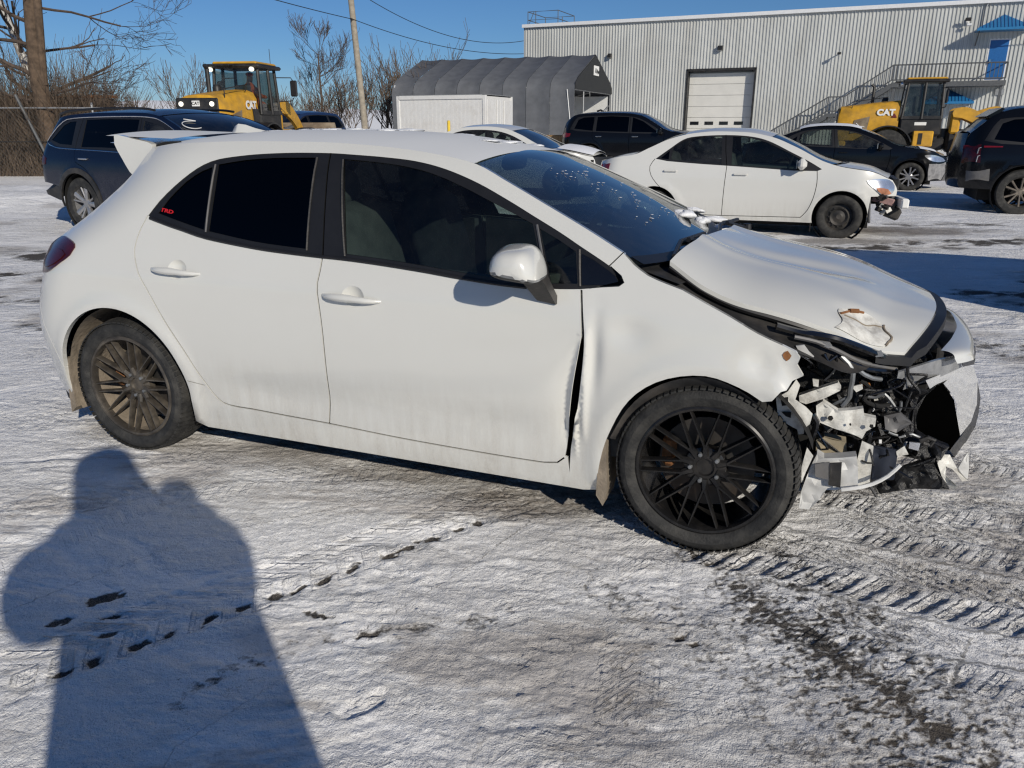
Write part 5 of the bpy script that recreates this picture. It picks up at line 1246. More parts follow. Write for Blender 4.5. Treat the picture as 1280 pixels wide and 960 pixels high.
    for s in (-1, 1):
        P_ = arc(0, .65, .76, 20, 165, 20); nP = len(P_)
        MB().add([(x, s*1.16, z) for x, z in P_]+[(x, s*.56, z) for x, z in P_]+[(x*1.05, s*1.16, .65+(z-.65)*1.05) for x, z in P_]+[(x*1.05, s*.56, .65+(z-.65)*1.05) for x, z in P_], [(i, i+1, nP+i+1, nP+i) for i in range(nP-1)]+[(2*nP+i, 3*nP+i, 3*nP+i+1, 2*nP+i+1) for i in range(nP-1)]+[(i, 2*nP+i, 2*nP+i+1, i+1) for i in range(nP-1)]).build('wheel_fender', K, L)
        q = MB().box((1.08, s*.85, 1.02), (.62, .35, .50), bev=.03).build('tool_box', Y, L)
        MB().box((1.0, s*.95, .55), (.55, .25, .36), bev=.02).build('step', Y, L); MB().box((1.0, s*1.03, 1.02), (.12, .02, .36)).build('box_slot', K, q)
    # front frame, lift arms, bucket
    MB().box((2.6, 0, .95), (1.5, .7, .75), bev=.1).build('front_frame', K, L); MB().tube([(1.75, 0, .7), (1.75, 0, 1.35)], .2, 14).build('hinge', K, L)
    MB().box((2.05, 0, 1.55), (.30, .85, .75), bev=.06).build('loader_tower', Y, L)
    for s in (-1, 1):
        arm = smooth([(1.95, 1.95), (2.3, 2.02), (2.75, 1.82), (3.3, 1.35), (3.75, .62), (3.62, .52), (3.15, 1.08), (2.7, 1.45), (2.2, 1.68), (1.95, 1.72)], .1, True)
        a_ = MB().prism(arm, s*.52, s*.42).build('lift_arm', Y, L, angle=50)
        MB().tube([(2.1, s*.35, 1.2), (2.95, s*.38, 1.35)], .06, 10).tube([(2.95, s*.38, 1.35), (3.3, s*.40, 1.22)], .035, 8).build('lift_cylinder', M['steel_grey'], a_)
    MB().prism(smooth([(2.35, 1.75), (3.2, 2.05), (3.55, 1.85), (3.45, 1.72), (3.1, 1.86), (2.45, 1.6)], .1, True), -.10, .10).build('bell_crank', Y, L, angle=50)
    bk = [(3.55, .95), (3.50, .60), (3.62, .30), (3.9, .14), (4.75, .10), (4.75, .14), (3.95, .22), (3.72, .38), (3.62, .62), (3.64, 1.10), (3.95, 1.42), (3.90, 1.46), (3.56, 1.16)]
    B = MB().prism(bk, -1.3, 1.3).build('bucket', M['bucket_steel'], L, sm=False)
    for s in (-1, 1): MB().prism([(3.62, 1.1), (3.95, 1.42), (4.2, .9), (4.75, .12), (3.9, .16), (3.6, .4)], s*1.3, s*1.27).build('bucket_side', M['bucket_steel'], B, sm=False)
    MB().prism([(3.46, .62), (3.56, 1.10), (3.60, 1.10), (3.55, .60)], -1.1, -.2).build('bucket_rib', M['cat_yellow'], B, sm=False)
    for cx in (0, 2.75):
        for s in (-1, 1):
            wv = make_wheel(L, (cx, s*.86, .66), .66, .48, .33, 'loader', 0, 'cat_yellow', 0, 0, s, False)
    return L
wheel_loader('yellow wheel loader parked below the outside stairs, bucket to the right', (12.15, 26.6, gz(0, 26)-.02), rad(-21), False).scale = (.93, .93, .93)
LL = wheel_loader('yellow wheel loader seen from behind with an operator in the cab', (-7.35, 21.6, gz(0, 21.6)), rad(81), True)

# ---------------------------------------------------------------- people
def skin_body(name, label, verts, edges, radii, root, mats, parent=None, loc=(0, 0, 0), rz=0, assign=None):
    me = bpy.data.meshes.new(name); me.from_pydata(verts, edges, []); o = bpy.data.objects.new(name, me); COL.objects.link(o)
    md = o.modifiers.new('skin', 'SKIN'); md.use_smooth_shade = True
    for i, r in enumerate(radii):
        me.skin_vertices[0].data[i].radius = (r, r) if not hasattr(r, '__len__') else r
        me.skin_vertices[0].data[i].use_root = (i == root)
    sd = o.modifiers.new('sub', 'SUBSURF'); sd.levels = 2; sd.render_levels = 2
    ev = o.evaluated_get(bpy.context.evaluated_depsgraph_get()); m2 = bpy.data.meshes.new_from_object(ev)
    bpy.data.objects.remove(o); bpy.data.meshes.remove(me)
    for m in mats: m2.materials.append(M[m])
    if assign:
        for p in m2.polygons: p.material_index = assign(p.center)
    m2.shade_smooth(); o = bpy.data.objects.new(name, m2); COL.objects.link(o); o.location = loc; o.rotation_euler = (0, 0, rz)
    if label: tag(o, label, 'person')
    return o
def operator():
    V = [(0, 0, .0), (-.05, 0, .28), (-.04, 0, .46), (-.03, 0, .56), (0, 0, .68), (.0, 0, .78), (-.04, -.20, .44), (.12, -.27, .22), (.34, -.20, .20), (-.04, .20, .44), (.12, .27, .22), (.34, .20, .20), (.30, -.12, .02), (.42, -.12, -.30), (.30, .12, .02), (.42, .12, -.30)]
    Ed = [(0, 1), (1, 2), (2, 3), (3, 4), (4, 5), (2, 6), (6, 7), (7, 8), (2, 9), (9, 10), (10, 11), (0, 12), (12, 13), (0, 14), (14, 15)]
    Rr = [.15, .17, .13, .06, .095, .07, .075, .06, .045, .075, .06, .045, .09, .07, .09, .07]
    c = LL.location; yaw = rad(81)
    def asg(p): return 1 if p.z > .56 or (p.x > .30 and p.z > .1) else (2 if p.z < .03 and p.x > .1 else 0)
    o = skin_body('person', 'person in an orange jacket sitting in the left loader\'s cab', V, Ed, Rr, 0, ['orange_cloth', 'skin', 'dark_cloth'], None, (c.x+.98*math.cos(yaw)-(-.12)*math.sin(yaw), c.y+.98*math.sin(yaw)+(-.12)*math.cos(yaw), c.z+1.90), yaw-.5, asg)
    h = MB().blob((0, 0, .775), (.105, .10, .06), 3, 14, 8, .05); hh = h.build('hard_hat', M['orange_cloth'], o)
operator()
def photographer():
    V = [(.08, -.34, .98), (.08, -.33, 1.16), (.06, -.32, 1.36), (-.02, -.30, 1.50), (-.06, -.28, 1.58), (-.07, -.27, 1.70), (-.08, -.28, 1.82),
         (-.15, -.31, 1.42), (-.35, -.27, 1.22), (-.12, -.10, 1.40), (.25, -.31, 1.44), (.35, -.24, 1.32), (.14, -.10, 1.42),
         (-.02, -.34, .86), (-.03, -.32, .48), (-.03, -.36, .08), (.20, -.34, .86), (.22, -.32, .48), (.22, -.36, .08), (-.05, -.22, .05), (.24, -.22, .05)]
    Ed = [(0, 1), (1, 2), (2, 3), (3, 4), (4, 5), (5, 6), (2, 7), (7, 8), (8, 9), (2, 10), (10, 11), (11, 12), (0, 13), (13, 14), (14, 15), (0, 16), (16, 17), (17, 18), (15, 19), (18, 20)]
    Rr = [(.24, .18), (.23, .18), (.21, .16), .10, .10, (.125, .13), (.06, .07), .12, .10, .045, .12, .11, .045, .15, .10, .06, .15, .10, .06, .05, .05]
    nv = len(V)
    for s, hd in ((-1, 9), (1, 12)):             # thumb and four fingers closing round the phone
        hx, hy, hz = V[hd]
        for k in range(5):
            dz = .028-.018*k if k else .035; x1 = hx-s*(-.0)+s*-.022; i = len(V)
            V.append((hx-s*.028, hy+.028, hz+dz)); V.append((hx-s*.045, hy+.05-(.012 if k == 0 else 0), hz+dz*1.15)); Rr += [.010, .009]
            Ed += [(hd, i), (i, i+1)]
    def asg(p): return 1 if (p.y > -.135 and p.z > 1.3) or (1.60 < p.z < 1.76 and p.y > -.20) else 0
    o = skin_body('person', 'person in a bulky hooded coat photographing the cars, seen only as a shadow', V, Ed, Rr, 0, ['dark_cloth', 'skin'], None, (.05, 0, 0), 0, asg)
    h = MB()
    for k in range(9):
        f = k/8; h.blob((-.10+.10*(1-f)**1.5, -.30, 1.46+.33*f), (.155-.03*f**3+.08*(1-f)**3, .16-.03*f, .085), 4+k, 20, 10, .04)
    h.build('hood', M['dark_cloth'], o)
    MB().blob((.22, -.28, 1.49), (.11, .11, .11), 31, 16, 10, .1).blob((.15, -.2, 1.57), (.08, .08, .09), 32, 16, 10, .1).blob((.31, -.26, 1.36), (.09, .10, .15), 33, 16, 10, .1).blob((-.33, -.28, 1.28), (.13, .12, .15), 34, 16, 10, .1).blob((-.20, -.3, 1.42), (.13, .13, .12), 35, 16, 10, .1).build('padded_sleeves', M['dark_cloth'], o)['kind'] = 'stuff'
    b = MB()
    b.grid(lambda a, c: (.09+(.30+.04*(1-a))*math.cos(2*math.pi*c), -.34+(.21+.02*(1-a))*math.sin(2*math.pi*c), .70+.55*a), 8, 28); b.build('coat_skirt', M['dark_cloth'], o)
    ph = MB().box((0, -.045, 1.462), (.150, .008, .074), bev=.003).build('phone', M['black_gloss']); tag(ph, 'black phone held up by the photographer behind the camera', 'phone')
photographer()

# ---------------------------------------------------------------- the crashed white hatchback
simple('milky_grey', (.22, .225, .23), .25, var=.3, scale=20, coat=.5)
simple('navy_plastic', (.02, .025, .04), .4, var=.3)
CRASH = [
    ('apron_bracket', 'torn_white', 0.012, 0.008, [(2.853, -0.8, 0.606), (2.869, -0.8, 0.615), (2.889, -0.8, 0.632), (2.91, -0.8, 0.673), (2.925, -0.8, 0.654), (2.915, -0.8, 0.603), (2.952, -0.8, 0.579), (2.975, -0.8, 0.557), (2.971, -0.8, 0.524), (2.954, -0.8, 0.503), (2.956, -0.8, 0.485), (2.939, -0.8, 0.481), (2.933, -0.8, 0.497), (2.898, -0.8, 0.514), (2.867, -0.8, 0.535)]),
    ('bracket_hole_shade', 'under_black', 0.004, 0, [(2.868, -0.815, 0.607), (2.892, -0.815, 0.615), (2.896, -0.815, 0.587), (2.876, -0.815, 0.581)]),  # black plate on the bracket, painted as the shade inside a hole
    ('bracket_hole_shade', 'under_black', 0.004, 0, [(2.876, -0.815, 0.56), (2.907, -0.815, 0.562), (2.908, -0.815, 0.542), (2.892, -0.815, 0.546)]),
    ('upper_rail', 'torn_white', 0.03, 0.008, [(2.926, -0.74, 0.6), (2.977, -0.74, 0.628), (3.043, -0.74, 0.662), (3.055, -0.74, 0.643), (3.053, -0.74, 0.632), (3.006, -0.74, 0.598), (2.952, -0.74, 0.573), (2.93, -0.74, 0.578)]),
    ('lower_rail', 'torn_white', 0.03, 0.01, [(2.985, -0.72, 0.563), (3.005, -0.72, 0.582), (3.056, -0.72, 0.556), (3.099, -0.72, 0.562), (3.134, -0.72, 0.572), (3.14, -0.72, 0.546), (3.177, -0.72, 0.544), (3.178, -0.72, 0.513), (3.153, -0.72, 0.491), (3.144, -0.72, 0.462), (3.124, -0.72, 0.471), (3.058, -0.72, 0.489), (2.994, -0.72, 0.509)]),
    ('rail_hole_shade', 'under_black', 0.004, 0, [(3.026, -0.742, 0.532), (3.029, -0.742, 0.54), (3.039, -0.742, 0.541), (3.044, -0.742, 0.533), (3.039, -0.742, 0.524), (3.03, -0.742, 0.524)]),  # black plates on the rail, hole shade given as colour
    ('rail_hole_shade', 'under_black', 0.004, 0, [(3.095, -0.742, 0.52), (3.1, -0.742, 0.523), (3.103, -0.742, 0.517), (3.099, -0.742, 0.513)]),
    ('rail_hole_shade', 'under_black', 0.004, 0, [(3.158, -0.742, 0.519), (3.16, -0.742, 0.527), (3.169, -0.742, 0.527), (3.172, -0.742, 0.518), (3.166, -0.742, 0.513)]),
    ('crash_box', 'beige_primer', 0.05, 0.006, [(3.001, -0.66, 0.416), (3.026, -0.66, 0.431), (3.1, -0.66, 0.425), (3.11, -0.66, 0.363), (3.075, -0.66, 0.35), (3.008, -0.66, 0.355)]),
    ('washer_tank', 'milky_plastic', 0.05, 0.012, [(3.007, -0.765, 0.405), (3.031, -0.765, 0.393), (3.087, -0.765, 0.403), (3.13, -0.765, 0.417), (3.141, -0.765, 0.374), (3.15, -0.765, 0.305), (3.113, -0.765, 0.291), (3.083, -0.765, 0.28), (3.051, -0.765, 0.276), (3.033, -0.765, 0.234), (3.005, -0.765, 0.19), (2.971, -0.765, 0.19), (2.971, -0.765, 0.254), (2.981, -0.765, 0.31), (2.995, -0.765, 0.366)]),
    ('tank_recess', 'grey_plastic', 0.004, 0.004, [(3.004, -0.785, 0.374), (3.049, -0.785, 0.389), (3.053, -0.785, 0.324), (3.01, -0.785, 0.33)]),
    ('tank_recess', 'dark_plastic', 0.004, 0.004, [(3.052, -0.786, 0.387), (3.087, -0.786, 0.395), (3.094, -0.786, 0.301), (3.055, -0.786, 0.303)]),
    ('side_plate', 'torn_white', 0.008, 0.01, [(3.146, -0.7, 0.449), (3.184, -0.7, 0.436), (3.188, -0.7, 0.37), (3.191, -0.7, 0.3), (3.149, -0.7, 0.278), (3.137, -0.7, 0.346), (3.141, -0.7, 0.392)]),
    ('torn_strip', 'torn_white', 0.006, 0.006, [(2.971, -0.8, 0.436), (2.994, -0.8, 0.41), (2.978, -0.8, 0.348), (2.968, -0.8, 0.307), (2.96, -0.8, 0.345), (2.966, -0.8, 0.398)]),
    ('headlight_remains', 'milky_grey', 0.02, 0.006, [(3.232, -0.625, 0.685), (3.271, -0.56, 0.682), (3.376, -0.382, 0.673), (3.477, -0.209, 0.655), (3.498, -0.173, 0.604), (3.389, -0.358, 0.599), (3.302, -0.507, 0.607), (3.261, -0.576, 0.608), (3.27, -0.561, 0.642), (3.231, -0.628, 0.664)]),
    ('headlight_end', 'black_gloss', 0.03, 0.004, [(3.485, -0.176, 0.653), (3.517, -0.121, 0.659), (3.549, -0.067, 0.661), (3.558, -0.051, 0.637), (3.56, -0.047, 0.585), (3.508, -0.136, 0.595)]),
    ('bumper_cover', 'white_paint', 0.006, 0.006, [(3.328, -0.566, 0.647), (3.45, -0.201, 0.588), (3.59, 0.219, 0.51), (3.646, 0.389, 0.456), (3.704, 0.561, 0.353), (3.746, 0.689, 0.196), (3.721, 0.612, 0.126), (3.64, 0.369, 0.134), (3.604, 0.263, 0.208), (3.577, 0.182, 0.271), (3.56, 0.131, 0.359), (3.507, -0.029, 0.449), (3.435, -0.245, 0.551), (3.462, -0.165, 0.548), (3.389, -0.383, 0.583), (3.358, -0.476, 0.593)]),
    ('lower_grille', 'crash_black', 0.03, 0.012, [(3.73, 0.69, 0.312), (3.801, 0.903, 0.164), (3.817, 0.952, 0.062), (3.799, 0.896, -0.043), (3.736, 0.709, -0.072), (3.68, 0.541, -0.055), (3.592, 0.276, 0.094), (3.673, 0.518, 0.08), (3.746, 0.737, 0.085), (3.77, 0.809, 0.159)]),
    ('bumper_shard', 'torn_white', 0.005, 0.02, [(3.477, -0.229, 0.257), (3.509, -0.217, 0.251), (3.541, -0.203, 0.201), (3.589, -0.184, 0.149), (3.569, -0.192, 0.145), (3.546, -0.202, 0.175), (3.524, -0.211, 0.197), (3.499, -0.22, 0.21), (3.501, -0.22, 0.176), (3.553, -0.199, 0.13), (3.545, -0.202, 0.11), (3.52, -0.212, 0.122), (3.497, -0.221, 0.158), (3.469, -0.232, 0.167), (3.465, -0.234, 0.219)]),
    ('bumper_shard', 'milky_plastic', 0.005, 0.01, [(3.572, -0.071, 0.15), (3.586, -0.066, 0.194), (3.598, -0.061, 0.221), (3.613, -0.055, 0.15), (3.616, -0.054, 0.1), (3.596, -0.062, 0.114)]),
    ('crushed_plastic', 'crash_black', 0.03, 0.045, [(3.128, -0.5, 0.569), (3.196, -0.5, 0.581), (3.271, -0.5, 0.602), (3.345, -0.5, 0.599), (3.316, -0.5, 0.517), (3.328, -0.5, 0.434), (3.244, -0.5, 0.426), (3.176, -0.5, 0.483), (3.146, -0.5, 0.51)]),
    ('crushed_plastic', 'crash_black', 0.03, 0.05, [(3.196, -0.46, 0.4), (3.268, -0.46, 0.414), (3.334, -0.46, 0.42), (3.383, -0.46, 0.396), (3.457, -0.46, 0.375), (3.432, -0.46, 0.332), (3.382, -0.46, 0.316), (3.289, -0.46, 0.31), (3.218, -0.46, 0.339)]),
    ('cavity_shade', 'void_black', 0.01, 0.004, [(3.341, -0.3, 0.467), (3.379, -0.3, 0.536), (3.424, -0.3, 0.565), (3.47, -0.3, 0.508), (3.494, -0.3, 0.431), (3.513, -0.3, 0.369), (3.488, -0.3, 0.308), (3.413, -0.3, 0.305), (3.357, -0.3, 0.355)]),  # flat black sheet painted as the darkness of the open cavity
    ('cavity_rim', 'crash_black', 0.012, 0.01, [(3.329, -0.4, 0.492), (3.352, -0.4, 0.557), (3.38, -0.4, 0.587), (3.388, -0.4, 0.581), (3.358, -0.4, 0.538), (3.343, -0.4, 0.486), (3.352, -0.4, 0.4), (3.341, -0.4, 0.398)]),
    ('lower_panel', 'navy_plastic', 0.01, 0.01, [(3.191, -0.58, 0.39), (3.27, -0.58, 0.387), (3.278, -0.58, 0.357), (3.28, -0.58, 0.271), (3.207, -0.58, 0.259)]),
    ('undertray', 'crash_black', 0.03, 0.03, [(3.18, -0.5, 0.194), (3.21, -0.5, 0.224), (3.289, -0.5, 0.246), (3.316, -0.5, 0.29), (3.412, -0.5, 0.345), (3.443, -0.5, 0.272), (3.475, -0.5, 0.229), (3.368, -0.5, 0.207), (3.302, -0.5, 0.199), (3.252, -0.5, 0.172)]),
    ('lamp_fragment', 'milky_plastic', 0.01, 0.006, [(2.897, -0.76, 0.779), (2.922, -0.76, 0.785), (2.94, -0.76, 0.763), (2.958, -0.76, 0.747), (2.94, -0.76, 0.737), (2.913, -0.76, 0.756)]),
    ('lamp_fragment', 'reflector', 0.008, 0.004, [(2.94, -0.72, 0.797), (3.001, -0.72, 0.793), (3.011, -0.72, 0.78), (3.0, -0.72, 0.771), (2.953, -0.72, 0.785)]),
    ('metal_tab', 'torn_white', 0.008, 0.004, [(2.962, -0.77, 0.673), (2.982, -0.77, 0.672), (2.983, -0.77, 0.648), (2.967, -0.77, 0.649)]),
    ('metal_tab', 'torn_white', 0.008, 0.006, [(3.214, -0.55, 0.569), (3.231, -0.55, 0.568), (3.242, -0.55, 0.532), (3.225, -0.55, 0.532)]),
    ('metal_tab', 'torn_white', 0.008, 0.006, [(3.092, -0.66, 0.626), (3.124, -0.66, 0.64), (3.128, -0.66, 0.623), (3.109, -0.66, 0.609)]),
    ('metal_tab', 'torn_white', 0.008, 0.006, [(3.277, -0.52, 0.356), (3.302, -0.52, 0.383), (3.32, -0.52, 0.353), (3.286, -0.52, 0.34)]),
    ('metal_tab', 'reflector', 0.008, 0.006, [(3.317, -0.52, 0.401), (3.351, -0.52, 0.402), (3.349, -0.52, 0.373), (3.317, -0.52, 0.378)]),
    ('metal_tab', 'steel_grey', 0.008, 0.004, [(3.146, -0.64, 0.75), (3.169, -0.64, 0.758), (3.179, -0.64, 0.74), (3.155, -0.64, 0.734)]),
    ('metal_tab', 'torn_white', 0.006, 0.004, [(3.175, -0.55, 0.564), (3.185, -0.55, 0.569), (3.192, -0.55, 0.554), (3.179, -0.55, 0.55)]),
    ('foam_scrap', 'foam_orange', 0.01, 0.01, [(3.117, -0.6, 0.629), (3.152, -0.6, 0.627), (3.157, -0.6, 0.618), (3.128, -0.6, 0.616)]),
    ('plastic_clip', 'crash_black', 0.03, 0.02, [(2.97, -0.66, 0.718), (3.022, -0.66, 0.737), (3.036, -0.66, 0.674), (3.0, -0.66, 0.656), (2.971, -0.66, 0.674)]),
    ('plastic_clip', 'black_gloss', 0.02, 0.02, [(2.9, -0.68, 0.73), (2.941, -0.68, 0.713), (2.991, -0.68, 0.675), (3.007, -0.68, 0.648), (2.938, -0.68, 0.684), (2.909, -0.68, 0.709)]),
    ('plastic_clip', 'crash_black', 0.03, 0.03, [(3.048, -0.6, 0.584), (3.098, -0.6, 0.601), (3.125, -0.6, 0.593), (3.12, -0.6, 0.533), (3.074, -0.6, 0.527)]),
    ('plastic_clip', 'grey_plastic', 0.02, 0.02, [(3.217, -0.56, 0.501), (3.265, -0.56, 0.523), (3.309, -0.56, 0.484), (3.263, -0.56, 0.447), (3.226, -0.56, 0.457)]),
    ('plastic_clip', 'black_gloss', 0.02, 0.03, [(3.279, -0.44, 0.584), (3.332, -0.44, 0.575), (3.325, -0.44, 0.536), (3.295, -0.44, 0.517), (3.271, -0.44, 0.544)]),
]
CRASH_TUBES = [
    ('headlight_frame', 'black_gloss', 0.013, [(2.827, -0.74, 0.837), (2.905, -0.72, 0.817), (3.02, -0.7, 0.8), (3.14, -0.64, 0.751), (3.228, -0.55, 0.699)]),
    ('headlight_frame', 'grey_plastic', 0.008, [(2.888, -0.74, 0.805), (2.959, -0.72, 0.79), (3.025, -0.7, 0.762), (3.114, -0.64, 0.712), (3.231, -0.56, 0.677)]),
    ('bent_rod', 'steel_grey', 0.009, [(3.044, -0.68, 0.738), (3.069, -0.68, 0.716), (3.089, -0.68, 0.68), (3.089, -0.67, 0.626), (3.09, -0.66, 0.59), (3.07, -0.66, 0.553)]),
    ('wiring_loom', 'black_gloss', 0.01, [(3.055, -0.66, 0.726), (3.117, -0.64, 0.693), (3.177, -0.6, 0.678), (3.232, -0.56, 0.668)]),
    ('bent_rod', 'milky_plastic', 0.007, [(3.273, -0.72, 0.388), (3.239, -0.74, 0.35), (3.192, -0.76, 0.32), (3.142, -0.79, 0.311), (3.096, -0.8, 0.301)]),
    ('hose', 'black_gloss', 0.011, [(2.975, -0.77, 0.55), (2.992, -0.77, 0.523), (2.988, -0.76, 0.482), (2.976, -0.74, 0.413)]),
    ('bent_rod', 'steel_grey', 0.008, [(3.097, -0.66, 0.695), (3.125, -0.65, 0.673), (3.153, -0.63, 0.657), (3.185, -0.6, 0.647)]),
    ('wiring_loom', 'black_gloss', 0.007, [(2.989, -0.72, 0.75), (3.004, -0.72, 0.724), (3.027, -0.7, 0.742), (3.027, -0.7, 0.692), (3.0, -0.71, 0.656)]),
    ('wiring_loom', 'under_black', 0.008, [(3.118, -0.62, 0.643), (3.155, -0.6, 0.611), (3.14, -0.62, 0.572), (3.197, -0.58, 0.543), (3.252, -0.52, 0.545)]),
    ('hose', 'dark_plastic', 0.01, [(3.352, -0.5, 0.402), (3.376, -0.5, 0.418), (3.396, -0.5, 0.413), (3.386, -0.5, 0.392), (3.363, -0.5, 0.396)]),
    ('wiring_loom', 'steel_grey', 0.005, [(3.242, -0.52, 0.429), (3.285, -0.5, 0.412), (3.323, -0.5, 0.425), (3.367, -0.48, 0.401)]),
]
def chunk(name, mat, parent, poly3, th, amp, seed, h=.014):
    """torn sheet: a 3-D outline, triangulated, crumpled and given thickness"""
    A = np.array(poly3); P = [(p[0], p[2]) for p in poly3]
    pts, tri, own = cut_side([dict(poly=P)], h); tri = tri[own == 0]
    if len(tri) == 0: return
    # y from the plane through the outline
    G_ = np.c_[A[:, 0], A[:, 2], np.ones(len(A))]; cf = np.linalg.lstsq(G_, A[:, 1], rcond=None)[0]
    y = pts @ cf[:2]+cf[2]
    nz = ((fbm(pts[:, 0]*16+seed, pts[:, 1]*16, seed, 3)-.5)*2+(1-np.abs(2*vnoise(pts[:, 0]*34, pts[:, 1]*30+seed, seed)-1)-.5)*.7)*amp
    y1 = y+nz; idx = np.unique(tri); re = {int(a): i for i, a in enumerate(idx)}; n = len(idx); v = []
    for dy in (0, th): v += [(pts[i, 0], y1[i]+dy, pts[i, 1]) for i in idx]
    T = [tuple(re[int(a)] for a in t) for t in tri]
    T = [t if ((v[t[1]][0]-v[t[0]][0])*(v[t[2]][2]-v[t[0]][2])-(v[t[1]][2]-v[t[0]][2])*(v[t[2]][0]-v[t[0]][0])) > 0 else t[::-1] for t in T]
    ed = {}
    for t in T:
        for i in range(3): ed[(t[i], t[(i+1) % 3])] = 1
    f = list(T)+[(t[2]+n, t[1]+n, t[0]+n) for t in T]+[(a, a+n, b+n, b) for (a, b) in ed if (b, a) not in ed]
    return MB().add(v, f).build(name, M[mat], parent, angle=22)
def hatchback():
    o = thing('hatchback', 'white hatchback in the foreground with its front right corner torn off', 'car', (-1.482, 4.2645, 0), rad(-20.96))
    wp = M['white_paint']; WB = 2.64; R = .3187
    wk = knots((-.8, .88), (0, .893), (.6, .886), (1.3, .882), (2, .886), (2.64, .895), (3.0, .865), (3.2, .80), (3.35, .72), (3.52, .5))
    tk = knots((.1, .075), (.17, .045), (.25, .030), (.35, .022), (.5, .004), (.62, 0), (.75, .004), (.85, .016), (.93, .040), (1.0, .066), (1.1, .112), (1.2, .165), (1.3, .225), (1.36, .27), (1.42, .33), (1.5, .42))
    xr = knots((.15, -.66), (.35, -.735), (.55, -.745), (.72, -.705), (.85, -.635), (.95, -.51), (.99, -.43), (1.06, -.305), (1.15, -.185), (1.27, -.06), (1.39, .0), (1.5, .05))
    rcz = knots((.1, .27), (.78, .28), (.95, .13), (1.05, .09), (1.5, .08))
    E = knots((-.0, 1.385), (.1, 1.395), (.3, 1.41), (.6, 1.418), (.9, 1.417), (1.2, 1.405), (1.45, 1.382), (1.672, 1.345), (1.828, 1.282), (2.002, 1.205), (2.166, 1.131), (2.303, 1.064), (2.367, 1.033), (2.45, 1.0))
    crease = knots((.30, 2.14), (.36, 2.133), (.445, 2.124), (.553, 2.129), (.656, 2.147), (.76, 2.172), (.83, 2.185))
    cdep = knots((.28, .0), (.34, .012), (.45, .026), (.58, .026), (.70, .014), (.80, .0))
    def Wf(x, z):
        x = np.asarray(x, float); z = np.asarray(z, float)
        d = np.maximum(x-xr(z), 0); w_ = wk(x)-tk(z)-np.where(d < .42, rcz(z)*np.clip(1-d/.42, 0, 1)**2.6, 0)
        for cx, rr in ((0, .377), (WB, .371)):
            q = np.hypot(x-cx, z-.325); w_ = w_+.012*np.exp(-((q-rr-.012)/.045)**2)*(z > .2)
        mid = sstep(.45, .8, x)*sstep(2.2, 1.9, x)
        w_ = w_-.010*np.exp(-((z-.40)/.075)**2)*mid+.006*np.exp(-((z-.86)/.05)**2)*sstep(2.4, 1.2, x)   # hollow above the sill, shoulder line
        # door skin creased in along its leading edge
        xc = crease(np.clip(z, .3, .83)); m = (x < 2.178)
        dd = np.where(x < xc, np.exp(-((xc-x)/.05)), np.clip(1-(x-xc)/.030, -1.0, 1))
        w_ = w_-cdep(z)*dd*m*(z < .82)
        # dents in the fender
        w_ = w_-.016*np.exp(-((x-2.235)/.025)**2-((z-.70)/.13)**2)-.012*np.exp(-((x-2.36)/.07)**2-((z-.80)/.05)**2)+.010*np.exp(-((x-2.205)/.012)**2)*sstep(.35, .45, z)*sstep(.84, .74, z)*(x > 2.178)
        w_ = w_-.012*np.exp(-((x-2.80)/.05)**2-((z-.74)/.05)**2)+.01*np.sin(38*x+20*z)*sstep(2.80, 2.93, x)
        return w_
    dlo_t = smooth([(.175, 1.108), (.216, 1.167), (.276, 1.23), (.342, 1.285), (.40, 1.321), (.469, 1.344), (.58, 1.359), (.691, 1.368), (.849, 1.374), (1.02, 1.374), (1.141, 1.369), (1.273, 1.362), (1.421, 1.349), (1.561, 1.322), (1.708, 1.276), (1.843, 1.220), (1.955, 1.169), (2.064, 1.119), (2.145, 1.078), (2.256, 1.022), (2.31, .987), (2.322, .968), (2.305, .954)], .03)
    dlo_b = smooth([(2.238, .946), (2.17, .936), (2.049, .929), (1.88, .932), (1.702, .945), (1.541, .960), (1.339, .975), (1.193, .983), (1.091, .986), (.928, .993), (.77, 1.003), (.517, 1.030), (.385, 1.056), (.30, 1.073), (.19, 1.098)], .04)
    bs = smooth([(1.018, 1.371), (1.057, 1.189), (1.093, .985), (1.086, .889), (1.105, .70), (1.108, .509), (1.097, .373), (1.086, .283)], .04)
    rdr = smooth([(.172, 1.106), (.150, 1.055), (.133, .967), (.160, .894), (.214, .806), (.287, .686), (.382, .545), (.458, .407), (.515, .327), (.575, .303), (.693, .299)], .03)
    dbt = smooth([(.693, .299), (.879, .291), (1.084, .284), (1.421, .267), (1.778, .259), (2.045, .259), (2.10, .268), (2.125, .290)], .04)
    dfe = smooth([(2.168, .934), (2.183, .825), (2.186, .775), (2.174, .70), (2.160, .60), (2.147, .475), (2.139, .375), (2.130, .300)], .03)      # door leading edge
    fre = smooth([(2.176, .934), (2.192, .825), (2.200, .741), (2.191, .601), (2.177, .475), (2.161, .383), (2.146, .295)], .03)                   # fender trailing edge
    fgap = dfe+fre[::-1]
    arch_f = smooth([(2.252, .175), (2.268, .30), (2.286, .382), (2.310, .448), (2.347, .529), (2.395, .593), (2.461, .643), (2.541, .674), (2.626, .685), (2.698, .670), (2.770, .640), (2.814, .613)], .03)
    fen_top = smooth([(2.345, 1.028), (2.40, .995), (2.47, .972), (2.52, .958), (2.592, .925), (2.686, .884), (2.777, .838), (2.857, .805), (2.901, .788)], .03)
    torn = [(2.915, .77), (2.908, .745), (2.931, .711), (2.90, .690), (2.885, .66), (2.868, .655), (2.844, .621)]
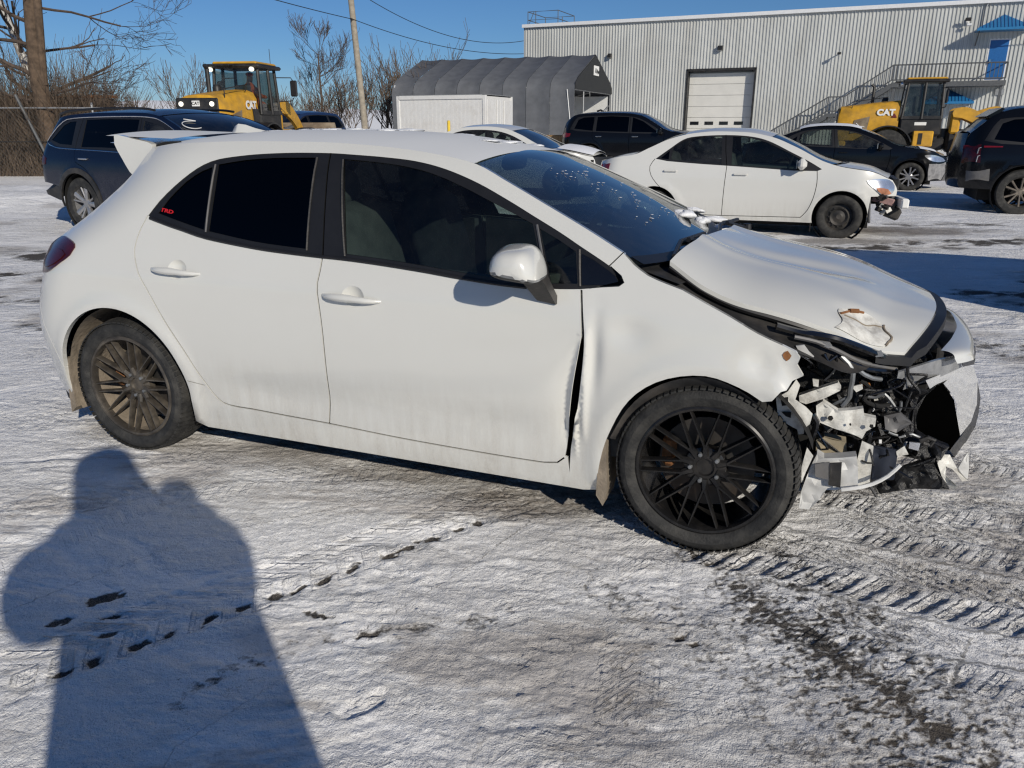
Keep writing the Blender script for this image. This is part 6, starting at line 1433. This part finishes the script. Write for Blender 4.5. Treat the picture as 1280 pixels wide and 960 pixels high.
    fender = [(2.303, 1.064)]+fen_top+torn+arch_f[::-1]+[(2.20, .165), (2.150, .165), (2.15, .27)]+fre[::-1][1:]+[(2.238, .948), (2.305, .956), (2.320, .97), (2.309, .99), (2.262, 1.022)]
    top = [(x, float(E(x))) for x in np.arange(.0, 2.303, .04)]
    rear = [(float(xr(z)), z) for z in np.linspace(.19, 1.385, 40)]
    arch_r = arc(-.004, .328, .377, -12, 196, 48)
    shell = rear+top[1:]+[(2.303, 1.064)]+[(2.262, 1.022), (2.30, .97), (2.20, .94), (2.17, .93), (2.19, .74), (2.17, .45), (2.14, .29), (2.16, .165)]+lin([(2.10, .165), (1.0, .168), (.42, .172)], .15)+[(.372, .20)]+arch_r[2:-2]+[(-.385, .19), (-.6, .185)]
    R_ = [dict(k='gap', poly=g) for g in (ribbon(bs, .007), ribbon(rdr, .006), ribbon(dbt, .006), fgap, ribbon([(2.305, 1.066), (2.272, 1.03), (2.262, 1.020)], .004), ribbon([(.372, .40), (.42, .392), (.455, .385)], .004), ribbon(smooth([(-.37, .37), (-.45, .52), (-.53, .70), (-.56, .82)], .05), .003))]
    CUPS = []
    for cc in ((1.253, .846), (.380, .896)): R_.append(dict(k='cup', c=cc, poly=[(cc[0]+.050*math.cos(a), cc[1]+.040*math.sin(a)) for a in np.linspace(0, 2*math.pi, 28, endpoint=False)]))
    pane = lambda n, m, p: R_.append(dict(k='pane', name=n, mat=m, poly=p))
    inner_t = [(x, z) for x, z in dlo_t]
    pane('quarter_window', 'glass_dark', smooth([(.225, 1.118), (.262, 1.175), (.33, 1.248), (.40, 1.294), (.449, 1.312)], .04)+[(.487, 1.060)]+smooth([(.40, 1.078), (.30, 1.100)], .05))
    pane('rear_window', 'glass_dark', smooth([(.476, 1.322), (.60, 1.341), (.75, 1.352), (.952, 1.356)], .05)+[(1.008, 1.010)]+smooth([(.93, 1.014), (.75, 1.026), (.512, 1.056)], .06))
    pane('front_window', 'glass_front', smooth([(1.085, 1.352), (1.2, 1.346), (1.35, 1.333), (1.50, 1.307), (1.64, 1.264), (1.80, 1.203), (1.955, 1.143)], .05)+[(2.033, .948)]+smooth([(1.90, .948), (1.70, .962), (1.45, .984), (1.196, 1.000)], .06))
    pane('front_corner_window', 'glass_front', [(1.985, 1.128), (2.06, 1.095), (2.133, 1.058), (2.155, .952), (2.055, .946)])
    R_.append(dict(k='sail', name='mirror_sail', poly=[(2.158, 1.052), (2.20, 1.036), (2.26, 1.004), (2.298, .980), (2.306, .966), (2.294, .960), (2.230, .955), (2.172, .950)]))
    R_.append(dict(k='trim', name='window_trim', poly=dlo_t+dlo_b))
    R_.append(dict(k='door', name='front_door', poly=bs+dbt[[i for i, p in enumerate(dbt) if p[0] >= 1.084][0]:]+dfe[::-1]+[(2.17, .95), (1.9, 1.23), (1.4, 1.36)]))
    R_.append(dict(k='door', name='rear_door', poly=rdr+[p for p in dbt if p[0] <= 1.085][1:]+bs[::-1]+[(.6, 1.37), (.3, 1.27)]))
    R_.append(dict(k='fender', name='front_fender', poly=fender))
    R_.append(dict(k='sill', name='side_sill', poly=[(.372, .20), (.40, .30), (.46, .385), (.52, .310), (.58, .296), (.693, .294)]+dbt[1:]+[(2.147, .29), (2.15, .165), (1.0, .168), (.42, .172)]))
    R_.append(dict(k='body', name='body_side', poly=shell))
    pts, tri, own = cut_side(R_, .032, [(2.02, 2.32, .26, .88, .012), (1.20, 1.31, .80, .89, .009), (.33, .43, .85, .94, .009)])
    cen = pts[tri].mean(1); ins = in_poly(cen, shell) | in_poly(cen, fender)
    doors = {}; cups = [(1.253, .846), (.380, .896)]
    for s in (-1, 1):
        for k, r in enumerate(R_):
            t = tri[(own == k) & ins]
            if len(t) == 0: continue
            if r['k'] == 'gap':
                side_panel('gap_shade', pts, t, Wf, s, M['void_black'], o, off=.008, flange=0); continue  # recessed black strip paints the shade of the door gaps
            if r['k'] == 'cup':
                cx_, cz_ = r['c']; bowl = lambda x, z: Wf(x, z)-.022*np.clip(1-((x-cx_)/.050)**2-((z-cz_)/.040)**2, 0, 1)**.8
                CUPS.append((r['c'], s, side_panel('handle_cup', pts, t, bowl, s, wp, o, flange=0))); continue
            m = M[r['mat']] if r['k'] == 'pane' else {'trim': M['black_trim'], 'sail': M['black_gloss']}.get(r['k'], wp)
            ob = side_panel(r['name'], pts, t, Wf, s, m, o, off={'pane': .007, 'trim': .002, 'sail': -.002}.get(r['k'], 0), flange={'pane': 0, 'trim': .01, 'sail': .006}.get(r['k'], .022))
            if r['k'] == 'door': doors[(r['name'], s)] = ob
            if s < 0 and r['k'] == 'fender': FEN = ob
    # glazing strips: thin bright-grey run channels
    for pl in ([(.462, 1.322), (.500, 1.052)], [(1.972, 1.140), (2.046, .944)], [(1.088, 1.350), (1.150, 1.14), (1.194, .992)], [(.962, 1.356), (1.015, 1.004)], [(2.145, 1.066), (2.165, .945)]):
        P3 = [(x, -(float(Wf(x, z))-.001), z) for x, z in lin(pl, .05)]; MB().tube(P3, .0048, 5).build('window_divider', M['dark_plastic'] if pl[0][0] not in (.462, 1.972) else M['grey_plastic'], o)
    belt = [(x, -(float(Wf(x, z))+.003), z) for x, z in dlo_b[6:]]; MB().tube(belt, .007, 6).build('belt_moulding', M['black_trim'], o)
    # handles
    for nm, hx, hz in (('front_door', 1.245, .842), ('rear_door', .372, .892)):
        for s in (-1, 1):
            d = doors[(nm, s)]; pth = []
            for f in np.linspace(-1, 1, 11):
                x = hx+.132*f; z = hz-.004*f-.004*f*f; pth.append((x, s*(float(Wf(x, z))+.030*(1-f**4)-.004), z))
            b = MB(); rr = [.006+.0095*(1-abs(f)**3)*(.75 if f > 0 else 1) for f in np.linspace(-1, 1, 11)]; b.tube(pth, rr, 10); b.build('handle', wp, d, angle=50)
    # roof, glass
    cr = knots((0, .040), (.6, .046), (1.2, .045), (1.7, .030), (2.0, .040), (2.4, .03))
    MB().grid(lambda a, c: (lambda x, u: (x, u*float(Wf(x, float(E(x)))), float(E(x))+float(cr(x))*(1-abs(u)**2.4)))(.0+a*(1.672+.0*c), -1+2*c), 60, 36).build('roof', M['frosted_paint'], o, angle=60)
    e0 = lambda u: 1.672-.03*(1-u*u); e1 = lambda u: 2.372+.15*(1-u*u)
    top_sheet('windshield', M['glass_screen'], o, E, Wf, e0, e1, knots((1.6, .030), (2.0, .055), (2.6, .02)), u0=-.985, u1=.985, nx=24, nu=24, dz=-.004)
    top_sheet('windshield_frit', M['black_trim'], o, E, Wf, lambda u: e1(u)-.05, e1, knots((1.6, .030), (2.0, .055), (2.6, .02)), u0=-.98, u1=.98, nx=3, nu=20, dz=-.001)
    # rear end
    def rcap(a, c):
        z = .19+1.19*a; u = -1+2*c; x = float(xr(z)); w_ = float(Wf(x, z)); return (x-(.06+.05*math.sin(min(1, a*1.3)*math.pi))*(1-abs(u)**2.4), u*w_, z)
    MB().grid(rcap, 40, 24).build('tailgate', wp, o, angle=60)
    tl = patch('taillight', M['lamp_dark'], o, Wf, smooth([(-.42, .985), (-.30, .985), (-.235, .970), (-.225, .955), (-.245, .92), (-.30, .885), (-.365, .85), (-.46, .825), (-.56, .82), (-.60, .86), (-.53, .93)], .03, True), -1, .007, .03)
    patch('brake_lamp', M['lamp_dark'], tl, Wf, smooth([(-.40, .935), (-.31, .94), (-.275, .925), (-.34, .88), (-.44, .855), (-.50, .88)], .03, True), -1, .011, .03)
    patch('taillight', M['lamp_dark'], o, Wf, smooth([(-.42, .985), (-.30, .985), (-.235, .970), (-.225, .955), (-.245, .92), (-.30, .885), (-.365, .85), (-.46, .825), (-.56, .82), (-.60, .86), (-.53, .93)], .03, True), 1, .007, .03)
    # rear spoiler with end blades
    sp = bpy.data.objects.new('rear_spoiler', None); COL.objects.link(sp); sp.parent = o
    MB().grid(lambda a, c: (.10-.40*a-.06*a*(1-(2*c-1)**2), (-.50+1.0*c), 1.425+.022*(1-(2*c-1)**2)+.012*a), 12, 20).build('blade_top', M['frosted_paint'], sp)
    MB().grid(lambda a, c: (.02-.31*a-.06*a*(1-(2*c-1)**2), (-.49+.98*c), 1.375+.022*(1-(2*c-1)**2)+.030*a), 8, 20).build('blade_underside', wp, sp)
    for s in (-1, 1):
        bl = smooth([(-.232, 1.441), (-.12, 1.424), (-.008, 1.399), (-.03, 1.343), (-.074, 1.300), (-.147, 1.255), (-.205, 1.335), (-.238, 1.40)], .03, True)
        MB().prism(bl, s*.515, s*.485).build('end_blade', wp, sp, angle=50)
        MB().prism([(.015, 1.37), (.13, 1.396), (.16, 1.410), (.06, 1.412), (.0, 1.398)], s*.50, s*.40).build('slot_shade', M['under_black'], sp)  # solid black block stands in for the shaded opening under the spoiler
    MB().grid(lambda a, c: (-.01+.27*a, (c-.5)*.075*(1-.75*a**2)*(1-.5*(0)), 1.452), 1, 1)
    fin = [(.04, 1.445), (.05, 1.480), (.075, 1.492), (.12, 1.487), (.18, 1.470), (.27, 1.452)]
    b = MB(); n = len(fin)
    vs = [(x, 0, z) for x, z in fin]+[(x, -.030+.02*i/n, 1.448) for i, (x, z) in enumerate(fin)]+[(x, .030-.02*i/n, 1.448) for i, (x, z) in enumerate(fin)]
    b.add(vs, [(i, i+1, n+i+1, n+i) for i in range(n-1)]+[(i+1, i, 2*n+i, 2*n+i+1) for i in range(n-1)]+[(0, n, 2*n)]); b.build('antenna_fin', wp, o, angle=60)
    # sticker on the quarter glass
    me = text_mesh('TRD', .030, .0008, .001); st = bpy.data.objects.new('sticker', me); COL.objects.link(st); me.materials.append(M['red_sticker']); st.parent = o
    x, z = .268, 1.128; wx = float(Wf(x+.03, z)-Wf(x-.03, z))/.06; wz = float(Wf(x, z+.03)-Wf(x, z-.03))/.06
    ex = Vector((1, -wx, -.16)).normalized(); n_ = Vector((-wx, -1, -wz)).normalized(); ey = n_.cross(ex).normalized(); ex = ey.cross(n_)
    st.matrix_local = Matrix.Translation((x, -(float(Wf(x, z))-.0045), z)) @ Matrix((ex, ey, n_)).transposed().to_4x4() @ Matrix.Diagonal((1.25, .75, 1, 1))
    # hood, sprung at the near rear corner
    nearE = [(2.45, -.700, 1.030), (2.58, -.715, .952), (2.69, -.715, .908), (2.81, -.705, .878), (2.92, -.690, .848), (3.02, -.665, .815), (3.13, -.62, .760), (3.25, -.55, .738)]
    farE = [(2.60, .71, .962), (2.70, .725, .945), (2.80, .72, .925), (2.90, .715, .905), (3.00, .70, .885), (3.10, .68, .855), (3.22, .62, .81), (3.30, .55, .775)]
    nc = knots(*[(i/7, 0) for i in range(8)])
    cx = [knots(*[(i/7, p[k]) for i, p in enumerate(nearE)]) for k in range(3)]; cf = [knots(*[(i/7, p[k]) for i, p in enumerate(farE)]) for k in range(3)]
    def hood(a, c):
        p = np.array([float(f(a)) for f in cx]); q = np.array([float(f(a)) for f in cf]); r = p+(q-p)*c; u = 2*c-1
        bow = (1-u*u); r[0] += bow*(.02+.10*a**3-.01*(1-a)); cz = .060+.025*a-.028*a**4
        flat = 1-abs(u)**3.4
        r[2] += cz*flat
        # power creases and the buckle
        for uc, hgt in ((-.42, .010), (.42, .010)): r[2] += hgt*math.exp(-((u-uc-.10*a*np.sign(uc)*-1)/.07)**2)*(1-a*.8)
        r[2] -= .016*math.exp(-((u+.30-.35*a)/.10)**2)*math.sin(min(1, a*1.2)*math.pi)
        r[2] += .012*math.exp(-((a-.78)/.10)**2-((u+.80)/.15)**2)*math.cos(u*20)
        r[2] += .006*math.sin(a*9+u*3)*(1-c)*.6
        return tuple(r)
    b = MB(); b.grid(hood, 56, 48); b.grid(lambda a, c: tuple(np.array(hood(a, c))-(0, 0, .014)), 28, 24, flip=True)
    rim = []
    for f in np.linspace(0, 1, 57): rim.append(hood(f, 0))
    for f in np.linspace(0, 1, 49)[1:]: rim.append(hood(1, f))
    for f in np.linspace(1, 0, 57)[1:]: rim.append(hood(f, 1))
    for f in np.linspace(1, 0, 49)[1:]: rim.append(hood(0, f))
    n = len(rim); b.add(rim+[(p[0], p[1], p[2]-.016) for p in rim], [(i, (i+1) % n, n+(i+1) % n, n+i) for i in range(n)])
    HOOD = b.build('hood', wp, o, angle=50)
    # scraped, cracked patch on the hood corner
    def scr(a, c, dz):
        aa = .70+.21*a+.02*math.sin(c*5); cc = .012+(.10+.035*math.sin(a*3.1))*c; p = hood(aa, cc); return (p[0], p[1], p[2]+dz+.004*math.sin(a*14+c*6)*math.sin(math.pi*a)*math.sin(math.pi*c))
    MB().grid(lambda a, c: scr(a, c, .0045), 26, 14).build('cracked_filler', M['torn_white'], HOOD, angle=50)
    for (pts_, w_, mt) in (([(.02, .72), (.12, .82), (.25, .93), (.45, .97)], .005, 'rust'), ([(.86, .98), (.90, .75), (.96, .45), (.95, .2), (1.0, .05)], .0045, 'mud'), ([(.1, .7), (.35, .62), (.6, .72), (.85, .9)], .0025, 'mud'), ([(.2, .9), (.35, .96)], .010, 'rust')):
        P3 = [scr(a, c, .006) for a, c in lin(pts_, .05)]; MB().tube(P3, w_, 5).build('crack', M[mt], HOOD)
    # fender chip and rust spot
    patch('rust_chip', M['rust'], FEN, Wf, smooth([(2.860, .775), (2.875, .79), (2.888, .775), (2.875, .755)], .01, True), -1, .003, .02, 0)
    # black channel between hood and fender
    fe = [(x, -(float(Wf(x, z))-.012), z-.004) for x, z in [(2.303, 1.06)]+fen_top+[(2.95, .775), (3.02, .74)]]
    A_ = [np.array(p) for p in smooth(fe, .04)]; nA = len(A_)
    def hedge(f): return np.array([float(g(min(1, max(0, f*.92)))) for g in cx])+np.array((0, .03, -.035))
    MB().grid(lambda a, c: tuple((A_[int(round(a*(nA-1)))]*(1-c)+hedge(a)*c)+np.array((0, 0, -.035*math.sin(math.pi*c)))), nA-1, 6).build('hood_channel', M['dark_plastic'], o, angle=60)
    MB().tube([tuple(hedge(f)+np.array((.0, -.02, .012))) for f in np.linspace(.0, 1, 24)], .012, 6).build('hood_seal', M['black_trim'], o)
    # cowl, wipers
    def cowl(a, c):
        u = -1+2*c; x0 = e1(u)-.02; x1 = 2.50+.14*c+.05*(1-u*u); x = x0+(x1-x0)*a; return (x, u*.76, 1.005-.045*a-.03*c*a+.01*(1-u*u))
    MB().grid(cowl, 6, 24).build('cowl', M['dark_plastic'], o)
    for (y0, y1, x0) in ((-.62, .02, 2.45), (.05, .62, 2.53)):
        MB().tube([(x0, y0, 1.035), (x0-.03, (y0+y1)/2, 1.045), (x0+.02, y1, 1.04)], .009, 6).tube([(x0+.06, y1, 1.0), (x0+.0, (y0+y1)/2, 1.052)], .011, 6).lathe([(0, .0), (.022, .0), (.018, .035), (0, .04)], 10, 'z', (x0+.07, y1, .985)).build('wiper', M['black_trim'], o)
    # front: dark trim round the hood tip, upper bumper skin, far bumper corner
    fr = [hood(1, c) for c in np.linspace(.0, 1, 30)]; fr = [hood(f, 0) for f in (.86, .9, .95)]+fr+[hood(f, 1) for f in (.95, .9)]
    def trimring(off, dz): return [(p[0]+off*(1.0 if .05 < (p[1]+.55)/1.1 < .95 else .6), p[1]*(1+off*.5), p[2]+dz) for p in fr]
    a_, b_, c_ = trimring(.003, -.010), trimring(.038, -.014), trimring(.040, -.045)
    n = len(a_); MB().add(a_+b_+c_, [(i, i+1, n+i+1, n+i) for i in range(n-1)]+[(n+i, n+i+1, 2*n+i+1, 2*n+i) for i in range(n-1)]).build('grille_trim', M['black_trim'], o)
    nin = knots((-.38, 3.385), (-.136, 3.454), (.10, 3.498), (.30, 3.505), (.55, 3.43), (.72, 3.33)); nout = knots((-.38, 3.43), (-.30, 3.495), (-.21, 3.519), (-.05, 3.540), (.15, 3.550), (.35, 3.54), (.55, 3.48), (.74, 3.36))
    def nose(a, c):
        y = -.375+1.10*c; x0, x1 = float(nin(y)), float(nout(y)); t_ = min(1, a/.7); x = x0+(x1-x0)*math.sin(t_*math.pi/2); drop = max(0, a-.7)/.3
        return (x+.012*drop, y, .712-.026*t_**2-.06*drop*(1 if y > -.25 else .3))
    MB().grid(nose, 14, 30).build('bumper_nose', wp, o)
    def face(a, c):
        u = .30+.68*c; x = 3.555-.03*a-.20*max(0, u-.1)**1.8; return (x+.03*math.sin(a*math.pi), u*.80, .655-.40*a)
    MB().grid(face, 10, 20).build('front_bumper', wp, o)
    MB().box((3.47, .42, .46), (.05, .40, .22), bev=.02).build('front_grille', M['dark_plastic'], o)
    # engine bay mass behind the torn corner
    MB().box((3.0, .25, .50), (.5, 1.0, .40), bev=.06).build('engine', M['under_black'], o)
    MB().box((3.36, .20, .46), (.06, .85, .38), bev=.01).build('radiator', M['under_black'], o)
    MB().box((3.28, .15, .64), (.10, .9, .05), rotm(0, 0, 4), bev=.012).build('radiator_support', M['crash_black'], o)
    MB().box((2.98, -.42, .60), (.30, .20, .14), bev=.03).build('battery_box', M['crash_black'], o)
    MB().box((2.98, -.30, .25), (.5, .55, .04), rotm(0, -3, 0), bev=.01).build('engine_undertray', M['crash_black'], o)
    for i, (nm, mt, th, amp, poly) in enumerate(CRASH): chunk(nm, mt, o, poly, th, amp, 300+i)
    for nm, mt, r, P3 in CRASH_TUBES: MB().tube(smooth(P3, .02), r, 7).build(nm, M[mt], o)
    rs = random.Random(12); b = MB()
    for k in range(240):
        x = rs.uniform(2.95, 3.30); z = rs.uniform(.20, .64); y = -.66+rs.uniform(0, .26)+(x-3.0)*.5
        b.box((x, y, z), (rs.uniform(.008, .06), rs.uniform(.004, .015), rs.uniform(.006, .03)), rotm(rs.uniform(-80, 80), rs.uniform(-80, 80), rs.uniform(-80, 80)))
    b.build('shattered_plastic', M['crash_black'], o, sm=False)['kind'] = 'stuff'
    for k in range(22):
        x = rs.uniform(2.96, 3.25); z = rs.uniform(.28, .70); y = -.70+rs.uniform(0, .12)+(x-3.0)*.45; P3 = [(x, y, z)]
        for q in range(4): P3.append((P3[-1][0]+rs.gauss(.01, .05), P3[-1][1]+rs.gauss(0, .02), max(.18, P3[-1][2]+rs.gauss(0, .045))))
        MB().tube(smooth(P3, .015), rs.uniform(.002, .006), 5).build('loose_wire', M[rs.choice(['black_gloss', 'black_gloss', 'crash_black', 'steel_grey'])], o)
    b = MB()
    for k in range(22):
        x = rs.uniform(2.96, 3.36); z = rs.uniform(.22, .68); y = -.70+rs.uniform(0, .16)+(x-3.0)*.5
        b.box((x, y, z), (rs.uniform(.005, .028), .003, rs.uniform(.003, .016)), rotm(rs.uniform(-80, 80), rs.uniform(-80, 80), rs.uniform(-80, 80)))
    b.build('shattered_lens', M['milky_plastic'], o, sm=False)['kind'] = 'stuff'
    # side mirrors
    for s in (-1, 1):
        mr = bpy.data.objects.new('side_mirror', None); COL.objects.link(mr); mr.parent = o
        out = smooth([(1.892, 1.005), (1.888, 1.035), (1.900, 1.068), (1.930, 1.090), (1.978, 1.098), (2.030, 1.094), (2.062, 1.062), (2.080, 1.010), (2.078, .985), (2.060, .978), (2.00, .982), (1.93, .990)], .012, True)
        oc = (1.985, 1.035); no = len(out)
        def msec(v, k):
            sc = max(0.0, 1-abs(v)**4.0)**.36; p = out[k % no]; q = .80+.20*(1+v)/2
            return (oc[0]+(p[0]-oc[0])*sc*q*1.06-.012*v, s*(.99-.112*v), oc[1]+(p[1]-oc[1])*sc*(.88+.12*(1+v)/2)+.004*v)
        vv = list(np.sin(np.linspace(-1.5, 1.5, 19)*1.0471976)*1.0); top_f = []; low_f = []; lens_f = []
        for i in range(18):
            for k in range(no):
                f = (i*no+k, (i+1)*no+k, (i+1)*no+(k+1) % no, i*no+(k+1) % no); zc = sum(msec(vv[a_//no], a_ % no)[2] for a_ in f)/4; xc_ = sum(msec(vv[a_//no], a_ % no)[0] for a_ in f)/4
                lim = 1.012-.14*(xc_-1.985); (top_f if zc > lim else lens_f if zc > lim-.007 else low_f).append(f)
        vs = [msec(v, k) for v in vv for k in range(no)]
        for nm_, ff, mt in (('mirror_cap', top_f, wp), ('turn_lamp', lens_f, M['milky_grey']), ('mirror_lower', low_f, M['dark_plastic'])):
            ob_ = MB().add(vs, ff).build(nm_, mt, mr, angle=60)
            bm = bmesh.new(); bm.from_mesh(ob_.data); bmesh.ops.delete(bm, geom=[v for v in bm.verts if not v.link_faces], context='VERTS'); bm.to_mesh(ob_.data); bm.free()
        yb = float(Wf(2.04, .91)); b = MB()
        b.add([(2.070, s*.985, .992), (1.985, s*.985, .992), (1.985, s*.92, .992), (2.070, s*.92, .992), (2.088, s*(yb+.022), .880), (2.018, s*(yb+.022), .890), (2.010, s*(yb-.02), .890), (2.092, s*(yb-.02), .880)], [(0, 1, 2, 3), (4, 7, 6, 5), (0, 4, 5, 1), (1, 5, 6, 2), (2, 6, 7, 3), (3, 7, 4, 0)]); b.build('mirror_stalk', M['dark_plastic'], mr, sm=False)
        MB().box((1.925, s*.985, 1.035), (.006, .10, .06), bev=.002).build('mirror_glass', M['chrome'], mr)
    # wheels, brakes, liners
    for (cx_, rz, rm, sp_) in ((0, 0, 'rim_bronze', rad(8)), (WB, rad(.5), 'rim_black', rad(3))):
        for s in (-1, 1):
            wz_ = R; make_wheel(o, (cx_, s*.7625, wz_), R, .225, .238, 'mesh10', rz, rm, 76, sp_, s)
            lm = M['mud'] if cx_ == 0 else M['under_black']
            rr = .372; aa = (100, 205) if cx_ == 0 else (20, 200)
            P_ = arc(cx_, .325, rr, aa[0], aa[1], 24); n = len(P_)
            MB().add([(x, s*.855, z) for x, z in P_]+[(x, s*.62, z) for x, z in P_], [(i, i+1, n+i+1, n+i) for i in range(n-1)]).build('wheel_liner', lm, o)
            P_ = arc(cx_, .325, .365, -10, 190, 30); MB().prism(P_, s*.615, s*.60).build('arch_back', M['under_black'], o)
    # dark plastic liner edge visible over the front tyre, mud flaps
    P_ = smooth([(2.30, .40), (2.36, .52), (2.44, .605), (2.54, .655), (2.64, .668), (2.74, .635), (2.82, .58)], .03)
    MB().add([(x, -.868, z) for x, z in P_]+[(2.62+(x-2.62)*.93, -.845, .30+(z-.30)*.885) for x, z in P_], [(i, i+1, len(P_)+i+1, len(P_)+i) for i in range(len(P_)-1)]).build('liner_edge', M['dark_plastic'], o, angle=60)
    MB().prism([(2.258, .165), (2.262, .40), (2.285, .395), (2.30, .20), (2.285, .125)], -.872, -.70).build('mud_flap', M['mud'], o)
    MB().prism([(-.375, .17), (-.37, .42), (-.395, .42), (-.41, .14)], -.86, -.66).build('mud_flap', M['mud'], o)
    MB().tube([(-.40, -.835, .19), (-.48, -.80, .195), (-.55, -.75, .20)], .010, 5).build('bumper_lip', M['dark_plastic'], o)
    # under side and cabin
    MB().box((1.32, 0, .20), (1.85, 1.60, .09)).box((1.4, 0, .30), (3.3, 1.15, .16)).box((-.30, 0, .45), (.75, 1.15, .45)).build('underbody', M['under_black'], o)
    MB().box((1.25, 0, .40), (2.0, 1.62, .06)).box((.0, 0, .70), (.85, 1.2, .06)).box((2.30, 0, .60), (.10, 1.60, .60)).build('floor_pan', M['seat_cloth'], o)
    MB().prism([(1.82, .62), (2.36, .60), (2.40, .96), (2.05, .965), (1.90, .93), (1.84, .84)], -.74, .74).build('dashboard', M['seat_cloth'], o)
    for s in (-1, 1):
        for nm in ('front', 'rear'):
            sx = 1.30 if nm == 'front' else .42
            b = MB().box((sx+.06, s*.37, .52), (.52, .52, .20), rotm(0, -6, 0), bev=.07).box((sx-.26, s*.37, .84), (.17, .50, .66), rotm(0, -16, 0), bev=.07)
            st_ = b.build('seat', M['seat_cloth'], o, angle=50)
            MB().box((sx-.40, s*.37, 1.215), (.10, .27, .18), rotm(0, -12, 0), bev=.045).tube([(sx-.37, s*.37-.06, 1.08), (sx-.395, s*.37-.06, 1.18)], .007, 6).tube([(sx-.37, s*.37+.06, 1.08), (sx-.395, s*.37+.06, 1.18)], .007, 6).build('headrest', M['seat_cloth'], st_, angle=50)
    for s in (-1, 1):
        P_ = [(x, z) for x, z in [(1.14, .36), (2.1, .36), (2.1, .93), (1.14, .98)]]; MB().prism(P_, s*.79, s*.75).build('door_card', M['seat_cloth'], o)
        MB().prism([(.45, .5), (1.05, .36), (1.05, .97), (.45, 1.0)], s*.79, s*.75).build('door_card', M['seat_cloth'], o)
    ring = [(1.86+.09*math.cos(a), .37+.185*math.sin(a), .93+.165*math.cos(a)) for a in np.linspace(0, 2*math.pi, 32, endpoint=False)]
    MB().tube(ring, .016, 8, closed=True).box((1.88, .37, .92), (.05, .16, .10), rotm(0, -28, 0), bev=.02).tube([(1.88, .37, .92), (2.02, .37, .86)], .03, 8).build('steering_wheel', M['seat_cloth'], o)
    MB().box((1.60, 0, 1.325), (.05, .22, .065), rotm(0, 10, 0), bev=.015).build('rear_view_mirror', M['seat_cloth'], o)
    MB().grid(lambda a, c: (.06+1.52*a, (-1+2*c)*.56, 1.352+.035*(1-(2*c-1)**2)), 10, 8).build('headliner', simple('headliner_grey', (.16, .16, .155), .9), o)
    # snow: dusting on the roof, lumps on the glass and cowl
    b = MB()
    for k in range(34):
        x = rs.uniform(.15, 1.6); u = rs.uniform(-.2, .95) if k % 3 else rs.uniform(.55, .95); z = float(E(x))+float(cr(x))*(1-abs(u)**2.4)
        b.blob((x, u*float(Wf(x, float(E(x)))), z), (rs.uniform(.03, .10), rs.uniform(.03, .09), rs.uniform(.003, .008)), 700+k, 14, 7, .45)
    s_ = b.build('snow', M['snow'], angle=80); s_.location = o.location; s_.rotation_euler = o.rotation_euler
    tag(s_, 'thin patches of snow on the roof of the white hatchback', 'snow', kind='stuff')
    b = MB(); ws = lambda x, u: (x, u*float(Wf(x, float(E(x)))), float(E(x))+float(knots((1.6, .030), (2.0, .055), (2.6, .02))(x))*(1-u*u))
    b.blob(ws(2.33, .38), (.050, .065, .020), 1, 16, 10, .5); b.blob(ws(2.40, .55), (.035, .045, .018), 2, 14, 8, .5); b.blob((2.50, .45, 1.015), (.035, .09, .014), 3, 16, 8, .5); b.blob((2.50, -.15, 1.004), (.025, .11, .010), 4, 16, 8, .5)
    b.blob((2.30, .74, 1.066), (.08, .020, .012), 5, 16, 8, .5); b.blob((2.42, .72, 1.025), (.07, .025, .014), 6, 16, 8, .5); b.blob((2.56, .55, .992), (.03, .07, .011), 7, 14, 8, .5)
    for k in range(40):
        x = rs.uniform(1.85, 2.32); u = rs.uniform(-.45, .35); p = ws(x, u); b.blob((p[0], p[1], p[2]+.001), (rs.uniform(.002, .010), rs.uniform(.0015, .004), .0012), 20+k, 10, 6, .15)
    s_ = b.build('snow', M['snow'], angle=80); s_.location = o.location; s_.rotation_euler = o.rotation_euler
    tag(s_, 'clumps of snow on the windshield and wipers of the white hatchback', 'snow', kind='stuff')
    return o
hatchback()
